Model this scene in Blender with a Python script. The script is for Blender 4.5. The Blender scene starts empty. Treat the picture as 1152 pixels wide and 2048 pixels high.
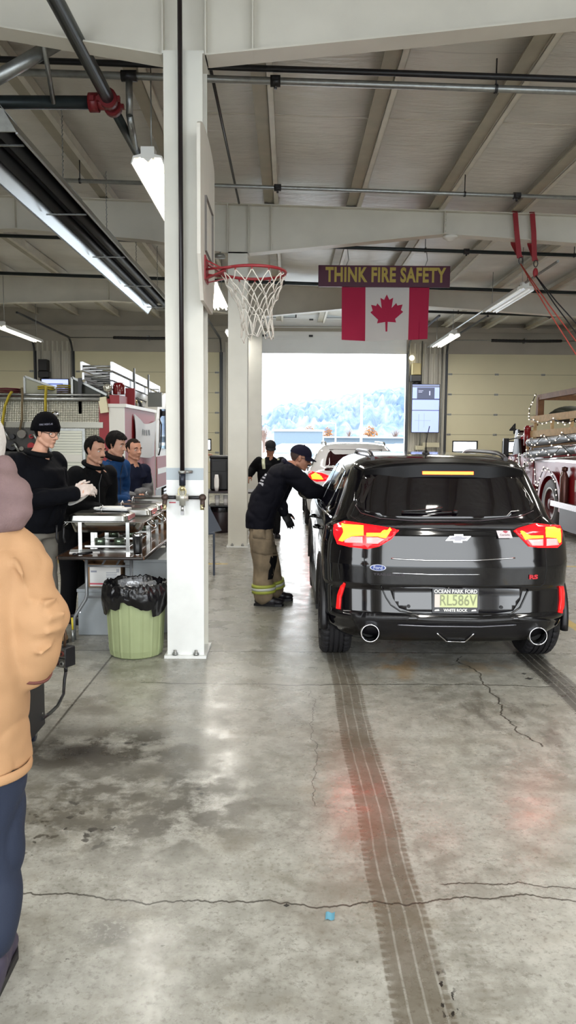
import bpy, bmesh, math, random
from mathutils import Vector, Matrix, Euler, noise
from mathutils.bvhtree import BVHTree
from mathutils.geometry import delaunay_2d_cdt
R = math.radians
random.seed(7)
sc = bpy.context.scene
COL = sc.collection

# ------------------------------------------------------------------ camera
F = 1540.0
CAM = Vector((0, 0, 1.68))
PITCH, ROLL = R(5.5), R(-0.43)
cd = bpy.data.cameras.new('camera'); cam = bpy.data.objects.new('camera', cd); COL.objects.link(cam)
cd.sensor_fit = 'VERTICAL'; cd.sensor_height = 36; cd.lens = F / 2048 * 36
cd.clip_start = .05; cd.clip_end = 5000
RM = Matrix.Rotation(R(90) - PITCH, 3, 'X') @ Matrix.Rotation(-ROLL, 3, 'Z')
cam.matrix_world = Matrix.Translation(CAM) @ RM.to_4x4()
sc.camera = cam

def at(px, py, Y):
    """photo pixel (1152x2048) at room depth Y -> point"""
    d = RM @ Vector(((px - 576) / F, -(py - 1024) / F, -1))
    return CAM + d * (Y / d.y)
def aX(px, py, X):
    d = RM @ Vector(((px - 576) / F, -(py - 1024) / F, -1))
    return CAM + d * (X / d.x)
def aZ(px, py, Z=0.0):
    d = RM @ Vector(((px - 576) / F, -(py - 1024) / F, -1))
    return CAM + d * ((Z - CAM.z) / d.z)

# ------------------------------------------------------------------ light and exposure
w = bpy.data.worlds.new('sky'); sc.world = w; w.use_nodes = True
bg = w.node_tree.nodes['Background']
SKY = 4.4
bg.inputs[0].default_value = (0.93, 0.97, 1.0, 1); bg.inputs[1].default_value = SKY
sc.view_settings.view_transform = 'Standard'; sc.view_settings.look = 'None'
sc.view_settings.gamma = 1; sc.view_settings.use_curve_mapping = False
sc.view_settings.exposure = 0.66
sc.cycles.use_denoising = True
sc.cycles.max_bounces = 7; sc.cycles.diffuse_bounces = 4; sc.cycles.glossy_bounces = 4
sc.cycles.sample_clamp_indirect = 6
sc.cycles.caustics_reflective = False; sc.cycles.caustics_refractive = False

def day_portal(name, x0, x1, z0, z1, y, into, power):
    """daylight of the overcast sky coming in through an open bay door"""
    ld = bpy.data.lights.new(name, 'AREA'); ld.shape = 'RECTANGLE'
    ld.size = x1 - x0; ld.size_y = z1 - z0; ld.energy = power; ld.color = (.95, .98, 1)
    o = bpy.data.objects.new(name, ld); COL.objects.link(o)
    o.location = ((x0 + x1) / 2, y, (z0 + z1) / 2)
    o.rotation_euler = (R(90) if into > 0 else R(-90), 0, 0)
    if power == 0: ld.cycles.is_portal = True; ld.energy = 1
    return o
FRONT_Y = -2.2
DOORS = [(-12.1, -7.72), (-6.48, -2.1), (-.84, 3.54), (4.80, 9.2)]
for n, (a, b) in enumerate(DOORS[1:]):
    day_portal('daylight_portal', a, b, 0, 4.2, FRONT_Y - .15, 1, 0)
day_portal('daylight_portal', DOORS[2][0], DOORS[2][1], 0, 4.2, 23.75, -1, 0)
LAMP_E = 6.0      # radiance of the fluorescent tubes
LAMP_W = 22.0     # light each fixture gives

# ------------------------------------------------------------------ materials
def lin(c):
    if isinstance(c, str):
        c = tuple(int(c[i:i+2], 16) / 255 for i in (0, 2, 4))
    return tuple((v / 12.92 if v <= .04045 else ((v + .055) / 1.055) ** 2.4) for v in c[:3]) + (1,)
MATS = {}
def mat(name, col, rough=.5, metal=0, var=0, scale=8, bump=0, bscale=None, coat=0, emit=0, ecol=None, alpha=1, trans=0, spec=None, sheen=0):
    if name in MATS: return MATS[name]
    m = bpy.data.materials.new(name); m.use_nodes = True; nt = m.node_tree; N = nt.nodes; L = nt.links
    p = N['Principled BSDF']; c = lin(col)
    p.inputs['Base Color'].default_value = c; p.inputs['Roughness'].default_value = rough; p.inputs['Metallic'].default_value = metal
    if coat: p.inputs['Coat IOR'].default_value = 1.6 if name == 'black car paint' or 'recess' in name else 1.5; p.inputs['Coat Weight'].default_value = coat; p.inputs['Coat Roughness'].default_value = .04
    if sheen: p.inputs['Sheen Weight'].default_value = sheen
    if spec is not None: p.inputs['Specular IOR Level'].default_value = spec
    if emit: p.inputs['Emission Color'].default_value = lin(ecol or col); p.inputs['Emission Strength'].default_value = emit
    if alpha < 1: p.inputs['Alpha'].default_value = alpha
    if trans: p.inputs['Transmission Weight'].default_value = trans
    tc = N.new('ShaderNodeTexCoord')
    if var:
        nz = N.new('ShaderNodeTexNoise'); nz.inputs['Scale'].default_value = scale; nz.inputs['Detail'].default_value = 5
        L.new(tc.outputs['Object'], nz.inputs['Vector'])
        rp = N.new('ShaderNodeValToRGB'); rp.color_ramp.elements[0].position = .3; rp.color_ramp.elements[1].position = .7
        rp.color_ramp.elements[0].color = tuple(x * (1 - var) for x in c[:3]) + (1,)
        rp.color_ramp.elements[1].color = tuple(min(1, x * (1 + var)) for x in c[:3]) + (1,)
        L.new(nz.outputs['Fac'], rp.inputs['Fac']); L.new(rp.outputs['Color'], p.inputs['Base Color'])
    if bump:
        nb = N.new('ShaderNodeTexNoise'); nb.inputs['Scale'].default_value = bscale or scale; nb.inputs['Detail'].default_value = 4
        L.new(tc.outputs['Object'], nb.inputs['Vector'])
        b = N.new('ShaderNodeBump'); b.inputs['Strength'].default_value = bump; b.inputs['Distance'].default_value = .01
        L.new(nb.outputs['Fac'], b.inputs['Height']); L.new(b.outputs['Normal'], p.inputs['Normal'])
    MATS[name] = m; return m

white_steel = mat('white painted steel', 'e4e2da', .45, var=.08, scale=3)
beam_paint = mat('warm white painted steel', 'd2cdc0', .5, var=.06, scale=2)
black_m = mat('black metal', '16161a', .4)
black_pl = mat('black plastic', '101014', .45)
chrome = mat('chrome', 'd8d8dc', .12, 1)
steel = mat('stainless steel', 'b8b8b4', .2, 1, var=.1, scale=6)
galv = mat('galvanised steel', '9a9c9a', .38, .85, var=.12, scale=20)
dark_pipe = mat('dark steel pipe', '2b3335', .35, .5, var=.15, scale=10)
rubber = mat('tyre rubber', '17161a', .7, bump=.3, scale=60)
red_paint = mat('red paint', '8e1620', .22, coat=.8)
wood_l = mat('pale timber', 'c9a878', .7, var=.18, scale=14)
wood_d = mat('brown timber', '7a5230', .65, var=.2, scale=12)
kraft = mat('kraft cardboard', '9c7a58', .8, var=.12, scale=10)
paper = mat('white paper', 'ecebe8', .7)
aluminium = mat('brushed aluminium', 'c2c4c8', .35, .8, var=.08, scale=20)

# ------------------------------------------------------------------ mesh builder
class MB:
    def __init__(s): s.bm = bmesh.new(); s.mats = []
    def mi(s, m):
        if m not in s.mats: s.mats.append(m)
        return s.mats.index(m)
    def face(s, vs, m=None, smooth=False):
        try:
            f = s.bm.faces.new(vs); f.material_index = s.mi(m); f.smooth = smooth; return f
        except ValueError: return None
    def box(s, a, b, m=None, bev=0, seg=2):
        a, b = Vector(a), Vector(b)
        lo = Vector(map(min, a, b)); hi = Vector(map(max, a, b))
        return s.obox((lo + hi) / 2, (hi - lo), Matrix.Identity(3), m, bev, seg)
    def obox(s, c, size, rot, m=None, bev=0, seg=2):
        c = Vector(c); vs = []
        for z in (-.5, .5):
            for y in (-.5, .5):
                for x in (-.5, .5):
                    vs.append(s.bm.verts.new(c + rot @ Vector((x * size[0], y * size[1], z * size[2]))))
        fs = [s.face([vs[i] for i in q], m) for q in ((0,2,3,1),(4,5,7,6),(0,1,5,4),(2,6,7,3),(0,4,6,2),(1,3,7,5))]
        if bev:
            es = list({e for f in fs for e in f.edges})
            r = bmesh.ops.bevel(s.bm, geom=es, offset=bev, segments=seg, profile=.5, affect='EDGES', clamp_overlap=True)
            k = s.mi(m)
            for f in r['faces']: f.material_index = k; f.smooth = True
        return s
    def tube(s, pts, r, m=None, n=12, cap=True, smooth=True, closed=False, sq=None):
        """tube along pts; r number or list"""
        pts = [Vector(p) for p in pts]; k = len(pts)
        rs = r if isinstance(r, (list, tuple)) else [r] * k
        rings = []; up = None
        for i, p in enumerate(pts):
            if closed: t = pts[(i + 1) % k] - pts[i - 1]
            else: t = pts[min(i + 1, k - 1)] - pts[max(i - 1, 0)]
            t.normalize()
            if up is None:
                up = Vector((0, 0, 1)) if abs(t.z) < .9 else Vector((1, 0, 0))
            a = t.cross(up).normalized(); b = a.cross(t).normalized(); up = b
            ring = []
            for j in range(n):
                th = 2 * math.pi * j / n + (math.pi / n if n == 4 else 0)
                rr = rs[i]; ra, rb = rr if isinstance(rr, (list, tuple)) else (rr, rr)
                ring.append(s.bm.verts.new(p + a * math.cos(th) * ra + b * math.sin(th) * rb))
            rings.append(ring)
        rng = range(k) if closed else range(k - 1)
        for i in rng:
            A, B = rings[i], rings[(i + 1) % k]
            for j in range(n):
                s.face([A[j], A[(j + 1) % n], B[(j + 1) % n], B[j]], m, smooth)
        if cap and not closed:
            s.face(list(reversed(rings[0])), m); s.face(rings[-1], m)
        return s
    def cyl(s, a, b, r, m=None, n=16, r2=None, cap=True):
        return s.tube([a, b], [r, r if r2 is None else r2], m, n, cap)
    def bar(s, a, b, wd, h, m=None, up=(0, 0, 1)):
        """rectangular bar from a to b, wd sideways, h along up"""
        a, b = Vector(a), Vector(b); t = (b - a); L = t.length; t.normalize()
        up = Vector(up)
        if abs(t.dot(up)) > .98: up = Vector((1, 0, 0))
        x = t.cross(up).normalized(); z = x.cross(t).normalized()
        rot = Matrix((x, t, z)).transposed()
        return s.obox((a + b) / 2, (wd, L, h), rot, m)
    def lathe(s, prof, c=(0, 0, 0), m=None, n=32, axis='Z', smooth=True, close=False):
        c = Vector(c); rings = []
        for (r, h) in prof:
            ring = []
            for j in range(n):
                th = 2 * math.pi * j / n; x, y = r * math.cos(th), r * math.sin(th)
                v = {'Z': (x, y, h), 'X': (h, x, y), 'Y': (x, h, y)}[axis]
                ring.append(s.bm.verts.new(c + Vector(v)))
            rings.append(ring)
        for i in range(len(rings) - 1):
            for j in range(n):
                s.face([rings[i][j], rings[i][(j + 1) % n], rings[i + 1][(j + 1) % n], rings[i + 1][j]], m, smooth)
        if close:
            s.face(list(reversed(rings[0])), m); s.face(rings[-1], m)
        return s
    def ball(s, c, r, m=None, n=16, rot=None, k=10):
        c = Vector(c); r = r if isinstance(r, (tuple, list)) else (r, r, r)
        rot = rot or Matrix.Identity(3); rings = []
        top = s.bm.verts.new(c + rot @ Vector((0, 0, r[2]))); bot = s.bm.verts.new(c + rot @ Vector((0, 0, -r[2])))
        for i in range(1, k):
            ph = math.pi * i / k
            rings.append([s.bm.verts.new(c + rot @ Vector((r[0] * math.sin(ph) * math.cos(2 * math.pi * j / n), r[1] * math.sin(ph) * math.sin(2 * math.pi * j / n), r[2] * math.cos(ph)))) for j in range(n)])
        for j in range(n):
            s.face([top, rings[0][j], rings[0][(j + 1) % n]], m, True)
            s.face([bot, rings[-1][(j + 1) % n], rings[-1][j]], m, True)
            for i in range(k - 2):
                s.face([rings[i][j], rings[i + 1][j], rings[i + 1][(j + 1) % n], rings[i][(j + 1) % n]], m, True)
        return s
    def prism(s, poly, o, u, v, d, m=None):
        """polygon (list of 2d) in plane o + x*u + y*v extruded by vector d (concave ok)"""
        o, u, v, d = Vector(o), Vector(u), Vector(v), Vector(d)
        pts = [o + u * x + v * y for x, y in poly]
        n = len(pts)
        A = [s.bm.verts.new(p) for p in pts]; B = [s.bm.verts.new(p + d) for p in pts]
        r = delaunay_2d_cdt([Vector(p) for p in poly], [(i, (i + 1) % n) for i in range(n)], [], 1, 1e-7)
        tris = r[2]; orig = r[3]
        idx = [o_[0] if o_ else None for o_ in orig]
        for t in tris:
            ii = [idx[k] for k in t]
            if None in ii: continue
            s.face([A[k] for k in ii], m); s.face([B[k] for k in reversed(ii)], m)
        for i in range(n):
            s.face([A[i], A[(i + 1) % n], B[(i + 1) % n], B[i]], m)
        return s
    def grid(s, f, nu, nv, m=None, smooth=True):
        g = [[s.bm.verts.new(Vector(f(i / nu, j / nv))) for j in range(nv + 1)] for i in range(nu + 1)]
        for i in range(nu):
            for j in range(nv):
                s.face([g[i][j], g[i + 1][j], g[i + 1][j + 1], g[i][j + 1]], m, smooth)
        return s
    def build(s, name, m=None, parent=None, fix=True):
        if fix: bmesh.ops.recalc_face_normals(s.bm, faces=s.bm.faces)
        off = Vector((0, 0, 0))
        if parent is not None:
            p = parent
            while p is not None: off += Vector(p.location); p = p.parent
        else:
            if len(s.bm.verts):
                xs = [v.co for v in s.bm.verts]
                off = Vector(((min(v.x for v in xs) + max(v.x for v in xs)) / 2, (min(v.y for v in xs) + max(v.y for v in xs)) / 2, min(v.z for v in xs)))
        for v in s.bm.verts: v.co -= off
        me = bpy.data.meshes.new(name); s.bm.to_mesh(me); s.bm.free()
        for k in (s.mats or [None]): me.materials.append(k or m or white_steel)
        o = bpy.data.objects.new(name, me); COL.objects.link(o)
        if parent is not None: o.parent = parent
        else: o.location = off
        return o

def tag(o, label=None, cat=None, group=None, kind=None):
    if label: o['label'] = label
    if cat: o['category'] = cat
    if group: o['group'] = group
    if kind: o['kind'] = kind
    return o
def struct(o, label=None, cat=None):
    return tag(o, label, cat, None, 'structure')
def empty(name, loc, label, cat, group=None, rz=0):
    o = bpy.data.objects.new(name, None); COL.objects.link(o); o.location = loc; o.rotation_euler[2] = rz
    o.empty_display_size = .1
    return tag(o, label, cat, group)
def copy_tree(o, parent=None):
    c = o.copy(); COL.objects.link(c); c.parent = parent
    for ch in list(o.children): copy_tree(ch, c)
    return c
def dup(o, loc, label=None, group=None, rz=None):
    c = copy_tree(o); c.location = loc
    if rz is not None: c.rotation_euler[2] = rz
    if label: c['label'] = label
    if group: c['group'] = group
    return c
def eval_mesh(o, name):
    dg = bpy.context.evaluated_depsgraph_get()
    me = bpy.data.meshes.new_from_object(o.evaluated_get(dg)); me.name = name
    return me
def text_mb(mb, txt, size, o, u, v, m, depth=.004, bold=0, align='CENTER', sx=1.0, fmap=None, fit=None):
    """lettering as geometry: origin o, right u, up v"""
    cu = bpy.data.curves.new('t', 'FONT'); cu.body = txt; cu.size = size; cu.align_x = align; cu.align_y = 'CENTER'
    cu.extrude = depth / 2; cu.offset = bold; cu.resolution_u = 3; cu.space_character = 1.08 if bold > .005 else 1
    ob = bpy.data.objects.new('t', cu); COL.objects.link(ob)
    me = eval_mesh(ob, 't')
    o, u, v = Vector(o), Vector(u).normalized(), Vector(v).normalized(); n = u.cross(v)
    if fit: xs_ = [q.co.x for q in me.vertices]; sx = fit / (max(xs_) - min(xs_))
    vs = []
    for q in me.vertices:
        if fmap: vs.append(mb.bm.verts.new(fmap(q.co.x * sx, q.co.y, q.co.z)))
        else: vs.append(mb.bm.verts.new(o + u * q.co.x * sx + v * q.co.y + n * q.co.z))
    for p in me.polygons: mb.face([vs[i] for i in p.vertices], m)
    bpy.data.objects.remove(ob); bpy.data.curves.remove(cu); bpy.data.meshes.remove(me)
UX, UY, UZ = Vector((1, 0, 0)), Vector((0, 1, 0)), Vector((0, 0, 1))
# ================================================================== FLOOR
class NT:
    """tiny math-node helper"""
    def __init__(s, name):
        s.m = bpy.data.materials.new(name); s.m.use_nodes = True; s.N = s.m.node_tree.nodes; s.L = s.m.node_tree.links
        s.p = s.N['Principled BSDF']
        s.geo = s.N.new('ShaderNodeNewGeometry'); sp = s.N.new('ShaderNodeSeparateXYZ'); s.L.new(s.geo.outputs['Position'], sp.inputs[0])
        s.x, s.y, s.z = sp.outputs
    def put(s, sock, v):
        if isinstance(v, (int, float)): sock.default_value = v
        elif isinstance(v, tuple): sock.default_value = v
        else: s.L.new(v, sock)
    def op(s, o, a, b=0, c=None):
        n = s.N.new('ShaderNodeMath'); n.operation = o; s.put(n.inputs[0], a); s.put(n.inputs[1], b)
        if c is not None: s.put(n.inputs[2], c)
        return n.outputs[0]
    def add(s, a, b): return s.op('ADD', a, b)
    def sub(s, a, b): return s.op('SUBTRACT', a, b)
    def mul(s, a, b): return s.op('MULTIPLY', a, b)
    def vec(s, x, y, z=0.0):
        n = s.N.new('ShaderNodeCombineXYZ'); s.put(n.inputs[0], x); s.put(n.inputs[1], y); s.put(n.inputs[2], z); return n.outputs[0]
    def noise(s, scale, detail=5, vec=None, rough=.55, dist=0):
        n = s.N.new('ShaderNodeTexNoise'); n.inputs['Scale'].default_value = scale; n.inputs['Detail'].default_value = detail
        n.inputs['Roughness'].default_value = rough; n.inputs['Distortion'].default_value = dist
        s.L.new(vec if vec is not None else s.geo.outputs['Position'], n.inputs['Vector']); return n.outputs['Fac']
    def step(s, v, a, b, lo=0.0, hi=1.0):
        n = s.N.new('ShaderNodeMapRange'); n.interpolation_type = 'SMOOTHSTEP'; s.put(n.inputs[0], v)
        n.inputs[1].default_value = a; n.inputs[2].default_value = b; n.inputs[3].default_value = lo; n.inputs[4].default_value = hi
        return n.outputs[0]
    def mix(s, f, a, b):
        n = s.N.new('ShaderNodeMix'); n.data_type = 'RGBA'; s.put(n.inputs[0], f); s.put(n.inputs[6], a); s.put(n.inputs[7], b); return n.outputs[2]
    def line(s, coord, c, wd, soft=None):
        """1 where |coord-c|<wd"""
        d = s.op('ABSOLUTE', s.sub(coord, c)); return s.step(d, wd * (.6 if soft is None else 1 - soft), wd, 1, 0)
    def spot(s, cx, cy, rx, ry, wob=.0):
        dx = s.mul(s.sub(s.x, cx), 1 / rx); dy = s.mul(s.sub(s.y, cy), 1 / ry)
        d = s.op('SQRT', s.add(s.mul(dx, dx), s.mul(dy, dy)))
        if wob: d = s.add(d, s.mul(s.sub(s.noise(9, 4), .5), wob))
        return s.step(d, .3, 1.0, 1, 0)

t = NT('stained concrete')
n1 = t.noise(1.3, 6); n2 = t.noise(9, 8, rough=.7); n3 = t.noise(45, 4, rough=.7)
base = t.mix(t.step(n1, .3, .7), lin('86847b'), lin('a1a098'))
base = t.mix(t.mul(t.step(n2, .38, .66), .65), base, lin('bbbab2'))
base = t.mix(t.mul(t.step(n3, .5, .68), .5), base, lin('625f54'))
# broad warm and dark dirt
base = t.mix(t.mul(t.step(t.noise(2.2, 5, rough=.65), .52, .72), .35), base, lin('8d8470'))
def dirt(f, col, k):
    global base
    base = t.mix(t.mul(f, k), base, lin(col))
# dark oily area by the black cabinet
blot = t.mul(t.spot(-1.0, 4.0, .85, .5), t.step(t.noise(4.5, 7, rough=.7), .38, .56)); dirt(blot, '373228', .95)
blot = t.mul(t.spot(-1.12, 3.98, .24, .13, .8), 1.0); dirt(blot, '231e17', .85)
blot = t.mul(t.spot(-.7, 3.4, .95, .7), t.step(t.noise(6, 7, rough=.7), .40, .56)); dirt(blot, '454034', .85)
blot = t.mul(t.spot(-1.0, 3.2, .5, .4), t.step(t.noise(16, 2), .60, .64)); dirt(blot, '2a2620', .9)
dirt(t.mul(t.spot(-.59, 2.48, .13, .11, .9), t.step(t.noise(60, 3), .3, .5)), '77756f', .9)
for (cx, cy, r_) in ((-.42, 3.55, .02), (-.40, 3.5, .015), (-.87, 4.1, .035), (-.78, 4.08, .03)): dirt(t.spot(cx, cy, r_, r_ * .8, .8), '2c2925', .9)
# rusty stain behind the car
dirt(t.mul(t.spot(.82, 5.6, .22, .42, .9), t.step(t.noise(5, 5), .4, .6)), 'a98a5c', .7)
dirt(t.mul(t.spot(1.35, 5.6, .5, .25, .6), t.step(t.noise(6, 5), .4, .6)), '9a8566', .6)
dirt(t.step(t.noise(7, 8, rough=.75), .58, .72), '5d5a50', .55)
dirt(t.step(t.noise(28, 3, rough=.6), .70, .74), '3a372f', .7)
dirt(t.step(t.noise(1.6, 5, vec=t.vec(t.add(t.x, 7.0), t.y), rough=.65), .50, .68), '6f6a5c', .5)
dirt(t.mul(t.spot(1.5, 4.5, 1.2, 1.1, .3), t.step(t.noise(3.5, 6, vec=t.vec(t.mul(t.x, 2.2), t.mul(t.y, .7)), rough=.7), .45, .7)), '5a564e', .7)
# tyre tracks with tread
for (xc, hw, k) in ((.405, .10, .72), (1.89, .11, .85)):
    wob = t.mul(t.sub(t.noise(1.1, 3, vec=t.vec(0.0, t.y, 3.0)), .5), .05)
    xx = t.sub(t.add(t.x, wob), xc)
    band = t.step(t.op('ABSOLUTE', xx), hw * .88, hw, 1, 0)
    grooves = t.step(t.op('SINE', t.mul(xx, 2 * math.pi / .055)), .82, 1.0)
    tread = t.step(t.op('SINE', t.mul(t.add(t.y, t.mul(t.noise(30, 2), .03)), 2 * math.pi / .038)), -.3, .8)
    edge = t.step(t.op('ABSOLUTE', xx), hw * .55, hw, 0, 1)
    pat = t.sub(1.0, t.mul(t.add(t.mul(grooves, .6), t.mul(t.mul(tread, edge), .7)), 1.0))
    fade = t.add(.72, t.mul(t.noise(3.2, 6), .5))
    f = t.op('MAXIMUM', t.mul(t.mul(band, pat), t.mul(fade, k)), 0.0)
    base = t.mix(f, base, lin('564c3c' if xc < 1 else '2e2a25'))
faint = t.mul(t.mul(t.line(t.x, .62, .05), t.step(t.op('SINE', t.mul(t.y, 180.0)), -.2, .6)), .12); dirt(faint, '6a6152', 1.0)
blk = t.mul(t.spot(.49, 2.17, .05, .2), t.step(t.noise(22, 4, vec=t.vec(t.mul(t.x, 2.0), t.y)), .58, .62)); dirt(blk, '1c1a18', .95)
# joints, cracks
joint = t.op('MAXIMUM', t.line(t.x, -1.345, .009), t.line(t.y, 5.94, .012))
joint = t.op('MAXIMUM', joint, t.line(t.y, 12.1, .012)); dirt(joint, '4e4a42', .85)
def crack(coord, other, c, amp, sc_, wd, a, b, seed):
    wv = t.mul(t.sub(t.noise(sc_, 6, vec=t.vec(other, seed, 0.0), rough=.6), .5), amp)
    l = t.line(t.add(coord, wv), c, wd); l = t.mul(l, t.step(other, a - .02, a)); l = t.mul(l, t.step(other, b, b + .02, 1, 0)); return l
cr = crack(t.y, t.x, 2.65, .42, 1.3, .006, -1.2, 2.0, 1.0)
cr = t.op('MAXIMUM', cr, crack(t.y, t.x, 5.14, .28, 1.2, .008, -1.0, 2.0, 4.0))
cr = t.op('MAXIMUM', cr, crack(t.x, t.y, 1.37, .45, 1.6, .007, 4.1, 5.85, 7.0))
cr = t.op('MAXIMUM', cr, crack(t.y, t.x, 2.76, .3, 2.0, .005, .6, 1.3, 17.0))
cr = t.op('MAXIMUM', cr, crack(t.x, t.y, .16, .6, 1.0, .0022, 3.4, 5.0, 11.0))
dirt(cr, '37332b', .85)
# yellow bay lines
yl = t.mul(t.line(t.x, 2.60, .05, .1), t.step(t.y, 3.0, 3.1)); yl = t.op('MAXIMUM', yl, t.mul(t.line(t.y, 10.16, .05, .1), t.op('GREATER_THAN', t.op('ABSOLUTE', t.sub(t.x, .9)), 1.7)))
yl = t.op('MAXIMUM', yl, t.mul(t.line(t.x, -3.1, .05, .1), t.step(t.y, 3.0, 3.1)))
dirt(t.mul(yl, t.step(t.noise(7, 6), .25, .5)), 'c9a93a', .85)
t.L.new(base, t.p.inputs['Base Color'])
# wear decides the gloss: damp and polished patches
rg = t.add(.21, t.mul(t.step(t.noise(3.0, 6, rough=.7), .3, .7), .16))
t.L.new(rg, t.p.inputs['Roughness'])
bp = t.N.new('ShaderNodeBump'); bp.inputs['Strength'].default_value = .25; bp.inputs['Distance'].default_value = .004
t.L.new(t.add(t.mul(n2, .6), t.mul(t.noise(2.4, 3), 1.5)), bp.inputs['Height']); t.L.new(bp.outputs[0], t.p.inputs['Normal'])
t.p.inputs['Specular IOR Level'].default_value = .5
floor_m = t.m

XL, XR, YB = -14.0, 11.0, 23.6
mb = MB(); mb.box((XL - .3, FRONT_Y - .3, -.2), (XR + .3, YB + .25, 0)); struct(mb.build('floor', floor_m))

# ================================================================== ROOF
def zr(x): return 5.12 - .026 * x
t = NT('white roof insulation facing')
v = t.vec(t.mul(t.x, .8), t.mul(t.y, 3.2))
sag = t.noise(2.2, 4, vec=v, rough=.6)
seam = t.op('PINGPONG', t.add(t.y, t.mul(sag, .06)), .76)
sl = t.step(seam, 0.0, .014, 1, 0)
c = t.mix(t.step(t.noise(.7, 3), .35, .65), lin('d2cec5'), lin('e4e1d9'))
c = t.mix(t.mul(sl, .35), c, lin('96918a'))
t.L.new(c, t.p.inputs['Base Color']); t.p.inputs['Roughness'].default_value = .38
bp = t.N.new('ShaderNodeBump'); bp.inputs['Strength'].default_value = .5; bp.inputs['Distance'].default_value = .06
t.L.new(t.add(sag, t.mul(t.noise(9, 3, vec=v), .25)), bp.inputs['Height']); t.L.new(bp.outputs[0], t.p.inputs['Normal'])
roof_m = t.m
PUR = [-.24 + 1.225 * k for k in range(-11, 9)]
mb = MB()
# insulation sags between purlins
def rf(u, v_):
    x = XL - .3 + (XR - XL + .6) * u; y = FRONT_Y - .3 + (YB - FRONT_Y + .6) * v_
    ph = ((x + .24) / 1.225) % 1.0
    return (x, y, zr(x) + .215 - .05 * math.sin(math.pi * ph) * (.7 + .6 * noise.noise(Vector((x * .6, y * .9, 0)))))
mb.grid(rf, 165, 90, roof_m)
z2 = 5.95
mb.box((XL - .3, FRONT_Y - .3, z2), (XR + .3, YB + .3, z2 + .1), roof_m)
for (a, b) in (((XL - .3, FRONT_Y - .3), (XR + .3, FRONT_Y - .2)), ((XL - .3, YB + .2), (XR + .3, YB + .3))):
    mb.box((a[0], a[1], 5.0), (b[0], b[1], z2), roof_m)
struct(mb.build('ceiling', roof_m, fix=False))
strip_m = mat('thermal spacer strip', 'a9a290', .6, var=.1, scale=4)
purlin_m = mat('galvanised purlin paint', 'd6d1c4', .5, var=.08, scale=5)
for k, x in enumerate(PUR):
    mb = MB()                              # Z section: web, top and bottom flange
    z = zr(x)
    mb.box((x - .003, FRONT_Y, z + .0), (x + .003, YB, z + .2)); mb.box((x - .003, FRONT_Y, z), (x + .065, YB, z + .004)); mb.box((x - .065, FRONT_Y, z + .196), (x + .003, YB, z + .2))
    mb.box((x - .15, FRONT_Y, z + .03), (x - .004, YB, z + .036), strip_m)
    mb.box((x + .062, FRONT_Y, z), (x + .066, YB, z + .022))
    for yy in range(1, 23): mb.lathe([(.012, 0), (.012, .006)], (x - .009, yy + .4, z + .1), axis='X', n=8, close=True)
    struct(mb.build('trim_%d' % (k + 1), purlin_m))
# white bracing straps across the purlins
for k, yy in enumerate((2.6, 8.9, 14.9, 20.8)):
    mb = MB(); mb.bar((XL, yy, zr(XL) + .11), (XR, yy, zr(XR) + .11), .03, .004, up=(0, 0, 1)); struct(mb.build('trim_%d' % (40 + k), beam_paint))

# ================================================================== FRAMES
def zb(x):
    P = [(-14, 4.45), (-4.1, 4.75), (-2.1, 4.60), (-.95, 4.42), (-.6, 4.42), (.9, 4.57), (2.3, 4.72), (6.6, 4.46), (11, 4.35)]
    for (a, za), (b, zb_) in zip(P, P[1:]):
        if a <= x <= b: return za + (zb_ - za) * (x - a) / (b - a)
    return 4.45
for k, y in enumerate((0.0, 5.93, 11.9, 17.9)):
    mb = MB()
    xs = [XL, -4.1, -2.1, -.95, -.6, .9, 2.3, 6.6, XR]
    for a, b in zip(xs, xs[1:]):
        poly = [(a, zb(a)), (b, zb(b)), (b, zr(b)), (a, zr(a))]
        mb.prism(poly, (0, y - .005, 0), UX, UZ, (0, .01, 0))
        for f, th in ((zb, .012), (zr, -.012)):
            A, B = Vector((a, y, f(a) + th / 2)), Vector((b, y, f(b) + th / 2)); mb.bar(A, B, .2, .012)
    for x in (-.62, -.28, 2.3, -4.1, -7.2, 6.6, -.93):
        mb.box((x - .005, y - .09, zb(x)), (x + .005, y + .09, zr(x)))
    for i in range(4):
        z = zb(2.3) + .05 + i * .08
        mb.lathe([(.014, 0), (.014, .02)], (2.305, y - .06, z), axis='X', n=6, close=True)
    tag(mb.build('roof_beam', beam_paint), ['haunched white steel beam overhead nearest the camera',
        'haunched white steel beam carried by the nearest column', 'haunched white steel beam with two red straps over it',
        'haunched white steel beam farthest back before the bay doors'][k], 'beam')
tape = mat('grey blue tape', 'aab4ba', .3)
colp = mat('column paint', 'dad8ce', .4, var=.06, scale=2.5, bump=.05)
colw = mat('column paint white lower coat', 'e8eae8', .38, var=.06, scale=5)
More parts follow.
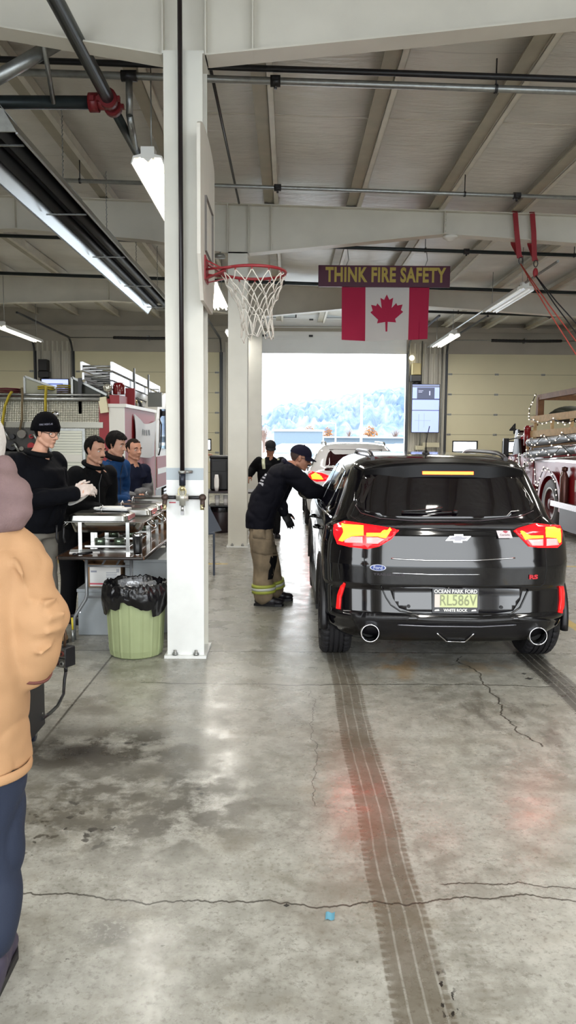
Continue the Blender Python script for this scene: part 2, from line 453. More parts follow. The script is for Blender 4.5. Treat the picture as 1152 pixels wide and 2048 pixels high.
for k, (y, hw) in enumerate(((5.93, .14), (11.9, .145), (17.9, .15))):
    x = -.774
    r = empty('steel_column', (x, y, 0), ['white H steel column nearest, with the black gas pipe and hoop on it', 'cream H steel column behind the hoop net, second along', 'cream H steel column farthest, beside the open bay door'][k], 'column')
    mb = MB()
    for yy in (y - .16, y + .15):
        mb.box((x - hw, yy, .02), (x + hw, yy + .012, 4.42), colp)
    mb.box((x - .005, y - .15, .02), (x + .005, y + .15, 4.42), colp)
    mb.box((x - hw - .01, y - .16, 4.40), (x + hw + .01, y + .162, 4.42), colp)
    mb.build('shaft', None, r)
    mb = MB(); mb.box((x - hw - .02, y - .2, 0), (x + hw + .02, y + .19, .022)); mb.build('base_plate', colw, r)
    for sx in (-.08, .08):
        b = MB(); b.lathe([(.012, .022), (.012, .06), (.0, .062)], (x + sx, y - .18, 0), n=6); b.lathe([(.022, .022), (.022, .04)], (x + sx, y - .18, 0), n=6, close=True); b.build('anchor_bolt', galv, r)
    if k == 0:
        b = MB(); b.box((x - hw, y - .1635, .02), (x + hw, y - .1605, 1.36)); b.build('painted_panel', colw, r)
        b = MB(); b.box((x - hw, y - .1665, 1.36), (x + hw, y - .1605, 1.45)); b.build('tape_band', tape, r)
        b = MB(); b.box((x - .12, y - .1655, 1.185), (x - .07, y - .1638, 1.195)); b.build('red_label', mat('red label', 'c0505a', .5), r)

# ================================================================== WALLS
t = NT('ribbed steel cladding')
ph = t.op('PINGPONG', t.x, .15)
c = t.mix(t.step(ph, .02, .05), lin('a19d92'), lin('c6c2b6')); t.L.new(c, t.p.inputs['Base Color']); t.p.inputs['Roughness'].default_value = .4
clad_m = t.m
head_m = mat('beige wall lining', 'aca69a', .6, var=.07, scale=1.5)
def wall_with_openings(name, y0, y1, ops, zt):
    mb = MB(); x = XL
    for (a, b) in ops:
        mb.box((x, y0, 0), (a, y1, zt), clad_m); mb.box((a, y0, zt), (b, y1, z2), head_m) if zt < z2 else None
        mb.box((x, y0, zt), (a, y1, z2), head_m); x = b
    mb.box((x, y0, 0), (XR, y1, zt), clad_m); mb.box((x, y0, zt), (XR, y1, z2), head_m)
    # ribs
    if y0 > 0:
        xx = XL + .1
        while xx < XR:
            if not any(a - .06 < xx < b + .06 for a, b in ops):
                mb.prism([(-.035, 0), (-.02, -.03), (.02, -.03), (.035, 0)], (xx, y0, .0), UX, UY, (0, 0, zt + .3), clad_m)
            xx += .15
    return struct(mb.build(name, None))
wall_with_openings('wall_back', YB, YB + .2, DOORS, 4.24)
wall_with_openings('wall_front', FRONT_Y - .2, FRONT_Y, DOORS[1:], 4.2)
mb = MB(); mb.box((XL - .2, FRONT_Y - .2, 0), (XL, YB + .2, z2)); struct(mb.build('wall_left', head_m))
mb = MB(); mb.box((XR, FRONT_Y - .2, 0), (XR + .2, YB + .2, z2)); struct(mb.build('wall_right', head_m))
# horizontal girt along the top of the back wall
mb = MB(); mb.box((XL, YB - .12, 4.86), (XR, YB - .1, 5.0)); mb.box((XL, YB - .2, 4.98), (XR, YB - .1, 4.995)); struct(mb.build('trim_50', head_m))

# ================================================================== BAY DOORS
door_m = mat('cream insulated door', 'ddd6b6', .42, var=.03, scale=1)
seam_m = mat('door seam', '8c866e', .6)
door_w = mat('white insulated door', 'f4f6f8', .35, var=.03, scale=1)
glass_sky = mat('door window glass', 'e8f0f8', .05, emit=.0, alpha=.25)
gasket = mat('black rubber gasket', '141416', .6)
def closed_door(n, a, b, wins=(), number=None, lab=''):
    r = empty('door_%d' % n, ((a + b) / 2, YB + .06, 0), lab, 'bay door'); tag(r, kind='structure')
    H = 4.24; ns = 7; hs = H / ns
    for i in range(ns):
        z0, z1 = i * hs, (i + 1) * hs
        mb = MB()
        if i == 2 and wins:      # section with windows: build around the openings
            zl, zh = z0 + .06, z0 + .42
            mb.box((a, YB + .04, z0), (b, YB + .09, zl)); mb.box((a, YB + .04, zh), (b, YB + .09, z1))
            x = a
            for (wa, wb_) in wins: mb.box((x, YB + .04, zl), (wa, YB + .09, zh)); x = wb_
            mb.box((x, YB + .04, zl), (b, YB + .09, zh))
        else:
            mb.box((a, YB + .04, z0), (b, YB + .09, z1))
            for zz in (.18, .36): mb.box((a, YB + .037, z0 + zz * hs / .53), (b, YB + .041, z0 + zz * hs / .53 + .012))
        if i: mb.box((a, YB + .036, z0 - .004), (b, YB + .042, z0 + .006), seam_m)
        s = mb.build('panel', door_m, r)
        if i == 2:
            for (wa, wb_) in wins:
                f = MB(); T = .035
                f.box((wa, YB + .025, zl), (wb_, YB + .095, zl + T)); f.box((wa, YB + .025, zh - T), (wb_, YB + .095, zh))
                f.box((wa, YB + .025, zl), (wa + T, YB + .095, zh)); f.box((wb_ - T, YB + .025, zl), (wb_, YB + .095, zh)); fo = f.build('window_frame', gasket, r)
                f = MB(); f.box((wa + .02, YB + .06, zl + .02), (wb_ - .02, YB + .064, zh - .02)); f.build('pane', glass_sky, fo)
        if i < ns - 1:
            for fx in (.02, .34, .66, .98):
                h = MB(); xx = a + (b - a) * fx; h.box((xx - .06, YB + .028, z1 - .025), (xx + .06, YB + .04, z1 + .03)); h.cyl((xx - .05, YB + .026, z1), (xx + .05, YB + .026, z1), .012, n=8); h.build('hinge', galv, r)
    if number:
        h = MB(); text_mb(h, number, .42, (a + 2.05, YB + .034, 1.99), UX, UZ, black_pl, .004, .012); h.build('number', None, r)
closed_door(1, *DOORS[0], lab='far left closed cream bay door behind the fire engine')
closed_door(3, *DOORS[1], wins=[(-6.1, -5.3), (-4.6, -3.8), (-3.1, -2.36)], lab='closed cream bay door behind the nearest column')
wins4 = []
for k in range(3):
    x0 = at(905 + k * 100, 890, 23.6).x; wins4.append((x0, x0 + .78))
closed_door(4, *DOORS[3], wins=wins4, number='4', lab='closed cream bay door with the black number 4')
# door 2: open, its sections lying overhead with the last one hanging
a, b = DOORS[2]
r = empty('door_2', ((a + b) / 2, YB - .2, 4.2), 'open bay door, white sections rolled up overhead', 'bay door'); tag(r, kind='structure')
prev = Vector((0, YB + .02, 4.22)); hs = .53; path = []
angs = [90, 62, 20, 4, 0, 0, 0, 0]
for i, an in enumerate(angs):
    d = Vector((0, -math.cos(R(an)), math.sin(R(an)))) * hs
    A, B = prev, prev + d * .985
    mb = MB(); c = (A + B) / 2; rot = Matrix.Rotation(R(-an), 3, 'X')
    mb.obox((((a + b) / 2), c.y, c.z), (b - a, hs * .98, .05), rot, door_w)
    for q in (-.3, 0, .3): mb.obox(Vector(((a + b) / 2, c.y, c.z)) + (rot @ Vector((0, q * hs, -.027))), (b - a, .012, .006), rot, door_w)
    mb.build('panel', None, r)
    if i == 2:
        for k in range(3):
            x0 = a + .25 + k * 1.5
            f = MB(); o_ = rot @ Vector((0, 0, -.03)); f.obox(Vector((x0 + .4, c.y, c.z)) + o_, (.8, .3, .02), rot); fo = f.build('window_frame', gasket, r)
            f = MB(); o_ = rot @ Vector((0, 0, -.044)); f.obox(Vector((x0 + .4, c.y, c.z)) + o_, (.72, .22, .004), rot); f.build('pane', mat('overhead window glass', 'dfe8ee', .1, .3), fo)
    for fx in (.02, .34, .66, .98):
        h = MB(); h.obox(Vector((a + (b - a) * fx, B.y, B.z)) + rot @ Vector((0, 0, -.035)), (.12, .06, .02), rot); h.build('hinge', mat('dark hinge', '3a3d42', .4), r)
    prev = prev + d
# vertical and overhead tracks for every door
track_m = mat('dark steel track', '45474a', .4, .6)
for k, (a, b) in enumerate(DOORS):
    for side, x in (('left', a - .05), ('right', b + .05)):
        mb = MB()
        pts = [(x, YB - .06, 0), (x, YB - .06, 4.15)] + [(x, YB - .06 - .45 * (1 - math.cos(R(q))), 4.15 + .45 * math.sin(R(q))) for q in (20, 45, 70, 90)] + [(x, YB - 4.8, 4.62)]
        mb.tube(pts, .032, n=4, smooth=False)
        mb.box((x - .05, YB - .02, 0), (x + .05, YB, 4.24), track_m)
        o = mb.build('door_track', track_m)
        tag(o, 'dark steel track up the %s side of %s' % (side, ['the far left closed bay door', 'the closed bay door behind the nearest column', 'the open bay door', 'the bay door marked 4'][k]), 'track')
    if k == 2: continue
    mb = MB(); zz = 4.62
    mb.cyl((a - .1, YB - .22, zz), (b + .1, YB - .22, zz), .014, galv, n=8)
    sa = a + (b - a) * .28
    mb.tube([(sa + i * .05, YB - .22, zz - .012 * math.sin(math.pi * i / 42)) for i in range(43)], [.042 + .004 * (i % 2) for i in range(43)], black_m, 10)
    mb.box((sa + 1.0, YB - .24, zz - .07), (sa + 1.06, YB, zz + .07), galv)
    o = mb.build('torsion_spring', None); tag(o, 'black torsion spring on a shaft above %s' % ['the far left closed bay door', 'the closed bay door behind the nearest column', 'the open bay door', 'the bay door marked 4'][k], 'spring')

# ================================================================== OUTSIDE
t = NT('snowy ground')
c = t.mix(t.step(t.noise(.5, 5), .4, .6), lin('b4bac0'), lin('dce2e8')); t.L.new(c, t.p.inputs['Base Color']); t.p.inputs['Roughness'].default_value = .5
mb = MB(); mb.box((-900, YB + .25, -.25), (900, 1500, -.03)); o = struct(mb.build('ground', t.m), 'snowy yard and road outside the open bay door', 'ground')
mb = MB(); mb.box((-60, -80, -.25), (60, FRONT_Y - .3, -.03)); o = struct(mb.build('ground', t.m), 'yard behind the camera', 'ground')
t = NT('snowy mountain slope')
n = t.noise(.02, 8, vec=t.vec(t.mul(t.x, 1.6), t.y, t.mul(t.z, .5)), rough=.68)
c = t.mix(t.step(n, .36, .64), lin('3a5474'), lin('71808f'))  # distance haze is put into these blue-grey slope tones
c = t.mix(t.step(t.z, 55, 125), c, lin('838a92')); t.L.new(c, t.p.inputs['Base Color']); t.p.inputs['Roughness'].default_value = .9
mb = MB(); YM = 1100
prof = [(-700, 20), (525, 838), (545, 822), (580, 806), (640, 800), (670, 790), (740, 786), (770, 778), (810, 776), (900, 780)]
def mt(u, v_):
    px = 430 + 500 * u
    P = [(430, 858), (505, 842), (530, 826), (570, 808), (610, 803), (650, 798), (700, 788), (760, 776), (810, 768), (930, 772)]
    for (a, ya), (b, yb_) in zip(P, P[1:]):
        if a <= px <= b: py = ya + (yb_ - ya) * (px - a) / (b - a); break
    top = at(px, py, YM)
    h = top.z + 5 * noise.fractal(Vector((u * 14, 0, 0)), 1, 2, 5)
    y = YM - 330 * (1 - v_)
    hh = h * (v_ ** .8) + 14 * v_ * (1 - v_) * 4 * noise.fractal(Vector((u * 22, v_ * 7, 3)), .9, 2, 5)
    return (top.x * (y / YM), y, max(hh, -1))
mb.grid(mt, 160, 44); o = struct(mb.build('mountain', t.m), 'snowy rocky mountain ridge beyond the open door', 'mountain')
bld = mat('pale blue metal siding', '52626f', .5, var=.04)
mb = MB(); p0, p1 = at(548, 880, 95), at(645, 880, 95); mb.box((p0.x, 95, -.1), (p1.x, 112, at(600, 863, 95).z)); mb.box((p0.x - .2, 94.8, at(600, 863, 95).z), (p1.x + .2, 112, at(600, 862, 95).z + .2), mat('snowy roof edge', '8c959c', .6))
tag(mb.build('building', bld), 'long pale blue flat-roofed building outside on the left', 'building')
mb = MB(); p0, p1 = at(648, 880, 120), at(825, 880, 120); mb.box((p0.x, 120, -.1), (p1.x, 140, at(700, 876, 120).z)); mb.box((p0.x - .4, 119, at(700, 876, 120).z), (p1.x + .4, 140, at(700, 873, 120).z), mat('snowy roof edge', '8c959c', .6))
tag(mb.build('building', bld), 'low pale building with a white roof outside on the right', 'building')
def lamp_post(base_px, Y, ytop, arc, r_, lab):
    b = at(base_px, 890, Y); top = at(base_px, ytop, Y)
    mb = MB(); pts = [(b.x, Y, 0), (b.x, Y, top.z * .72)]
    if arc:
        z0 = top.z * .72; e = at(arc, ytop, Y)
        for q in range(1, 9):
            a_ = R(90) * q / 8; pts.append((b.x + (e.x - b.x) * (1 - math.cos(a_)), Y, z0 + (top.z - z0) * math.sin(a_)))
    else: pts += [(b.x, Y, top.z), (b.x - .8, Y, top.z + .1)]
    r0 = empty('street_lamp', (b.x, Y, 0), lab, 'street lamp')
    mb.tube(pts, [r_ * (1 - .5 * i / len(pts)) for i in range(len(pts))], n=8); mb.build('pole', galv, r0)
    e = Vector(pts[-1]); m2 = MB(); m2.ball(e + Vector((-.3, 0, -.05)), (.4, .15, .1)); m2.build('lamp_head', galv, r0)
lamp_post(722, 48, 728, 675, .085, 'tall curved street lamp outside the open door')
lamp_post(671, 75, 847, None, .09, 'short dark street lamp in front of the low building')
twig = mat('bare twigs', '6c5a52', .8); orange_l = mat('orange autumn leaves', '8a5a2c', .8, var=.2, scale=3)
def tree(px, Y, ytop, wpx, leaf, lab):
    b = at(px, 880, Y); top = at(px, ytop, Y).z; wd = at(px + wpx, 880, Y).x - b.x
    r0 = empty('tree', (b.x, Y, 0), lab, 'tree')
    mb = MB(); mb.tube([(b.x, Y, 0), (b.x, Y, top * .5)], [.18, .08], n=6)
    rnd = random.Random(int(px))
    for q in range(40):
        a_ = rnd.uniform(0, 6.28); z0 = top * rnd.uniform(.2, .6); e = Vector((b.x + math.cos(a_) * wd * rnd.uniform(.3, .8), Y + math.sin(a_) * wd * .5, top * rnd.uniform(.6, 1)))
        mb.tube([(b.x, Y, z0), (Vector((b.x, Y, z0)) + e) / 2 + Vector((0, 0, .2)), e], [.06, .04, .015], n=4)
    mb.build('trunk_and_branches', twig, r0)
    if leaf:
        mb = MB()
        for q in range(160):
            a_ = rnd.uniform(0, 6.28); rr = wd * math.sqrt(rnd.random()); zz = top * (.3 + .65 * rnd.random() * (1 - .5 * (rr / wd) ** 2))
            mb.ball((b.x + rr * math.cos(a_), Y + rr * math.sin(a_) * .6, zz), (wd * .11, wd * .1, wd * .08), n=6, k=4)
        o = mb.build('foliage', orange_l, r0); o['kind'] = 'stuff'
tree(618, 150, 849, 13, True, 'orange leaved tree above the pale blue building')
tree(656, 150, 852, 11, True, 'orange leaved tree left of the tall street lamp')
tree(741, 150, 849, 14, True, 'orange leaved tree right of the tall street lamp')
tree(697, 150, 857, 13, False, 'bare tree behind the low building')
tree(528, 60, 850, 14, False, 'bare tree at the left edge of the open door')
tree(790, 150, 856, 14, False, 'bare tree at the right edge of the open door')
# ================================================================== LAMPS
tube_e = mat('lit fluorescent tube', 'fffaf0', .5, emit=LAMP_E, ecol='fff6e4')
tube_off = mat('unlit fluorescent tube', 'd8dad8', .3, emit=.25, ecol='f4f6f4')
refl = mat('lamp reflector white', 'e8e8e4', .3)
def lamp(X, Z, y0, y1, lab, lit=True, n=2, wd=.3, group=None):
    r = empty('ceiling_lamp', (X, (y0 + y1) / 2, Z), lab, 'lamp', group)
    mb = MB(); mb.prism([(-wd / 2, -.02), (-wd / 2 + .02, .05), (-.05, .07), (.05, .07), (wd / 2 - .02, .05), (wd / 2, -.02), (wd / 2 - .01, -.02), (wd / 2 - .03, .035), (.05, .04), (.0, .0), (-.05, .04), (-wd / 2 + .03, .035), (-wd / 2 + .01, -.02)], (X, y0, Z), UX, UZ, (0, y1 - y0, 0))
    mb.build('housing', refl, r)
    mb = MB(); mb.box((X - .06, y0 - .005, Z + .03), (X + .06, y0 + .12, Z + .13)); mb.build('end_box', refl, r)
    for k in range(n):
        xx = X + (k - (n - 1) / 2) * wd * .5
        mb = MB(); mb.cyl((xx, y0 + .04, Z), (xx, y1 - .04, Z), .016, n=10); mb.build('tube', tube_e if lit else tube_off, r)
    zc = zr(X)
    for yy in (y0 + .2, y1 - .2):
        mb = MB(); mb.tube([(X, yy, Z + .07), (X, yy, zc)], .006, n=5); mb.build('hanger', galv, r)
    if lit:
        ld = bpy.data.lights.new('lamp_light', 'AREA'); ld.shape = 'RECTANGLE'; ld.size = wd * .8; ld.size_y = y1 - y0; ld.energy = LAMP_W * (y1 - y0) / 1.2; ld.color = (1, .965, .9)
        o = bpy.data.objects.new('lamp_light', ld); COL.objects.link(o); o.location = (0, 0, -.035); o.parent = r
    return r
lamp(-1.27, 4.11, 7.1, 9.5, 'twin tube strip lamp left of the nearest column, largest lamp in view')
lamp(-1.27, 4.09, 12.5, 14.9, 'twin tube strip lamp seen just under the hoop, right of the nearest column')
lamp(-1.27, 4.0, 17.2, 19.6, 'small distant strip lamp low beside the second column')
lamp(-6.4, 4.08, 17.4, 20.0, 'long strip lamp at the left edge above the fire engine', wd=.25)
lamp(4.07, 4.26, 13.6, 16.0, 'dim unlit strip lamp right of the flag', lit=False)
lamp(4.07, 4.23, 19.3, 21.8, 'lit strip lamp right of the flag at the far end of its row')
lamp(1.75, 4.3, 17.2, 19.6, 'dim strip lamp half hidden behind the right edge of the flag', lit=False)
lamp(7.2, 4.15, 15.0, 17.8, 'strip lamp over the old fire truck at the right edge')
# the rest of the hall's lamps, out of the picture behind the camera
for (x, y) in ((-4.6, 1.0), (-4.6, 5.6), (4.6, 2.0), (4.3, 7.2), (8.0, 8.5), (-9, 9), (-9, 16), (1.6, 1.2)):
    lamp(x, 4.4, y, y + 2.4, 'strip lamp in the hall roof out of the picture', group='strip lamps of the rest of the hall')
mb = MB(); mb.cyl((4.07, 12.0, 4.38), (4.07, 23, 4.36), .02); tag(mb.build('lamp_rail', galv), 'grey conduit rail carrying the row of lamps right of the flag', 'rail')
for k, (x, y) in enumerate(((2.55, 19.6), (3.3, 20.5))):
    mb = MB(); mb.bar((x, y, 4.4), (x - .5, y, 5.2), .04, .04); tag(mb.build('roof_brace', galv), 'thin steel diagonal brace under the roof behind the flag, number %s from the left' % ['one', 'two'][k], 'brace')

# ================================================================== RADIANT HEATER
hx, hz = -2.45, 4.15
r = empty('radiant_heater', (hx, 10, hz), 'long black tube heater with polished reflector hanging at upper left', 'heater')
mb = MB()
out = [(-.30, -.10), (-.20, .07), (-.08, .12), (.08, .12), (.20, .07), (.30, -.10)]
inn = [(.285, -.10), (.19, .055), (.075, .105), (-.075, .105), (-.19, .055), (-.285, -.10)]
mb.prism(out + inn, (hx, 6.3, hz), UX, UZ, (0, 8.9, 0)); mb.build('reflector', mat('polished reflector', 'a6a8a8', .25, .95), r)
mb = MB(); mb.prism([(-.20, .035), (-.08, .09), (.08, .09), (.20, .035), (.19, .03), (.075, .084), (-.075, .084), (-.19, .03)], (hx, 6.32, hz), UX, UZ, (0, 8.8, 0)); mb.prism([(.21, .02), (.285, -.095), (.28, -.095), (.2, .02)], (hx, 6.32, hz), UX, UZ, (0, 8.8, 0)); mb.build('inner_lining', mat('black heater lining', '17181a', .6), r)  # plain black sheet inside the crown and right flank of the reflector
for sx in (-1, 1): mb = MB(); mb.box((hx + sx * .29, 6.3, hz - .112), (hx + sx * .305, 15.2, hz - .098)); mb.build('edge_strip', aluminium, r)
mb = MB()
mb.prism([(-.30, -.10), (-.20, .07), (-.08, .12), (.08, .12), (.20, .07), (.30, -.10)], (hx, 6.285, hz), UX, UZ, (0, .015, 0)); mb.build('end_cap', galv, r)
for sx in (-.1, .1):
    mb = MB(); mb.cyl((hx + sx, 6.35, hz - .0), (hx + sx, 15.0, hz - .0), .052, n=16); mb.build('burner_tube', mat('black heater tube', '121315', .5), r)
mb = MB(); mb.tube([(hx - .1, 15.0, hz), (hx - .1, 15.12, hz), (hx + .1, 15.12, hz), (hx + .1, 15.0, hz)], .052); mb.build('return_bend', galv, r)
for yy in (6.6, 8.6, 10.6, 12.6, 14.6):
    mb = MB(); mb.tube([(hx - .2, yy, hz + .07), (hx, yy, hz + .3), (hx + .2, yy, hz + .07)], .006, n=5)
    n_ = 16
    for i in range(n_):
        z0 = hz + .3 + (zr(hx) - hz - .3) * i / n_; z1 = hz + .3 + (zr(hx) - hz - .3) * (i + 1) / n_
        dx = .008 if i % 2 else 0; mb.tube([(hx - dx, yy - .008 + dx, z0), (hx + dx, yy + .008 - dx, z1)], .006, n=4)
    mb.build('chain_hanger', galv, r)
    mb = MB(); mb.bar((hx - .22, yy + .1, hz - .055), (hx + .22, yy + .1, hz - .055), .02, .012); mb.build('tube_bracket', galv, r)

# ================================================================== PIPES
def pipe(name, pts, rad, m, lab, cat='pipe', n=14):
    mb = MB(); mb.tube(pts, rad, m, n); return tag(mb.build(name, m), lab, cat)
def cross_pipe(py, px, rad, z_off, m, lab, x0=-9, x1=10.5, couple=(), hang=()):
    """sprinkler line hung below the purlins, parallel to the roof slope"""
    ky = None
    # find depth where height = zr - z_off
    d = RM @ Vector(((px - 576) / F, -(py - 1024) / F, -1))
    Y = 8.0
    for _ in range(30):
        p = CAM + d * (Y / d.y); Y *= (zr(p.x) - z_off - CAM.z) / (p.z - CAM.z)
    r = empty('sprinkler_pipe', (0, Y, zr(0) - z_off), lab, 'pipe')
    f = lambda x: Vector((x, Y, zr(x) - z_off))
    mb = MB(); mb.tube([f(x0), f(x1)], rad, m, 14); mb.build('run', m, r)
    for x in couple:
        mb = MB(); p = f(x); mb.cyl(p - UX * .045, p + UX * .045, rad + .018, n=14); mb.box(p + Vector((-.03, -rad - .035, -.015)), p + Vector((.03, rad + .035, .015))); mb.cyl(p, p - UZ * .07, .014, n=8); mb.build('sprinkler_coupling', black_m, r)
    for x in hang:
        mb = MB(); p = f(x); mb.tube([p, p + UZ * (z_off + .02)], .007, n=6); mb.lathe([(rad + .008, -.012), (rad + .008, .012)], p, axis='X', n=14); mb.build('pipe_hanger', black_m, r)
    return r, Y
rA, YA = cross_pipe(168, 720, .032, .24, galv, 'grey galvanised pipe across the roof, nearest of its kind', couple=(at(550, 158, 7.1).x,), hang=(at(1003, 170, 7.1).x, -3.2))
cross_pipe(381, 720, .026, .24, galv, 'grey galvanised pipe across the roof just before the beam with red straps', couple=(at(556, 376, 10.6).x, at(1028, 386, 10.4).x), hang=(at(925, 380, 10.4).x, at(165, 350, 10.4).x))
cross_pipe(502, 900, .03, .22, dark_pipe, 'dark pipe across the roof just above the THINK FIRE SAFETY sign', couple=(at(923, 502, 13.7).x,), hang=(at(843, 500, 13.7).x, at(1133, 500, 13.7).x))
cross_pipe(577, 900, .035, .3, dark_pipe, 'dark pipe across the roof behind the sign', couple=(at(566, 565, 17).x, at(1145, 580, 17).x), hang=(at(1028, 577, 17).x,))
cross_pipe(628, 1000, .03, .35, dark_pipe, 'dark pipe across the roof nearest the bay doors', couple=(at(1063, 628, 20).x,), hang=(2.0, 4.0))
pipe('black_pipe', [Vector((x, YA - .02, zr(x) - .145)) for x in (-9, 10.5)], .028, black_m, 'black pipe running across the roof just in front of the nearest grey pipe')
# big black main coming towards the camera and its branch
bx, bz = -1.55, 4.53
r = empty('fire_main_pipe', (bx, 5, bz), 'thick dark pipe running along the roof, upper left, with red coupling', 'pipe')
mb = MB(); mb.cyl((bx, -2, bz), (bx, 6.87, bz), .055, n=20); mb.build('run', dark_pipe, r)
mb = MB(); mb.cyl((bx, 6.97, bz), (bx, 8.05, bz), .042, n=20); mb.build('reduced_run', dark_pipe, r)
redc = mat('red coupling', '6a1218', .45)
mb = MB()
mb.cyl((bx, 6.79, bz), (bx, 6.87, bz), .078, n=16); mb.cyl((bx, 6.95, bz), (bx, 7.03, bz), .078, n=16); mb.cyl((bx, 6.85, bz), (bx, 6.97, bz), .06, n=16)
mb.cyl((bx, 6.91, bz), (bx - .14, 6.91, bz), .06, n=16); mb.cyl((bx - .1, 6.91, bz), (bx - .18, 6.91, bz), .078, n=16)
for (dx, dy) in ((0, -.08), (0, .08)):
    mb.box((bx - .1, 6.91 + dy - .02, bz - .018), (bx + .1, 6.91 + dy + .02, bz + .018))
mb.box((bx - .16, 6.81, bz - .018), (bx - .12, 7.01, bz + .018)); mb.build('red_coupling', redc, r)
pipe('branch_pipe', [(bx - .14, 6.91, bz), (-9, 6.91, bz - .03)], .055, dark_pipe, 'thick black pipe going left from the red coupling')
p0, p1 = at(118, 84, 6.4), at(-90, 205, 6.4)
pipe('diagonal_pipe', [p0, p1], .055, galv, 'thick grey diagonal pipe at the upper left corner')
pipe('hanger_rod', [at(86, 80, 6.2), at(107, 205, 6.85)], .02, galv, 'grey hanger rod between the diagonal pipe and the black branch pipe', 'rod')
mb = MB(); q = at(258, 150, YA); mb.cyl((q.x, YA, zr(q.x) - .24), (q.x, YA, 4.58), .032); mb.cyl((q.x - .07, YA, zr(q.x) - .24), (q.x + .07, YA, zr(q.x) - .24), .048, black_m); mb.tube([(q.x, YA, 4.58), (q.x, YA + .1, 4.5), (bx, 8.0, bz)], .032)
tag(mb.build('drop_pipe', galv), 'short grey pipe dropping from the nearest grey pipe to the main', 'pipe')
x0 = -.755; pipe('conduit', [(x0, 6.2, zr(x0) - .03), (x0, 11.7, zr(x0) - .03)], .016, black_m, 'thin dark conduit running back under the roof right of the nearest column', 'conduit')
# hanging signs chains, wires
# gas drop pipe down the nearest column
yy = 5.93 - .16
gx = at(364, 500, yy).x; gy = yy - .05
r = empty('gas_pipe', (gx, gy, 1.2), 'black gas pipe with brass valve down the front of the nearest column', 'gas pipe')
zt_ = at(364, 944, gy).z
mb = MB(); mb.cyl((gx, gy, zt_), (gx, gy, 5.1), .017, n=14); mb.build('drop', mat('black gas pipe', '1b1216', .35), r)
mb = MB(); mb.cyl((gx, gy, zt_ - .012), (gx, gy, zt_ + .012), .03, n=14); mb.cyl((gx, gy, zt_), (gx + .07, gy + .03, zt_), .012, n=8); mb.build('collar', galv, r)
z1 = at(364, 971, gy).z
mb = MB(); mb.cyl((gx, gy, z1), (gx, gy, zt_ - .01), .024, n=14); mb.build('valve_body', mat('blue black valve', '2a2f3a', .35, .4), r)
z2_ = at(364, 990, gy).z
mb = MB(); mb.cyl((gx, gy, z2_), (gx, gy, z1), .02, n=12); mb.ball((gx, gy - .012, z1 - .02), .02); mb.tube([(gx + .03 * math.cos(a_), gy - .02, (z1 + z2_) / 2 - .01 + .035 * math.sin(a_)) for a_ in [k * .52 for k in range(12)]], .005, closed=True, n=6); mb.build('brass_valve', mat('pale brass', 'c2b890', .3, .8), r)
zc = at(364, 995, gy).z
mb = MB(); mb.cyl((gx - .045, gy, zc), (gx + .045, gy, zc), .026, n=14); mb.cyl((gx, gy, zc - .06), (gx, gy, zc + .05), .024, n=14); mb.ball((gx, gy, zc), .036); mb.build('cross_fitting', mat('pale iron fitting', 'bdbcb2', .4, .6), r)
for sx, px in ((-1, 330), (1, 405)):
    ex = at(px, 995, gy).x
    mb = MB(); mb.cyl((gx + sx * .04, gy, zc), (ex, gy, zc), .014, n=12); mb.build('side_arm', black_m, r)
    mb = MB(); mb.ball((ex, gy, zc), .028); mb.cyl((ex, gy, zc), (ex + sx * .002, gy - .02, zc - .07), .018, n=12); mb.cyl((ex, gy - .02, zc - .05), (ex, gy - .024, zc - .09), .015, brass_ := mat('pale brass', 'c2b890', .3, .8), n=12); mb.build('elbow', mat('brown iron', '4a3c36', .45, .5), r)
mb = MB(); mb.cyl((gx, gy, zc - .06), (gx, gy - .01, zc - .10), .012, n=10); mb.box((gx - .012, gy - .02, zc - .13), (gx + .014, gy, zc - .1)); mb.build('drain_cock', chrome, r)

# ================================================================== HOOP
bxx = -.617; y0, y1 = 5.36, 6.36; zb0, zb1 = 2.92, 3.74
r = empty('basketball_hoop', (bxx, 5.9, 2.9), 'basketball hoop with red rim and white net on the nearest column', 'basketball hoop')
mb = MB()
poly = [(y0, zb0 + .0), (y0, zb1)] + [((y0 + y1) / 2 - .51 * math.cos(R(q)), zb1 + .12 * math.sin(R(q))) for q in range(15, 180, 15)] + [(y1, zb1), (y1, zb0), (y1 - .18, zb0 - .28), (y0 + .18, zb0 - .28)]
mb.prism(poly, (bxx - .012, 0, 0), UY, UZ, (.024, 0, 0)); mb.build('backboard', mat('backboard white', 'd4d0c6', .4, var=.05, scale=4), r)
mb = MB(); T = .012
for (a, b, c_, d) in ((5.62, 3.0, 6.12, 3.0), (6.12, 3.0, 6.12, 3.38), (6.12, 3.38, 5.62, 3.38), (5.62, 3.38, 5.62, 3.0)):
    mb.bar((bxx + .0125, a, b), (bxx + .0125, c_, d), .03 if b == d else .002, .002 if b == d else .03, up=(0, 0, 1))
mb.build('target_square', mat('faded black line', '6e6a66', .5), r)
mb = MB(); mb.box((bxx - .05, 5.82, 2.95), (bxx - .012, 5.86, 3.6)); mb.box((bxx - .05, 6.02, 2.95), (bxx - .012, 6.06, 3.6)); mb.build('mounting_frame', black_m, r)
red_rim = mat('red rim paint', '8c2028', .4)
rc = Vector((-.262, 5.68, at(502, 545, 5.68).z)); RR = .232
def rim(th, z=0, rr=RR): return rc + Vector((math.cos(th) * rr, math.sin(th) * rr, z))
mb = MB(); mb.tube([rim(2 * math.pi * k / 48) for k in range(48)], .011, closed=True, n=8)
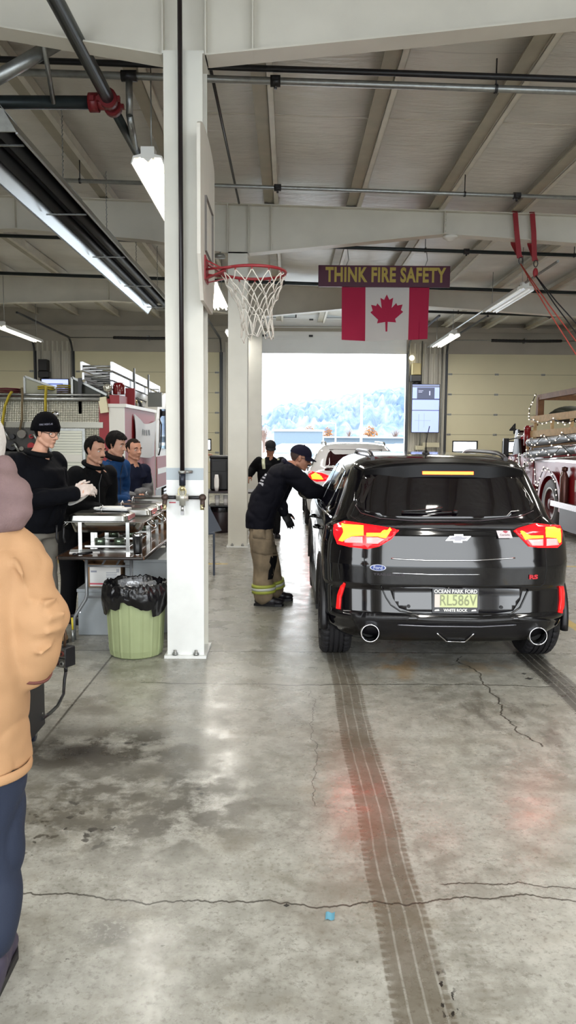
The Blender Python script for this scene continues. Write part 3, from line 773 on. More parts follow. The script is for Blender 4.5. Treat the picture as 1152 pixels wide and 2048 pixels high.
# bracket from backboard to the rim
mb.box((bxx + .012, rc.y - .10, rc.z - .07), (bxx + .022, rc.y + .10, rc.z + .1))
for s in (-1, 1):
    mb.bar((bxx + .02, rc.y + s * .07, rc.z + .07), rim(R(180 - s * 28)), .035, .01); mb.tube([Vector((bxx + .02, rc.y + s * .09, rc.z + .0)), rim(R(180 - s * 60), -.0)], .008, n=6)
    mb.bar((bxx + .02, rc.y + s * .07, rc.z - .06), rim(R(180 - s * 35), -.015), .03, .008)
for k in range(12):
    p = rim(2 * math.pi * k / 12); mb.tube([p, p - UZ * .022, p - UZ * .022 - Vector((math.cos(2 * math.pi * k / 12), math.sin(2 * math.pi * k / 12), 0)) * .014], .005, n=5)
mb.build('rim', red_rim, r)
mb = MB(); lv = [(RR, -.02), (.205, -.10), (.165, -.18), (.125, -.26), (.115, -.34), (.12, -.41)]
rnd = random.Random(3)
def np_(k, lev):
    rr, z = lv[lev]; th = 2 * math.pi * (k + (.5 if lev % 2 else 0)) / 12
    return rc + Vector((math.cos(th) * rr + .03 * lev / 5, math.sin(th) * rr, z + rnd.uniform(-.01, .01) * lev))
P = [[np_(k, l) for k in range(12)] for l in range(6)]
for l in range(5):
    for k in range(12):
        nb = (k, (k - 1) % 12) if l % 2 == 0 else (k, (k + 1) % 12)
        for q in nb:
            a_, b_ = P[l][k], P[l + 1][q]; mid = (a_ + b_) / 2 - (a_ + b_ - 2 * rc) * .02
            mb.tube([a_, mid, b_], .0042, n=5)
for k in range(12):
    a_, b_ = P[5][k], P[5][(k + 1) % 12]; mb.tube([a_, (a_ + b_) / 2 - UZ * .05, b_], .0045, n=5)
mb.build('net', mat('white net cord', 'd8d2c8', .8), r)
mb = MB(); mb.lathe([(.0, .06), (.07, .055), (.09, .02), (.085, .0), (0, -.01)], at(439, 516, 11.6), n=20); q = at(439, 516, 11.6); mb.tube([q + UZ * .05, q + Vector((0, .1, .1)), Vector((q.x, 11.84, zb(q.x) + .01))], .012, n=6); tag(mb.build('dome_lamp', galv), 'small round metal lamp seen just above the hoop rim', 'lamp')

# ================================================================== SIGN AND FLAG
YS = 14.0
a, b = at(637, 530, YS), at(901, 528, YS); z1 = a.z; z0 = at(770, 574, YS).z
r = empty('fire_safety_sign', ((a.x + b.x) / 2, YS, z0), 'dark maroon wooden sign with yellow words THINK FIRE SAFETY', 'sign')
mb = MB(); mb.box((a.x, YS, z0), (b.x, YS + .04, z1), bev=.006); mb.build('board', mat('maroon board', '4e1632', .4, var=.06, scale=3), r)
mb = MB(); text_mb(mb, 'THINK FIRE SAFETY', .345, ((a.x + b.x) / 2 + .02, YS - .004, (z0 + z1) / 2 + .01), UX, UZ, mat('yellow lettering', 'b8a24a', .5), .008, .012, fit=(b.x - a.x) * .915); mb.build('lettering', None, r)
for px in (695, 853):
    q = at(px, 530, YS); mb = MB(); mb.tube([(q.x - .02, YS + .02, z1), (q.x + .02, YS + .02, z1 + .1), (q.x - .01, YS + .02, zr(q.x))], .007, n=5); mb.build('chain', galv, r)
fa, fb = at(684, 573, YS), at(860, 573, YS); zt2 = z0 + .005; zbm = at(770, 679, YS).z
r = empty('canadian_flag', ((fa.x + fb.x) / 2, YS + .02, zbm), 'red and white Canadian maple leaf flag hanging under the sign', 'flag')
W, H = fb.x - fa.x, zt2 - zbm
def fl(u, v_): 
    drop = .012 * math.sin(u * 9) + .02 * abs(math.sin(math.pi * u)) * (v_)
    return Vector((fa.x + W * u - (.02 * v_ if u > .9 else 0) + .012 * v_ * (1 - u), YS + .05 + .03 * math.sin(u * 15 + v_ * 2) * (.15 + v_), zt2 - H * v_ * (1.0 + .02 * math.sin(u * 5)) - drop * .3))
cloth_r = mat('flag red cloth', 'b01c46', .8); cloth_w = mat('flag white cloth', 'd6d2d0', .8)
for nm, u0, u1, mm in (('red_band', 0, .27, cloth_r), ('white_field', .27, .77, cloth_w), ('red_band', .77, 1, cloth_r)):
    mb = MB(); mb.grid(lambda s, q: fl(u0 + (u1 - u0) * s, q), 24, 20); mb.grid(lambda s, q: fl(u0 + (u1 - u0) * s, q) + Vector((0, .004, 0)), 24, 20); mb.build(nm, mm, r)
leaf = [(0, 1), (.11, .79), (.27, .87), (.21, .47), (.40, .66), (.45, .56), (.67, .60), (.60, .38), (.70, .31), (.36, .03), (.40, -.11), (.05, -.07), (.06, -.48), (-.06, -.48), (-.05, -.07)]
leaf = leaf[:12] + [(.035, -.45)] + [(-.035, -.45)] + [(-x, y) for x, y in reversed(leaf[1:12])]
mb = MB(); cu, cz = .515, .52
lw = .30
bmx = bmesh.new()
r_ = delaunay_2d_cdt([Vector((x, y)) for x, y in leaf] + [], [(i, (i + 1) % len(leaf)) for i in range(len(leaf))], [], 1, 1e-6)
vs = [bmx.verts.new((x, y, 0)) for x, y in [tuple(v) for v in r_[0]]]
for f in r_[2]: bmx.faces.new([vs[i] for i in f])
bmesh.ops.subdivide_edges(bmx, edges=bmx.edges, cuts=3, use_grid_fill=True)
mp = {}
for v in bmx.verts:
    p = fl(cu + v.co.x * lw * 1.12 / W * 1.25, cz - (v.co.y - .2) * lw * 1.28 / H * 1.15); mp[v.index if False else v] = mb.bm.verts.new(p - Vector((0, .006, 0)))
for f in bmx.faces: mb.face([mp[v] for v in f.verts])
bmx.free(); mb.build('maple_leaf', cloth_r, r)

# ================================================================== STRAPS, ROPES, DETECTOR
strap_r = mat('red webbing', '8f1c26', .6)
black_rope = mat('black rope', '17171b', .7)
red_rope = mat('red cord', 'b0453a', .6)
for k, (px, py2, px2) in enumerate(((1030, 492, 1040), (1064, 498, 1070))):
    Y = 11.9; top = at(px, 428, Y); x = top.x; bot = at(px2, py2 + 25, Y - .06)
    r = empty('red_strap', (x, Y, zr(x)), ['left red webbing strap over the beam with a ring and red cords', 'right red webbing strap over the beam with a pulley and black ropes'][k], 'strap')
    mb = MB(); w_ = .045
    zt3 = zr(x) + .012
    Q = [(x - .03, Y - .115, zt3 - .02), (x, Y - .12, zb(x) + .1), (bot.x - .02, Y - .1, bot.z)]
    for a_, b_ in zip(Q, Q[1:]): mb.bar(a_, b_, .075, .005, up=(0, 1, 0))
    Q = [(x - .03, Y - .115, zt3), (x - .03, Y + .115, zt3), (x + .02, Y + .115, zb(x) - .02), (bot.x, Y - .09, bot.z)]
    mb.bar(Q[0], Q[1], .075, .005)
    for a_, b_ in zip(Q[1:], Q[2:]): mb.bar(a_, b_, .075, .005, up=(0, 1, 0))
    mb.build('webbing', strap_r, r)
    mb = MB(); e = Vector((bot.x, Y - .1, bot.z - .04)); mb.tube([e + Vector((.03 * math.cos(a_), 0, .05 * math.sin(a_))) for a_ in [j * .52 for j in range(12)]], .007, closed=True, n=6); mb.build('steel_ring', black_m, r)
    if k: mb = MB(); mb.ball(e - UZ * .13, (.04, .02, .07)); mb.build('pulley', strap_r, r)
    for (qx, qy) in (((1148, 700), (1160, 690)) if k == 0 else ((1150, 660), (1158, 650))):
        q = at(qx, qy, 11.0); s = e - UZ * (.05 if k == 0 else .17)
        end = s + (q - s) * 1.9
        mb = MB(); mb.tube([s, s + (q - s) * .5 + Vector((0, 0, -.03)), end], .009, n=6); mb.build('cord' if k == 0 else 'rope', red_rope if k == 0 else black_rope, r)
mb = MB(); q = at(902, 468, 11.85); mb.lathe([(.0, -.08), (.05, -.075), (.075, -.045), (.11, -.03), (.11, 0), (0, 0)], (q.x, 11.9, zb(q.x) + .0), n=24); tag(mb.build('smoke_detector', white_steel), 'small round white smoke detector under the beam right of the sign', 'detector')
# ================================================================== MONITORS, WALL BOXES
def screen(name, p0, p1, Y, lab, blocks, portrait=True):
    a, b = at(*p0, Y), at(*p1, Y)
    r = empty(name, ((a.x + b.x) / 2, Y, b.z), lab, 'monitor')
    mb = MB(); mb.box((a.x, Y, b.z), (b.x, Y + .06, a.z), bev=.006); mb.build('casing', black_pl, r)
    mb = MB(); e = .02
    mb.box((a.x + e, Y - .003, b.z + e), (b.x - e, Y, a.z - e), mat('screen pale blue', '9fb0f0', .3, emit=.75, ecol='9fb0f0'))
    W, H = b.x - a.x - 2 * e, a.z - b.z - 2 * e
    for i, (u0, v0, u1, v1, col) in enumerate(blocks):
        mb.box((a.x + e + W * u0, Y - .005 - .0005 * i, a.z - e - H * v0), (a.x + e + W * u1, Y - .003, a.z - e - H * v1), mat('screen ' + col, col, .3, emit=.6, ecol=col))
    mb.build('display', None, r)
    return r
rr_ = screen('wall_monitor', (824, 768), (878, 866), 23.3, 'tall portrait monitor on the wall right of the open bay door',
    [(0, .01, 1, .055, '6c7488'), (.17, .06, .82, .29, '4a5068'), (.22, .12, .40, .13, 'c0c8e8'), (.22, .15, .36, .16, 'c0c8e8'), (.62, .13, .66, .22, 'c0c8e8'), (0, .29, 1, .315, '3c425c'), (.0, .53, 1, .545, '4a506c'),
     (.25, .62, .262, .98, '7f8fd6'), (.45, .60, .46, .9, '8695da'), (.1, .75, .7, .757, '8a98dc')])
mb = MB(); q = at(862, 893, 23.35); mb.box(q - Vector((.25, .0, .02)), q + Vector((.25, .2, .12))); mb.box(q - Vector((.45, .02, .1)), q + Vector((-.2, .2, .02))); tag(mb.build('wall_shelf_unit', mat('cream plastic', 'c9c3a8', .5)), 'small cream shelf unit below the portrait monitor', 'shelf')
screen('wall_monitor', (82, 757), (138, 786), 23.2, 'wide monitor on the wall above the hose bed of the fire engine', [(.0, .05, 1, .3, 'c8d2f4'), (.2, .33, .8, .4, '38488c'), (.05, .55, .6, .95, 'c4ccf0')])
for k, (px, py, col) in enumerate(((832, 742, 'c8b880'), (88, 734, '1c1c20'))):
    q = at(px, py, 23.4)
    r = empty('door_opener', (q.x, q.y, q.z - .4), ['cream door opener box with a round lamp on the wall above the portrait monitor', 'black door opener box on the wall left of the closed door behind the engine'][k], 'door opener')
    mb = MB(); mb.box(q + Vector((-.13, -.15, -.12)), q + Vector((.13, .15, .22)), bev=.02); mb.build('motor_box', mat('opener ' + col, col, .45), r)
    mb = MB(); mb.box(q + Vector((-.16, -.1, -.32)), q + Vector((.16, .12, -.12)), bev=.02); mb.cyl(q + Vector((-.1, -.02, -.4)), q + Vector((.14, -.02, -.34)), .06); mb.build('gear_case', black_m, r)
    if k == 0:
        mb = MB(); mb.ball(q + Vector((-.14, -.05, .38)), .08); mb.build('lamp', mat('warm lamp', 'fff0c0', .4, emit=2.5), r)
for k, (px, c) in enumerate(((840, 0), (880, 1))):
    q = at(px, 900, 23.5); mb = MB(); mb.cyl((q.x, 23.5, 0), (q.x, 23.5, 4.6), .018); tag(mb.build('wall_conduit', galv), ['thin steel conduit on the wall beside the open door', 'thin steel conduit on the wall beside the door marked 4'][k], 'conduit')

# ================================================================== SERVING TABLES
wood_top = mat('brown laminate', '6b4a34', .18, var=.12, scale=14, coat=.4)
grey_tube = mat('grey painted steel tube', '8e9194', .35, .5)
TX0, TX1 = -1.815, -1.125
def table(y0, y1, lab):
    r = empty('folding_table', ((TX0 + TX1) / 2, (y0 + y1) / 2, 0), lab, 'table')
    mb = MB(); mb.box((TX0, y0, .715), (TX1, y1, .74), bev=.006); mb.build('tabletop', wood_top, r)
    mb = MB(); z = .7275
    mb.tube([(TX0, y0 + .02, z), (TX0 + .02, y0, z), (TX1 - .02, y0, z), (TX1, y0 + .02, z), (TX1, y1 - .02, z), (TX1 - .02, y1, z), (TX0 + .02, y1, z), (TX0, y1 - .02, z)], .0135, closed=True, n=8); mb.build('edge_trim', mat('dark edge trim', '2a2422', .3), r)
    for ye, s in ((y0 + .28, -1), (y1 - .28, 1)):
        for xx in (TX0 + .10, TX1 - .10):
            sx = 1 if xx > (TX0 + TX1) / 2 else -1
            mb = MB(); mb.tube([(xx - sx * .06, ye, .71), (xx - sx * .06, ye, .38), (xx - sx * .05, ye, .34), (xx + sx * .04, ye, .20), (xx + sx * .05, ye, .16), (xx + sx * .05, ye, 0)], .014); mb.build('leg', grey_tube, r)
        for zz in (.36, .62): mb = MB(); mb.cyl((TX0 + .16, ye, zz), (TX1 - .16, ye, zz), .01); mb.build('cross_bar', grey_tube, r)
        mb = MB(); mx = (TX0 + TX1) / 2; mb.tube([(mx - .06, ye, .62), (mx - .06, ye - s * .38, .71)], .008); mb.tube([(mx + .06, ye, .62), (mx + .06, ye - s * .38, .71)], .008); mb.build('leg_brace', grey_tube, r)
    return r
table(5.98, 7.80, 'brown folding table nearest, carrying the front chafing dishes')
table(7.83, 9.66, 'brown folding table behind the first, carrying the paper bags')

TZ = .7405
def chafer(yc, open_front, lab):
    """full-size steel chafing dish, long side across the table"""
    r = empty('chafing_dish', (0, 0, 0), lab, 'chafing dish')
    L, W = .60, .36
    def ring(mb, hx, hy, z0, z1, hx2, hy2, m=None, bev=.02):
        vs = []
        for z, a, b in ((z0, hx, hy), (z1, hx2, hy2)):
            vs.append([mb.bm.verts.new((x, y, z)) for x, y in rrect(a, b, bev)])
        n = len(vs[0])
        for i in range(n): mb.face([vs[0][i], vs[0][(i + 1) % n], vs[1][(i + 1) % n], vs[1][i]], m, True)
        return vs
    def rrect(a, b, q):
        pts = []
        for cx, cy, s in ((a - q, b - q, 0), (-a + q, b - q, 90), (-a + q, -b + q, 180), (a - q, -b + q, 270)):
            for k in range(5): t_ = R(s + k * 22.5); pts.append((cx + q * math.cos(t_), cy + q * math.sin(t_)))
        return pts
    hx, hy = L / 2, W / 2
    # water pan
    mb = MB(); v = ring(mb, hx - .045, hy - .03, .17, .25, hx - .02, hy - .012, None, .05); mb.face(v[0]); v2 = ring(mb, hx - .02, hy - .012, .25, .26, hx + .01, hy + .01, None, .05)
    mb.build('water_pan', steel, r)
    mb = MB(); v = ring(mb, hx + .025, hy + .02, .256, .262, hx + .025, hy + .02, None, .012); mb.face(v[1]); mb.face(v[0]); mb.build('rim_tray', steel, r)
    # stand
    for sx in (-1, 1):
        for sy in (-1, 1):
            mb = MB(); x = sx * (hx - .11); y = sy * (hy + .012)
            mb.box((x - .014, y - .004, .005), (x + .014, y + .004, .256)); mb.box((x - .014, y - .004 - (.02 if sy > 0 else 0), .0), (x + .014, y + .004 + (.02 if sy < 0 else 0), .006)); mb.build('leg', steel, r)
        mb = MB(); x = sx * (hx + .03)
        mb.tube([(sx * (hx + .02), -.09, .25), (x + sx * .03, -.09, .22), (x + sx * .045, -.05, .2), (x + sx * .045, .05, .2), (x + sx * .03, .09, .22), (sx * (hx + .02), .09, .25)], .005, n=6); mb.build('carry_handle', chrome, r)
    mb = MB(); mb.box((-hx + .12, -hy + .03, .045), (hx - .12, hy - .03, .05)); mb.box((-hx + .12, -hy + .03, .045), (hx - .12, -hy + .034, .065)); mb.build('fuel_shelf', steel, r)
    for sx in (-.08, .08):
        mb = MB(); mb.lathe([(.0, .052), (.042, .052), (.042, .105), (.03, .108), (0, .108)], (sx, 0, 0), n=20); mb.build('fuel_can', mat('fuel can', '8a9a86', .25, .8), r)
    # lid
    lx = -.055 if open_front else 0; tlt = R(0)
    mb = MB()
    v = ring(mb, hx - .012, hy - .004, .266, .305, hx - .02, hy - .012, None, .05)
    vv = ring(mb, hx - .02, hy - .012, .305, .325, hx - .06, hy - .05, None, .045)
    mb.face(vv[1], None, False)
    # dark reflecting flat top inset is the same steel
    for vt in mb.bm.verts: vt.co.x = vt.co.x * (.84 if open_front else 1) + lx
    lid = mb.build('lid', steel, r)
    mb = MB(); mb.tube([(lx, -.045, .325), (lx, -.042, .355), (lx, 0, .372), (lx, .042, .355), (lx, .045, .325)], .0055, n=8); mb.build('handle', chrome, lid)
    mb = MB(); x = (hx - .016) * (.84 if open_front else 1) + lx
    mb.box((x, -.13, .272), (x + .003, .13, .302)); mb.build('red_label', mat('pink red label', 'd98a8c', .5), r)
    r.location = ((TX0 + TX1) / 2 - .0, yc, TZ)
    return r
c1 = chafer(6.30, True, 'nearest steel chafing dish with its lid pushed aside')
for yc, lab in ((6.80, 'second steel chafing dish from the front, a pink label on its end'), (7.28, 'third steel chafing dish from the front'), (7.98, 'farthest steel chafing dish, in front of the paper bags')):
    chafer(yc, False, lab)
# napkin bundle on the front lid
mb = MB(); c = Vector((-1.44, 6.34, TZ + .345)); rot = Matrix.Rotation(R(-8), 3, 'Z')
mb.obox(c, (.27, .12, .022), rot, None, .006); mb.obox(c + Vector((-.02, .0, .012)), (.2, .10, .016), Matrix.Rotation(R(6), 3, 'Z'), None, .006)
for k in range(7): mb.ball(c + Vector((-.14 + .012 * k, -.04 + .013 * k, .006)), (.02, .03, .012), n=8, k=5)
tag(mb.build('paper_towel', paper), 'folded white paper towel lying on the nearest chafing dish lid', 'paper towel')
# tumbler
q = at(274, 1113, 6.03)
r = empty('tumbler', (q.x, 6.06, TZ), 'black insulated tumbler at the table corner', 'tumbler')
mb = MB(); mb.lathe([(.0, .012), (.030, .012), (.033, .03), (.040, .16), (.0, .162)], (q.x, 6.06, TZ), n=28); mb.build('body', mat('black powder coat', '121214', .35), r)
mb = MB(); mb.lathe([(.0, .0), (.030, .0), (.030, .014), (0, .014)], (q.x, 6.06, TZ), n=28); mb.lathe([(.040, .158), (.041, .172), (.036, .174), (.0, .168)], (q.x, 6.06, TZ), n=28); mb.build('steel_rim_and_base', chrome, r)
# spoon/lighter and paper on the table
mb = MB(); mb.cyl((-1.66, 6.03, TZ + .012), (-1.57, 6.12, TZ + .012), .01); mb.ball((-1.68, 6.01, TZ + .014), (.018, .014, .01)); tag(mb.build('lighter', black_pl), 'small black gas lighter lying before the nearest chafing dish', 'lighter')
mb = MB(); mb.obox((-1.66, 6.25, TZ + .004), (.24, .16, .008), Matrix.Rotation(R(12), 3, 'Z')); tag(mb.build('paper_sheet', paper), 'white sheet of paper under the nearest chafing dish', 'paper')
# paper bags and cartons at the far end
def kbag(x, y, w_, d, h, lab, seed, name='paper_bag', cat='paper bag'):
    mb = MB()
    def f(u, v_):
        th = 2 * math.pi * u; rr = (abs(math.cos(th)) ** 4 + abs(math.sin(th)) ** 4) ** (-.25)
        k = 1 - .25 * v_ ** 3; n_ = noise.noise(Vector((math.cos(th) * 2 + seed, math.sin(th) * 2, v_ * 4))) * .03
        return (x + (w_ / 2 * k + n_) * rr * math.cos(th), y + (d / 2 * k + n_) * rr * math.sin(th), TZ + h * v_ + n_ * v_)
    mb.grid(f, 32, 10); mb.bm.verts.ensure_lookup_table()
    mb.ball((x, y, TZ + h * .97), (w_ * .36, d * .36, .02), n=12, k=5)
    return tag(mb.build(name, kraft), lab, cat)
kbag(-1.60, 8.75, .26, .2, .20, 'crumpled brown paper bag at the left of the far bags', 1)
kbag(-1.33, 8.65, .26, .2, .22, 'crumpled brown paper bag at the right beside the column', 5)
kbag(-1.47, 8.95, .3, .2, .24, 'crumpled brown paper bag standing behind the other two', 9)
mb = MB(); mb.box((-1.30, 9.2, TZ), (-1.14, 9.55, TZ + .36)); tag(mb.build('carton', mat('dark carton', '5a4034', .8)), 'dark brown carton on the far end of the tables', 'carton')
mb = MB(); mb.box((-1.36, 8.25, TZ), (-1.14, 8.5, TZ + .19), bev=.004); tag(mb.build('carton', kraft), 'kraft carton beside the farthest chafing dish', 'carton')

# things under the table
grey_bin = mat('grey coated steel', '989ea2', .4, var=.05, scale=3)
a, b = at(157, 1271, 6.53), at(240, 1271, 6.53)
def steel_box(x0, x1, y0, y1, z1, lab):
    r = empty('equipment_case', ((x0 + x1) / 2, (y0 + y1) / 2, 0), lab, 'case')
    mb = MB(); mb.box((x0, y0, 0), (x1, y1, z1 - .02), bev=.008); mb.build('body', grey_bin, r)
    mb = MB(); mb.box((x0 - .008, y0 - .008, z1 - .03), (x1 + .008, y1 + .008, z1), bev=.006); mb.build('lid', grey_bin, r)
    for q in (x0 + .02, x1 - .02):
        m2 = MB(); m2.lathe([(.006, -.004), (.006, 0)], (q, y0, z1 * .5), axis='Y', n=8, close=True); m2.build('rivet', chrome, r)
steel_box(-1.77, -1.41, 6.40, 7.0, .40, 'low grey steel case under the table with a carton on it')
steel_box(-1.39, -.98, 6.5, 7.2, .64, 'taller grey steel case under the table behind the bin')
q0, q1 = at(172, 1183, 6.45), at(241, 1183, 6.45)
r = empty('label_carton', ((q0.x + q1.x) / 2, 6.6000, .402), 'open cardboard carton with a white shipping label under the table', 'carton')
mb = MB(); mb.box((q0.x, 6.4700, .402), (q1.x, 6.7500, .42)); 
for s in ((q0.x, 6.4700, q0.x + .005, 6.7500), (q1.x - .005, 6.4700, q1.x, 6.7500), (q0.x, 6.4700, q1.x, 6.4750), (q0.x, 6.7450, q1.x, 6.7500)): mb.box((s[0], s[1], .402), (s[2], s[3], .60))
mb.bar((q0.x + .005, 6.6100, .6), (q0.x - .05, 6.6100, .66), .27, .004, up=(0, 0, 1)); mb.build('box', kraft, r)
mb = MB(); mb.box((q0.x + .03, 6.4660, .41), (q1.x - .0, 6.4700, .585)); mb.build('label', paper, r)
mb = MB(); mb.box((q0.x + .03, 6.4640, .425), (q1.x, 6.4660, .438)); mb.build('red_stripe', mat('label red', 'd05a6a', .6), r)
mb = MB(); gm = mat('faded print', '9a9ca8', .6)
for k in range(5): mb.box((q0.x + .17, 6.4645, .47 + k * .014), (q0.x + .26, 6.4660, .475 + k * .014), gm)
mb.box((q0.x + .04, 6.4645, .53), (q0.x + .09, 6.4660, .545), gm); mb.box((q0.x + .26, 6.4645, .53), (q0.x + .267, 6.4660, .56), gm); mb.box((q0.x + .272, 6.4645, .53), (q0.x + .279, 6.4660, .56), gm); mb.build('print', None, r)

# ================================================================== TRASH CAN
tq = Vector((at(277, 1300, 5.8).x - .03, 5.87, 0)); tx, ty = tq.x, tq.y
r = empty('trash_can', (tx, ty, 0), 'pale green ribbed plastic trash can with a black liner', 'trash can')
mb = MB(); n_ = 96
prof = [(0, .0), (.175, .0), (.195, .012), (.205, .06), (.228, .50), (.232, .53), (.222, .535)]
rings = []
for (rr, z) in prof:
    ring = []
    for j in range(n_):
        th = 2 * math.pi * j / n_; rib = .005 if (j % 6 == 0 and .01 < z < .52) else 0
        ring.append(mb.bm.verts.new((tx + (rr + rib) * math.cos(th), ty + (rr + rib) * math.sin(th), z)))
    rings.append(ring)
for i in range(len(rings) - 1):
    for j in range(n_): mb.face([rings[i][j], rings[i][(j + 1) % n_], rings[i + 1][(j + 1) % n_], rings[i + 1][j]], None, False)
mb.build('bin', mat('pale green plastic', '9da87e', .45, var=.05, scale=6), r)
mb = MB()
def bag(u, v_):
    th = 2 * math.pi * u
    n1 = noise.noise(Vector((math.cos(th) * 3, math.sin(th) * 3, v_ * 3))); n2 = noise.noise(Vector((math.cos(th) * 9, math.sin(th) * 9, v_ * 7)))
    hem = .36 + .035 * math.sin(th * 3 + 1) + .03 * n1 + (.05 if abs(((th - 4.9 + math.pi) % (2 * math.pi)) - math.pi) < .5 else 0)
    if v_ < .6:
        s = v_ / .6; z = hem + (.575 - hem) * s; rr = .243 + .022 * math.sin(math.pi * s) + .014 * n1 + .008 * n2 - .006 * s
    else:
        s = (v_ - .6) / .4; z = .575 - .16 * s + .012 * n2; rr = .232 - .06 * s + .02 * n1
    return (tx + rr * math.cos(th), ty + rr * math.sin(th), z + .01 * n2)
mb.grid(bag, 160, 40)
mb.build('liner', mat('black bin liner', '0c0c10', .22, bump=.6, scale=14), r)
mb = MB()
for k in range(14):
    rnd2 = random.Random(k); c = Vector((tx + rnd2.uniform(-.13, .13), ty + rnd2.uniform(-.12, .12), .47 + rnd2.uniform(0, .05)))
    rot = Euler((rnd2.uniform(0, 3), rnd2.uniform(0, 3), 0)).to_matrix()
    mb.grid(lambda u, v_, c=c, rot=rot, k=k: c + rot @ Vector(((u - .5) * .13, (v_ - .5) * .13, .03 * noise.noise(Vector((u * 5, v_ * 5, k))))), 8, 8)
o = tag(mb.build('plastic_wrap', mat('clear crumpled film', 'd0d2d6', .15, .3, alpha=.45)), 'crumpled clear plastic film lying in the trash can', 'plastic film', kind='stuff')

# ================================================================== BLACK CABINET, SOCKET BOX, CABLE
cx1 = -1.352
r = empty('black_cabinet', (cx1 - .25, 3.95, 0), 'black wheeled cabinet half hidden behind the tan jacket', 'cabinet')
mb = MB(); mb.box((cx1 - .5, 3.72, .07), (cx1, 4.19, .72), bev=.01); mb.build('body', mat('black scuffed panel', '17171b', .5, var=.3, scale=25), r)
for (x, y) in ((cx1 - .05, 3.78), (cx1 - .44, 3.78), (cx1 - .05, 4.12), (cx1 - .44, 4.12)):
    mb = MB(); mb.lathe([(.0, -.015), (.034, -.015), (.036, -.008), (.036, .008), (.034, .015), (0, .015)], (x, y, .036), axis='X', n=20); w_ = mb.build('caster', mat('dark blue caster', '1a2030', .4), r)
    mb = MB(); mb.box((x - .02, y - .01, .03), (x - .016, y + .02, .075)); mb.box((x + .016, y - .01, .03), (x + .02, y + .02, .075)); mb.build('fork', galv, w_)
for z in (.15, .32, .5):
    mb = MB(); mb.lathe([(.005, -.003), (.005, 0)], (cx1 + .002, 4.14, z), axis='X', n=8, close=True); mb.build('screw', galv, r)
# socket box on a bent arm from the cabinet, cable looping back into it
bc = at(131, 1312, 4.75)
r = empty('socket_box', (bc.x, bc.y, bc.z - .08), 'metal multi-socket box on an arm above the floor beside the tan sleeve', 'socket box')
rot = Matrix.Rotation(R(-28), 3, 'Z')
mb = MB(); mb.obox(bc, (.085, .09, .125), rot, None, .006); mb.build('box', mat('dark box metal', '26262a', .4, .4), r)
mb = MB(); mb.obox(bc + rot @ Vector((0.0, -.047, .030)), (.078, .006, .055), rot); mb.obox(bc + rot @ Vector((0, -.047, -.032)), (.078, .006, .055), rot); mb.build('face_plate', mat('scratched plate', '6c6a66', .4, .7, var=.4, scale=60), r)
for (dx, dz, k) in ((-.019, .03, 0), (.02, .03, 1), (-.019, -.032, 2), (.02, -.034, 3)):
    mb = MB(); c = bc + rot @ Vector((dx, -.050, dz)); ax = rot @ Vector((0, -1, 0)); mb.cyl(c, c + ax * .008, .017, n=16); s_ = mb.build('socket', [galv, mat('rust red', '6a3028', .5), mat('dark red', '3c1a1e', .5), galv][k], r)
    mb = MB(); mb.cyl(c + ax * .008, c + ax * .011, .008, n=10); mb.build('pin_hole', black_m, s_)
mb = MB(); mb.tube([bc + Vector((-.005, 0, .06)), bc + Vector((0, .01, .14)), bc + Vector((-.03, .02, .25)), Vector((cx1 - .1, 4.25, bc.z + .33)), Vector((cx1 - .15, 4.1, .70))], .009, n=8); mb.build('support_arm', mat('brown arm', '5c4636', .5, .4), r)
mb = MB(); mb.cyl(bc - UZ * .062, bc - UZ * .10, .012, n=10); e = Vector((cx1, 4.12, at(84, 1434, 4.15).z))
pts = [bc - UZ * .10, at(129, 1360, 4.75), at(127, 1388, 4.7), at(115, 1412, 4.5), at(98, 1428, 4.3), e]
mb.tube(pts, .010, n=10); mb.build('cable', mat('black cable', '15151a', .35), r)
# yellow tipped cable end beside the table leg
mb = MB(); g0, g1 = at(144, 1246, 6.2), at(146, 1283, 6.2); 
r = empty('floor_post', (g1.x, 6.2, 0), 'short steel stub with a yellow sleeve beside the table foot', 'stub')
mb.cyl((g1.x, 6.2, 0), (g1.x, 6.2, .10), .012, n=10); mb.build('stub', galv, r)
mb = MB(); mb.cyl((g1.x, 6.2, .10), (g1.x - .004, 6.2, .2), .009, n=8); mb.build('sleeve', mat('yellow sleeve', 'd0bc3a', .5), r)

# ================================================================== DRINKS STAND behind the column
r = empty('drinks_dispenser', (-1.0, 13.6, .78), 'black insulated drinks dispenser on a small table between the columns', 'drinks dispenser')
q = at(437, 980, 13.6); xl, xr = at(420, 980, 13.6).x, at(457, 980, 13.6).x; zt4 = at(437, 911, 13.6).z; zb4 = at(437, 981, 13.6).z
r.location = ((xl + xr) / 2, 13.75, zb4)
mb = MB(); mb.box((xl, 13.6, zb4), (xr, 14.0, zt4 - .04), bev=.03, seg=3); mb.build('tank', black_pl, r)
mb = MB(); mb.box((xl - .01, 13.58, zt4 - .06), (xr + .01, 14.02, zt4), bev=.025, seg=3); mb.build('lid', black_pl, r)
mb = MB(); mb.box((xl + .04, 13.585, zt4 - .28), (xr - .04, 13.6, zt4 - .1), bev=.004); mb.box((xl - .015, 13.65, zt4 - .1), (xl, 13.7, zt4 - .02), galv); mb.build('latch_panel', black_pl, r)
mb = MB(); xs0, xs1 = at(418, 983, 13.6).x, at(458, 983, 13.6).x
r = empty('drinks_table', ((xs0 + xs1) / 2, 13.7, 0), 'small dark table under the drinks dispenser', 'table')
mb.box((xs0 - .1, 13.3, zb4 - .03), (xs1 + .45, 14.1, zb4 - .002)); mb.build('tabletop', mat('dark table top', '2c2226', .4), r)
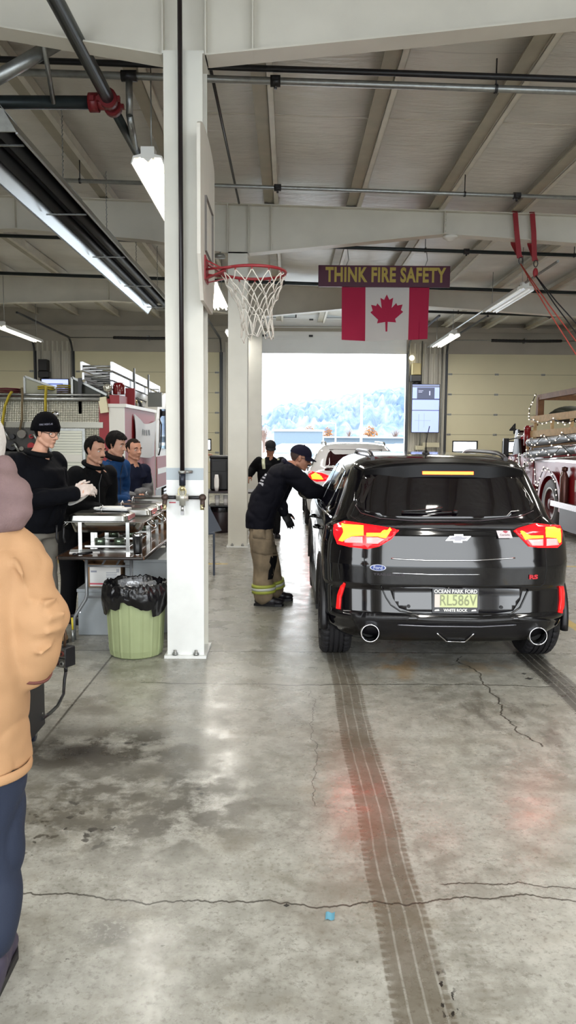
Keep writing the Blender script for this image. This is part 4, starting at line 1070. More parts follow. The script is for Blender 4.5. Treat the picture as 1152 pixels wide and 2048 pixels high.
for (x, y) in ((xs0 - .06, 13.35), (xs1 + .2, 13.35), (xs0 - .06, 14.05), (xs1 + .2, 14.05)):
    mb = MB(); mb.cyl((x, y, 0), (x, y, zb4 - .03), .014); mb.build('leg', grey_tube, r)
mb = MB(); mb.box((xs0, 13.38, zb4 - .27), (xs1 + .2, 14.0, zb4 - .255)); mb.build('lower_shelf', black_m, r)
for k, x in enumerate((at(434, 990, 13.45).x, at(451, 990, 13.45).x)):
    mb = MB()
    for j in range(5): mb.lathe([(.0, .0), (.036, .0), (.045, .13), (.043, .13), (.036, .008)], (x, 13.5, zb4 - .254 + j * .012), n=18)
    tag(mb.build('cup_stack', paper), ['stack of white cups at the left under the drinks dispenser', 'stack of white cups at the right under the drinks dispenser'][k], 'cups')
x = at(433, 970, 13.4).x; mb = MB()
for j in range(14): mb.lathe([(.0, .0), (.030, .0), (.042, .1), (.04, .1)], (x, 13.42, zb4 + j * .008), n=18)
mb.lathe([(.042, .2), (.028, .29), (.0, .29)], (x, 13.42, zb4), n=18)
tag(mb.build('cup_stack', paper), 'tall stack of white cups in front of the drinks dispenser', 'cups')
bq = at(445, 1062, 13.4); d_ = (CAM.z) * F / (1062 - 877)
r = empty('waste_bin', (at(442, 1060, 13.5).x, 13.65, 0), 'dark red-brown waste bin under the drinks table', 'bin')
x = r.location.x; mb = MB(); mb.lathe([(0, 0), (.15, 0), (.17, .03), (.2, .46), (.19, .47), (.0, .44)], (x, 13.65, 0), n=28); mb.build('bin', mat('dark plum plastic', '2a2024', .35), r)
mb = MB(); mb.lathe([(.205, .37), (.21, .44), (.2, .48), (.17, .45)], (x, 13.65, 0), n=28); mb.build('liner', mat('black bin liner', '0c0c10', .22), r)
# the folded grey chair behind the column's right edge
x = at(413, 1000, 9.4).x; mb = MB(); mb.bar((x - .1, 9.5, .88), (x + .1, 9.4, .52), .3, .02); mb.bar((x + .1, 9.3, .52), (x + .1, 9.3, 0), .025, .025); mb.bar((x - .15, 9.3, .0), (x - .12, 9.3, .5), .025, .025); mb.bar((x - .14, 9.4, .5), (x + .1, 9.4, .52), .3, .02)
tag(mb.build('folding_chair', mat('grey blue plastic', '4a5464', .4)), 'grey folding chair leaning behind the nearest column', 'chair')

# ================================================================== FLOOR LITTER
q = aZ(659, 1834); mb = MB()
mb.grid(lambda u, v_: (q.x + (u - .5) * .032 + .004 * v_, q.y + (v_ - .5) * .04, .003 + .003 * math.sin(u * 7) + .002 * v_), 6, 6); tag(mb.build('paper_scrap', mat('blue scrap', '5f9ab0', .6)), 'tiny blue scrap of paper lying on the concrete floor', 'scrap')
for k, (px, py, lab) in enumerate(((1058, 1358, 'small dark leaf on the floor right of centre behind the car'), (1048, 1348, 'tiny dark leaf farther from the camera than the other'), (573, 1812, 'small black crumb beside the long floor crack'))):
    q = aZ(px, py); mb = MB(); mb.prism([(x_ * [1, .6, .35][k], y_ * [1, .6, .35][k]) for x_, y_ in [(-.03, 0), (-.01, .012), (.0, .03), (.012, .01), (.03, .006), (.012, -.008), (0, -.02), (-.014, -.006)]], (q.x, q.y, .001), UX, UY, (0, 0, .003)); tag(mb.build('fallen_leaf', mat('dark dead leaf', '2c2a26', .8)), lab, 'leaf')
# ================================================================== CARS
car_black = mat('black car paint', '09080c', .1, coat=.45, spec=.35, bump=.02, scale=3)
car_white = mat('white car paint', 'e2e2e4', .15, coat=.6)
glass_dark = mat('tinted car glass', '060308', .04, coat=.5)
trim_blk = mat('black trim plastic', '0e0d11', .4, bump=.1, scale=50)
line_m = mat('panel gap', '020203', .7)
red_lens = mat('lit red lens', 'b01018', .12, emit=2.2, ecol='ff0a10')
amber = bpy.data.materials.new('glowing brake strip'); amber.use_nodes = True
amber.node_tree.nodes['Principled BSDF'].inputs['Base Color'].default_value = (.8, .1, .02, 1)
amber.node_tree.nodes['Principled BSDF'].inputs['Emission Color'].default_value = (1, .042, .002, 1)
amber.node_tree.nodes['Principled BSDF'].inputs['Emission Strength'].default_value = 20
barm = amber.copy(); barm.name = 'glowing brake bar'; barm.node_tree.nodes['Principled BSDF'].inputs['Emission Color'].default_value = (1, .03, .003, 1)
clear_lens = mat('clear lamp lens', 'd8b8b8', .12, emit=.18, ecol='ff9090')
red_refl = mat('red reflector', 'd8181c', .25, emit=.35, ecol='ff1818')

def interp(T, z, k):
    for a, b in zip(T, T[1:]):
        if a[0] <= z <= b[0]:
            f = (z - a[0]) / (b[0] - a[0]); return a[k] + (b[k] - a[k]) * f
    return T[-1][k]
def hull(cx, yr, T, Rr=.42, p=3.0, taper=.08):
    """smooth closed car body: stacked plan outlines, z -> (half width, rear setback, front reach)"""
    zs = []
    for a, b in zip(T, T[1:]):
        n = max(1, int((b[0] - a[0]) / .02)); zs += [a[0] + (b[0] - a[0]) * i / n for i in range(n)]
    zs.append(T[-1][0])
    mb = MB(); loops = []
    NR, NS = 30, 22
    for z in zs:
        W, r0, f0 = (interp(T, z, k) for k in (1, 2, 3))
        L = f0 - r0; rr = min(Rr, L * .3)
        def ws(y):
            t_ = max(0, (1.4 - y) / 1.4); return W * (1 - (taper if z > 1.05 else .0) * t_ * t_ - .05 * max(0, (y - 3.3)) ** 1.5)
        pts = []
        for i in range(NR + 1):
            th = R(-90 + 180 * i / NR); s, c = math.sin(th), math.cos(th)
            u = math.copysign(abs(s) ** (2 / p), s); y = r0 + rr * (1 - abs(c) ** (2 / p))
            pts.append((u * ws(y), y))
        for i in range(1, NS): y = r0 + rr + (L - 2 * rr) * i / NS; pts.append((ws(y), y))
        for i in range(NR + 1):
            th = R(90 - 180 * i / NR); s, c = math.sin(th), math.cos(th)
            u = math.copysign(abs(s) ** (2 / p), s); y = f0 - rr * (1 - abs(c) ** (2 / p)); pts.append((u * ws(y), y))
        for i in range(1, NS): y = f0 - rr - (L - 2 * rr) * i / NS; pts.append((-ws(y), y))
        loops.append([mb.bm.verts.new((cx + x, yr + y, z)) for x, y in pts])
    for A, B in zip(loops, loops[1:]):
        n = len(A)
        for i in range(n): mb.face([A[i], A[(i + 1) % n], B[(i + 1) % n], B[i]], None, True)
    mb.face(list(reversed(loops[0]))); f = mb.face(loops[-1]); 
    return mb
def cut(o, cutters):
    """boolean-cut meshes out of o, keep the result as plain mesh"""
    for c in cutters:
        m = o.modifiers.new('b', 'BOOLEAN'); m.operation = 'DIFFERENCE'; m.object = c; m.solver = 'EXACT'
    me = eval_mesh(o, o.name); o.modifiers.clear(); o.data = me
    for c in cutters: bpy.data.objects.remove(c)
def bvh_of(o):
    ml = [v.co + Vector(o.location) + (Vector(o.parent.location) if o.parent else Vector()) for v in o.data.vertices]
    return BVHTree.FromPolygons(ml, [tuple(p.vertices) for p in o.data.polygons])
def densify(poly, step):
    out = []
    n = len(poly)
    for i in range(n):
        a, b = Vector(poly[i]), Vector(poly[(i + 1) % n]); k = max(1, int((b - a).length / step))
        out += [a + (b - a) * j / k for j in range(k)]
    return out
def inside(p, poly):
    c = False; n = len(poly)
    for i in range(n):
        a, b = poly[i], poly[(i + 1) % n]
        if (a[1] > p[1]) != (b[1] > p[1]) and p[0] < (b[0] - a[0]) * (p[1] - a[1]) / (b[1] - a[1]) + a[0]: c = not c
    return c
def patch(mb, poly, cast, step, off=.004, thick=.006, m=None):
    """lay a polygon given in a 2d chart onto a surface (cast: 2d -> point, normal), with real thickness"""
    B = densify(poly, step); n = len(B)
    xs = [b[0] for b in B]; ys = [b[1] for b in B]; pts = list(B)
    x = min(xs) + step * .5
    while x < max(xs):
        y = min(ys) + step * .5
        while y < max(ys):
            q = (x, y)
            if inside(q, B) and min((Vector(q) - b).length for b in B) > step * .45: pts.append(Vector(q))
            y += step
        x += step
    r = delaunay_2d_cdt(pts, [(i, (i + 1) % n) for i in range(n)], [], 1, 1e-7)
    V = []; ok = []
    for v in r[0]:
        h = cast(v)
        ok.append(h is not None)
        if h is None: V.append((None, None)); continue
        p, nn = h
        V.append((mb.bm.verts.new(p + nn * off), mb.bm.verts.new(p + nn * (off - thick))))
    from collections import Counter
    ec = Counter(); F_ = []
    for t_ in r[2]:
        if all(ok[i] for i in t_): F_.append(list(t_))
    for t_ in F_:
        mb.face([V[i][0] for i in t_], m, True); mb.face([V[i][1] for i in reversed(t_)], m, True)
        for a, b in zip(t_, t_[1:] + t_[:1]): ec[frozenset((a, b))] += 1
    for e, c in ec.items():
        if c == 1: a, b = tuple(e); mb.face([V[a][0], V[b][0], V[b][1], V[a][1]], m)
def sheet_fix(b): bmesh.ops.recalc_face_normals(b.bm, faces=b.bm.faces)
def camcast(bvh, maxd=30):
    def f(v):
        d = (RM @ Vector(((v[0] - 576) / F, -(v[1] - 1024) / F, -1))).normalized()
        h = bvh.ray_cast(CAM, d, maxd)
        if h[0] is None: return None
        n = h[1] if h[1].dot(d) < 0 else -h[1]
        return h[0], n
    return f
def sidecast(bvh, x0, sx):
    def f(v):
        h = bvh.ray_cast(Vector((x0, v[0], v[1])), Vector((sx, 0, 0)), 3)
        if h[0] is None: return None
        n = h[1] if h[1].x * sx < 0 else -h[1]
        return h[0], n
    return f
def surf_line(mb, pts, cast, r_, m=None, off=0, n=5):
    P = []
    for a, b in zip(pts, pts[1:]):
        a, b = Vector(a), Vector(b); k = max(2, int((b - a).length / 6))
        for j in range(k):
            h = cast(a + (b - a) * j / k)
            if h: P.append(h[0] + h[1] * off)
    h = cast(Vector(pts[-1]))
    if h: P.append(h[0] + h[1] * off)
    if len(P) > 1: mb.tube(P, r_, m, n)
def wheel(parent, x, y, side, Rw=.345, wd=.235, tread=True):
    mb = MB(); h = wd / 2; N_ = 120
    prof = [(Rw - .115, -h + .02), (Rw - .08, -h + .004), (Rw - .03, -h), (Rw - .008, -h + .018), (Rw, -h + .035)]
    gr = [-.055, -.02, .02, .055]
    mid = [(Rw, -h + .035)]
    for g in gr: mid += [(Rw, g - .006), (Rw - .009, g - .005), (Rw - .009, g + .005), (Rw, g + .006)]
    prof += mid[1:] + [(Rw, h - .035), (Rw - .008, h - .018), (Rw - .03, h), (Rw - .08, h - .004), (Rw - .115, h - .02)]
    rings = []
    for rr, hx in prof:
        rings.append([mb.bm.verts.new((x + hx, y + (rr - (.006 if (j % 3 == 0 and abs(hx) > .058 and rr > Rw - .02) else 0)) * math.cos(2 * math.pi * j / N_), Rw + (rr - (.006 if (j % 3 == 0 and abs(hx) > .058 and rr > Rw - .02) else 0)) * math.sin(2 * math.pi * j / N_))) for j in range(N_)])
    for A, B in zip(rings, rings[1:] + rings[:1]):
        for j in range(N_): mb.face([A[j], A[(j + 1) % N_], B[(j + 1) % N_], B[j]])
    o = mb.build('wheel', rubber, parent)
    mb = MB(); rr = Rw - .112; xo = x + side * (h - .03)
    mb.lathe([(rr, -.08 * side), (rr, .03 * side), (rr - .015, .028 * side), (rr - .02, -.08 * side)], (xo, y, Rw), axis='X', n=40)
    for k in range(5):
        a_ = 2 * math.pi * k / 5 + .3
        for da in (-.13, .13): mb.bar((xo + .01 * side, y, Rw), (xo + .016 * side, y + (rr - .01) * math.cos(a_ + da), Rw + (rr - .01) * math.sin(a_ + da)), .026, .02, up=(1, 0, 0))
    mb.lathe([(0, .03 * side), (.04, .026 * side), (.05, 0)], (xo, y, Rw), axis='X', n=20)
    rim_ = mb.build('rim', mat('dark alloy', '3a3a40', .3, .8), o)
    return o

# ---------------------------------------------------------------- black SUV
CX, YR = 1.155, 5.29
T = [(.22, 0.7720, .17, 4.05), (.27, 0.8299, .10, 4.15), (.33, 0.8685, .05, 4.22), (.395, 0.8830, .03, 4.25), (.41, 0.8878, .0, 4.26), (.44, 0.8878, .0, 4.27), (.45, 0.8926, .02, 4.27), (.63, 0.8974, .045, 4.27), (.645, 0.8974, .02, 4.27),
     (.80, 0.9023, .012, 4.22), (.83, 0.9023, .022, 4.18), (.93, 0.8974, .038, 4.05), (1.02, 0.8801, .058, 3.6), (1.035, 0.8781, .075, 3.55), (1.045, 0.8733, .075, 3.45), (1.06, 0.8637, .082, 3.40), (1.10, 0.8347, .12, 3.3), (1.2, 0.7913, .18, 3.05),
     (1.3, 0.7479, .245, 2.8), (1.4, 0.7044, .31, 2.58), (1.46, 0.6755, .35, 2.45), (1.50, 0.6417, .40, 2.35), (1.525, 0.5983, .48, 2.25), (1.545, 0.5308, .62, 2.1), (1.558, 0.4439, .85, 1.95), (1.563, 0.3088, 1.1, 1.8)]
suv = empty('suv', (CX, YR + 2.1, 0), 'black sport utility car seen from behind with glowing brake lights and a yellow-green licence plate', 'car')
mb = hull(CX, YR, T); body = mb.build('body', car_black, suv)
WY = (YR + .70, YR + 3.32)
cutters = []
for wy in WY:
    for sx in (-1, 1):
        c = MB(); c.cyl((CX + sx * .60, wy, .345), (CX + sx * 1.2, wy, .345), .405, n=64); cutters.append(c.build('cutter', trim_blk))
cut(body, cutters)
bv = bvh_of(body); cc = camcast(bv)
def ppart(name, poly, m, step=5, off=.004, thick=.008, parent=None):
    mb = MB(); patch(mb, poly, cc, step, off, thick); return mb.build(name, m, parent or suv)
for wy in WY:
    for sx in (-1, 1):
        wheel(suv, CX + sx * .782, wy, sx)
        mb = MB(); pr = []
        for k in range(33):                # wheel-arch cladding
            a_ = R(-8 + 196 * k / 32)
            pr.append(Vector((CX + sx * .886, wy + .425 * math.cos(a_), .345 + .425 * math.sin(a_))))
        mb.tube(pr, [(.03, .03)] * 33, n=8); mb.build('wheel_arch_trim', trim_blk, suv)
# left and right glass, laid on the flanks
for sx in (-1, 1):
    sc_ = sidecast(bv, CX + sx * 2, -sx)
    Y = lambda y: YR + y
    for nm, poly in (('quarter_window', [(.62, 1.15), (.90, 1.10), (.98, 1.11), (.98, 1.42), (.86, 1.40), (.74, 1.30)]),
                     ('rear_door_window', [(1.02, 1.10), (1.86, 1.08), (1.86, 1.45), (1.45, 1.46), (1.02, 1.43)]),
                     ('front_door_window', [(1.92, 1.08), (2.82, 1.07), (2.70, 1.15), (2.45, 1.32), (2.25, 1.43), (1.92, 1.45)])):
        mb = MB(); patch(mb, [(Y(a), b) for a, b in poly], sc_, .06, .003, .006); mb.build(nm, glass_dark, suv)
    mb = MB()
    P = [(Y(a), b) for a, b in ((.60, 1.08), (1.0, 1.075), (1.9, 1.055), (2.9, 1.05))]
    pts = [sc_(Vector(p)) for p in P]; mb.tube([q[0] + q[1] * .004 for q in pts if q], .008, n=6); mb.build('window_trim', chrome, suv)
    mb = MB()
    for yy in (1.0, 1.9, 2.95):
        pts = [sc_(Vector((Y(yy), z))) for z in (.35, .5, .7, .9, 1.05)]; mb.tube([q[0] for q in pts if q], .004, n=5)
    mb.build('door_gap', line_m, suv)
    for yy in (1.15, 2.05):
        q = sc_(Vector((Y(yy + .1), .93)))
        mb = MB(); mb.tube([q[0] - UY * .09, q[0] + Vector((sx * .035, -.05, 0)), q[0] + Vector((sx * .035, .05, 0)), q[0] + UY * .09], .011, n=8); mb.build('door_handle', car_black, suv)
    q = sc_(Vector((Y(2.72), 1.12)))[0]
    mb = MB(); mb.ball(q + Vector((sx * .12, 0, .0)), (.11, .06, .075)); mb.bar(q, q + Vector((sx * .08, 0, -.02)), .06, .04); mir = mb.build('side_mirror', car_black, suv)
    mb = MB(); mb.ball(q + Vector((sx * .12, -.05, .0)), (.088, .014, .058)); mb.build('mirror_glass', mat('mirror', 'c0c4c8', .03, 1), mir)
    # sill cladding
    mb = MB(); mb.bar((CX + sx * .888, Y(1.12), .30), (CX + sx * .888, Y(2.9), .30), .05, .12); mb.build('sill_trim', trim_blk, suv)
    # roof rail
    mb = MB(); xr = CX + sx * .51
    pts = []
    for k in range(14):
        y = Y(.62 + 1.55 * k / 13); h = bv.ray_cast(Vector((xr - sx * .0, y, 3)), Vector((0, 0, -1)), 4); z = h[0].z if h[0] else 1.5
        pts.append((xr, y, z + .028 * math.sin(math.pi * min(1, (k + .3) / 2.4) / 2) * (1 if k < 12 else .4)))
    mb.tube(pts, [(.018, .016)] * 14, n=8); mb.build('roof_rail', mat('satin dark rail', '5a585a', .3, .7), suv)
# rear glass
ppart('rear_window', [(726, 952), (760, 945), (1000, 946), (1030, 950), (1050, 976), (1069, 1010), (1062, 1022), (1030, 1033), (960, 1039), (830, 1039), (760, 1034), (722, 1024), (711, 1010), (714, 985)], glass_dark, 9, .003, .006)
mb = MB(); surf_line(mb, [(711, 1010), (722, 1026), (760, 1037), (830, 1042), (960, 1042), (1040, 1033), (1066, 1022)], cc, .004, off=.003); mb.build('glass_edge', mat('glass edge highlight', '50484c', .2, .5), suv)
mb = MB(); surf_line(mb, [(1045, 974), (1056, 992), (1064, 1008)], cc, .004, off=.009); surf_line(mb, [(711, 986), (709, 1003)], cc, .004, off=.009); mb.build('glass_side_trim', chrome, suv)
# lower tailgate glass shelf and dark band above the slab
ppart('tailgate_band', [(735, 1048), (1075, 1046), (1048, 1054), (1030, 1058), (800, 1056), (765, 1054)], trim_blk, 8, .002, .004)
# panel gaps
mb = MB()
surf_line(mb, [(728, 1098), (729, 1140), (734, 1165), (742, 1169), (1080, 1173), (1088, 1168), (1093, 1140), (1091, 1098)], cc, .0035)
surf_line(mb, [(700, 1030), (728, 1050), (790, 1060)], cc, .003); surf_line(mb, [(1082, 1030), (1060, 1046), (1024, 1060)], cc, .003)
surf_line(mb, [(681, 1100), (676, 1130), (680, 1160)], cc, .003); mb.build('tailgate_gap', line_m, suv)
mb = MB(); surf_line(mb, [(782, 1117), (850, 1121), (950, 1121), (1030, 1116)], cc, .005, off=.002); surf_line(mb, [(782, 1146), (860, 1149), (960, 1149)], cc, .003, off=.001); mb.build('tailgate_crease', chrome, suv)
# brake lamps
LL = [(668, 1052), (690, 1043), (735, 1050), (798, 1060), (783, 1078), (758, 1093), (735, 1098), (700, 1094), (676, 1088), (669, 1070)]
LY = [[(683.9, 1049.8), (691, 1051.9), (727.6, 1054), (727.6, 1071.4), (704, 1072.7), (686, 1083.6), (679.4, 1081.8), (688.5, 1064.9)],
      [(733.3, 1066.2), (761.5, 1066.2), (779.7, 1057), (783.6, 1059.7), (771.9, 1076.6), (761.5, 1075.3), (756, 1073.2), (733.3, 1073.2)]]
LC = [[(689.8, 1080.5), (704, 1073.5), (726, 1073.7), (726, 1087), (691, 1085.7)], [(732.8, 1075), (756, 1075), (769, 1079), (756, 1088), (732.8, 1088)]]
RL_ = [(1027.3, 1061), (1037.4, 1057.4), (1070, 1048), (1103, 1052), (1119, 1053), (1122, 1062.5), (1121, 1087.9), (1112.5, 1095.5), (1078, 1095.5), (1057.7, 1093)]
RY = [[(1038.7, 1062.5), (1047.6, 1066.3), (1060, 1071.4), (1084, 1071.4), (1084, 1076.5), (1057.7, 1077.7), (1048.8, 1080), (1046, 1075)],
      [(1090, 1057.4), (1116, 1057.4), (1118, 1060), (1118.5, 1084), (1116.5, 1086.6), (1111, 1076.5), (1090, 1075)]]
RC = [[(1054, 1080), (1084, 1078.5), (1084, 1091.7), (1062.8, 1091.7)], [(1091, 1077.7), (1111, 1077.7), (1115, 1090.4), (1091, 1092.4)]]
for A, Bs, Cs in ((LL, LY, LC), (RL_, RY, RC)):
    t_ = ppart('tail_light', A, red_lens, 5, .010, .02)
    for q in Bs: ppart('brake_strip', q, amber, 4, .016, .01, t_)
    for q in Cs: ppart('clear_lens', q, clear_lens, 4, .015, .008, t_)
for q in ([(688, 1165), (691.5, 1168), (683, 1195), (681, 1218), (673.5, 1217), (676, 1190), (682, 1172)], [(1118, 1172), (1124, 1172), (1126.5, 1185), (1126, 1210), (1122.5, 1226), (1116, 1225), (1119, 1200)]):
    ppart('reflector', q, red_refl, 4, .012, .016)
mb = MB()
# spoiler with high brake light
ys = YR + .30
P = []
mb.grid(lambda u, v_: (CX + (u - .5) * 1.18, ys + .14 * abs(2 * u - 1) ** 3 + (.0 if v_ < .5 else (v_ - .5) * .5), 1.405 + .10 * min(1, v_ * 2) + max(0, v_ - .5) * .06 - .05 * abs(2 * u - 1) ** 3), 40, 10)
mb.grid(lambda u, v_: (CX + (u - .5) * 1.18, ys + .14 * abs(2 * u - 1) ** 3 + v_ * .14, 1.405 - .05 * abs(2 * u - 1) ** 3 + .02 * v_), 40, 4)
mb.build('spoiler', mat('spoiler black', '060608', .35, spec=.2), suv)
mb = MB(); x0, x1 = at(845, 945, ys).x, at(947, 945, ys).x; zc = at(897, 946, ys).z
mb.grid(lambda u, v_: (x0 + (x1 - x0) * u, ys - .004 + .003 * abs(2 * u - 1), zc - .011 + .022 * v_), 12, 1); mb.grid(lambda u, v_: (x0 + (x1 - x0) * u, ys + .01, zc - .011 + .022 * v_), 2, 1); mb.build('high_brake_light', barm, suv)
# antenna and roof fin
q = bv.ray_cast(Vector((CX - .045, YR + .95, 3)), Vector((0, 0, -1)), 4)[0]
mb = MB(); mb.ball(q, (.03, .05, .028)); mb.tube([q, q + Vector((.0, .0, .10)), q + Vector((.01, -.08, .22))], .004, n=6); mb.build('antenna', black_pl, suv)
# wiper
mb = MB()
for (off, r_, pts) in ((.03, .009, [(884, 1020), (850, 1024), (803, 1026)]), (.022, .006, [(803, 1028), (845, 1029), (905, 1027)]), (.03, .014, [(905, 1027), (914, 1028)])): surf_line(mb, pts, cc, r_, off=off)
mb.build('wiper', black_pl, suv)
# plate recess, bumper lip, valance
ppart('bumper_recess', [(778, 1174), (1046, 1177), (1040, 1200), (1026, 1222), (1000, 1226), (820, 1223), (798, 1216), (786, 1197)], mat('gloss black recess', '15151a', .14, coat=.4), 8, .003, .005)
mb = MB(); surf_line(mb, [(762, 1172), (772, 1195), (782, 1210), (800, 1222), (860, 1229), (960, 1232), (1020, 1229), (1040, 1215), (1056, 1180)], cc, .006, off=.003); mb.build('recess_edge', car_black, suv)
for q in ((817, 1212), (1002, 1214)):
    h = cc(Vector(q)); mb = MB(); mb.cyl(h[0], h[0] - UY * .012, .012, n=16); mb.build('tow_eye_cap', trim_blk, suv)
ppart('lower_bumper', [(700, 1222), (790, 1230), (860, 1236), (960, 1238), (1030, 1234), (1100, 1240), (1085, 1270), (1040, 1277), (960, 1279), (860, 1278), (770, 1277), (720, 1268)], trim_blk, 9, .012, .02)
mb = MB(); surf_line(mb, [(795, 1247), (860, 1250), (960, 1251), (1030, 1247)], cc, .006, off=.018); mb.build('bumper_lip', mat('satin grey lip', '6a6a70', .25, .5), suv)
mb = MB(); surf_line(mb, [(873, 1262), (892, 1278), (930, 1279), (947, 1263)], cc, .006, off=.018); mb.build('tow_hook_trim', chrome, suv)
for (px, py) in ((738.5, 1262), (1071, 1268)):
    h = cc(Vector((px, py - 4))); c = Vector((h[0].x, h[0].y - .045, at(px, py, h[0].y).z)) if h else at(px, py, YR + .05)
    mb = MB(); prof = [(.058, -.02), (.060, -.024), (.066, -.02), (.066, .12), (.054, .12), (.054, -.015)]
    mb.lathe(prof, c, axis='Y', n=36); mb.build('exhaust_tip', chrome, suv)
    mb = MB(); mb.lathe([(0, .08), (.053, .08)], c, axis='Y', n=24); mb.build('exhaust_hole', line_m, suv)
# bow-tie badge
h = cc(Vector((915, 1077)))
mb = MB(); s = .0036; c = at(916, 1077, h[0].y - .004)
bt = [(-26, -1), (-17, 7), (-7, 7), (-7, 11), (7, 11), (7, 7), (27, 7), (18, -3), (7, -3), (7, -8), (-7, -8), (-7, -3), (-24, -3)]
bt = [(-25, -5), (-16.5, 4.5), (-7.5, 4.5), (-7.5, 8), (9.5, 8), (9.5, 4.5), (25, 4.5), (16.5, -4.5), (7.5, -4.5), (7.5, -8), (-9.5, -8), (-9.5, -4.5)]
nrm = h[1]; vv = (UZ - nrm * nrm.z).normalized()
mb.prism([(x * s, y * s) for x, y in bt], c, UX, vv, nrm * .008); bd = mb.build('badge', chrome, suv)
mb = MB(); mb.prism([(x * s * .78, y * s * .62) for x, y in bt], c + nrm * .008, UX, vv, nrm * .002); mb.build('badge_centre', mat('badge grey', '8c8a90', .3, .5), bd)
def sticker(px, py, lift=.004):
    h = cc(Vector((px, py))); n = h[1]; v = (UZ - n * n.z).normalized(); u = v.cross(n).normalized(); u = u if u.x > 0 else -u
    return h[0] + n * lift, u, v, n
o_, u_, v_, n_ = sticker(756, 1135)
mb = MB(); ov = [(.057 * math.cos(R(k * 10)), .023 * math.sin(R(k * 10))) for k in range(36)]
mb.prism(ov, o_, u_, v_, n_ * .003); st = mb.build('oval_sticker', mat('pale oval', 'c8ccdc', .3), suv)
mb = MB(); mb.prism([(x * .86, y * .8) for x, y in ov], o_ + n_ * .003, u_, v_, n_ * .001, mat('oval blue', '3a4c90', .3)); text_mb(mb, 'Ford', .034, o_ + n_ * .0048, u_, v_, mat('pale oval', 'c8ccdc', .3), .001, .0005); mb.build('oval_print', None, st)
o_, u_, v_, n_ = sticker(1008, 1068)
mb = MB(); mb.prism([(-.05, -.042), (.05, -.042), (.05, .042), (-.05, .042)], o_, u_, v_, n_ * .002); st = mb.build('white_sticker', mat('sticker white', 'd6d0d4', .4), suv)
mb = MB(); mb.prism([(x * .026 + .012, y * .026 + .008) for x, y in leaf], o_ + n_ * .002, u_, v_, n_ * .001, mat('sticker leaf', 'b85060', .4)); text_mb(mb, 'Canada', .024, o_ + n_ * .003 - v_ * .014, u_, v_, mat('sticker script', '8a5a62', .5), .001); mb.box(o_ + Vector((-.02, -.004, -.03)), o_ + Vector((.02, -.002, -.026)), mat('sticker script', '8a5a62', .5)); mb.build('sticker_print', None, st)
o_, u_, v_, n_ = sticker(1066, 1154)
mb = MB(); text_mb(mb, 'RS', .040, o_, (u_ * 1 + v_ * .0), v_, mat('badge red silver', 'd23a44', .25, .3), .006, .002, sx=1.6); mb.build('rs_badge', None, suv)
o_, u_, v_, n_ = sticker(778, 1149)
mb = MB(); text_mb(mb, 'TRAILBLAZER', .026, o_ - UX * .0, u_, v_, mat('dark chrome', '4c484c', .2, .8), .004, .0006, sx=1.35); mb.build('model_lettering', None, suv)
# licence plate with dealer frame
h = cc(Vector((911, 1200))); n = h[1]; yp = h[0].y - .02
A, B = at(865.5, 1177, yp), at(956.5, 1226, yp); pc = (A + B) / 2; Wp, Hp = B.x - A.x, A.z - B.z
pn = Vector((0, -1, .06)).normalized(); pv = Vector((0, .06, 1)).normalized()
pl = MB(); pl.prism([(-Wp / 2, -Hp / 2), (Wp / 2, -Hp / 2), (Wp / 2, Hp / 2), (-Wp / 2, Hp / 2)], pc, UX, pv, -pn * .012); po = pl.build('licence_plate', mat('plate frame', '3c3c40', .4), suv)
mb = MB(); mb.prism([(-Wp * .455, -Hp * .27), (Wp * .47, -Hp * .27), (Wp * .47, Hp * .27), (-Wp * .455, Hp * .27)], pc + pn * .001, UX, pv, pn * .002); mb.build('plate_face', mat('plate yellow green', 'c8d09a', .5), po)
mb = MB(); mb.prism([(-Wp * .455, -Hp * .27), (-Wp * .34, -Hp * .27), (-Wp * .34, Hp * .27), (-Wp * .455, Hp * .27)], pc + pn * .003, UX, pv, pn * .0006); mb.build('plate_emblem', mat('plate pale band', 'd8ccc4', .5), po)
mb = MB(); text_mb(mb, 'RL586V', Hp * .62, pc + pn * .004 + UX * Wp * .05 - pv * .0, UX, pv, mat('plate figures', '8e9470', .5), .002, .001, fit=Wp * .80); mb.build('plate_number', None, po)
mb = MB(); text_mb(mb, 'OCEAN PARK FORD', Hp * .215, pc + pn * .002 + pv * Hp * .375, UX, pv, paper, .001, .0008, fit=Wp * .93)
text_mb(mb, 'WHITE ROCK', Hp * .16, pc + pn * .002 - pv * Hp * .395, UX, pv, paper, .001, .0008, fit=Wp * .52)
for s_ in (-1, 1): mb.prism([(s_ * Wp * .40 - .018, -.006), (s_ * Wp * .40 + .018, -.004), (s_ * Wp * .40 + .012, .007), (s_ * Wp * .40 - .014, .003)], pc + pn * .001 - pv * Hp * .39, UX, pv, pn * .002, paper)
mb.build('frame_lettering', None, po)
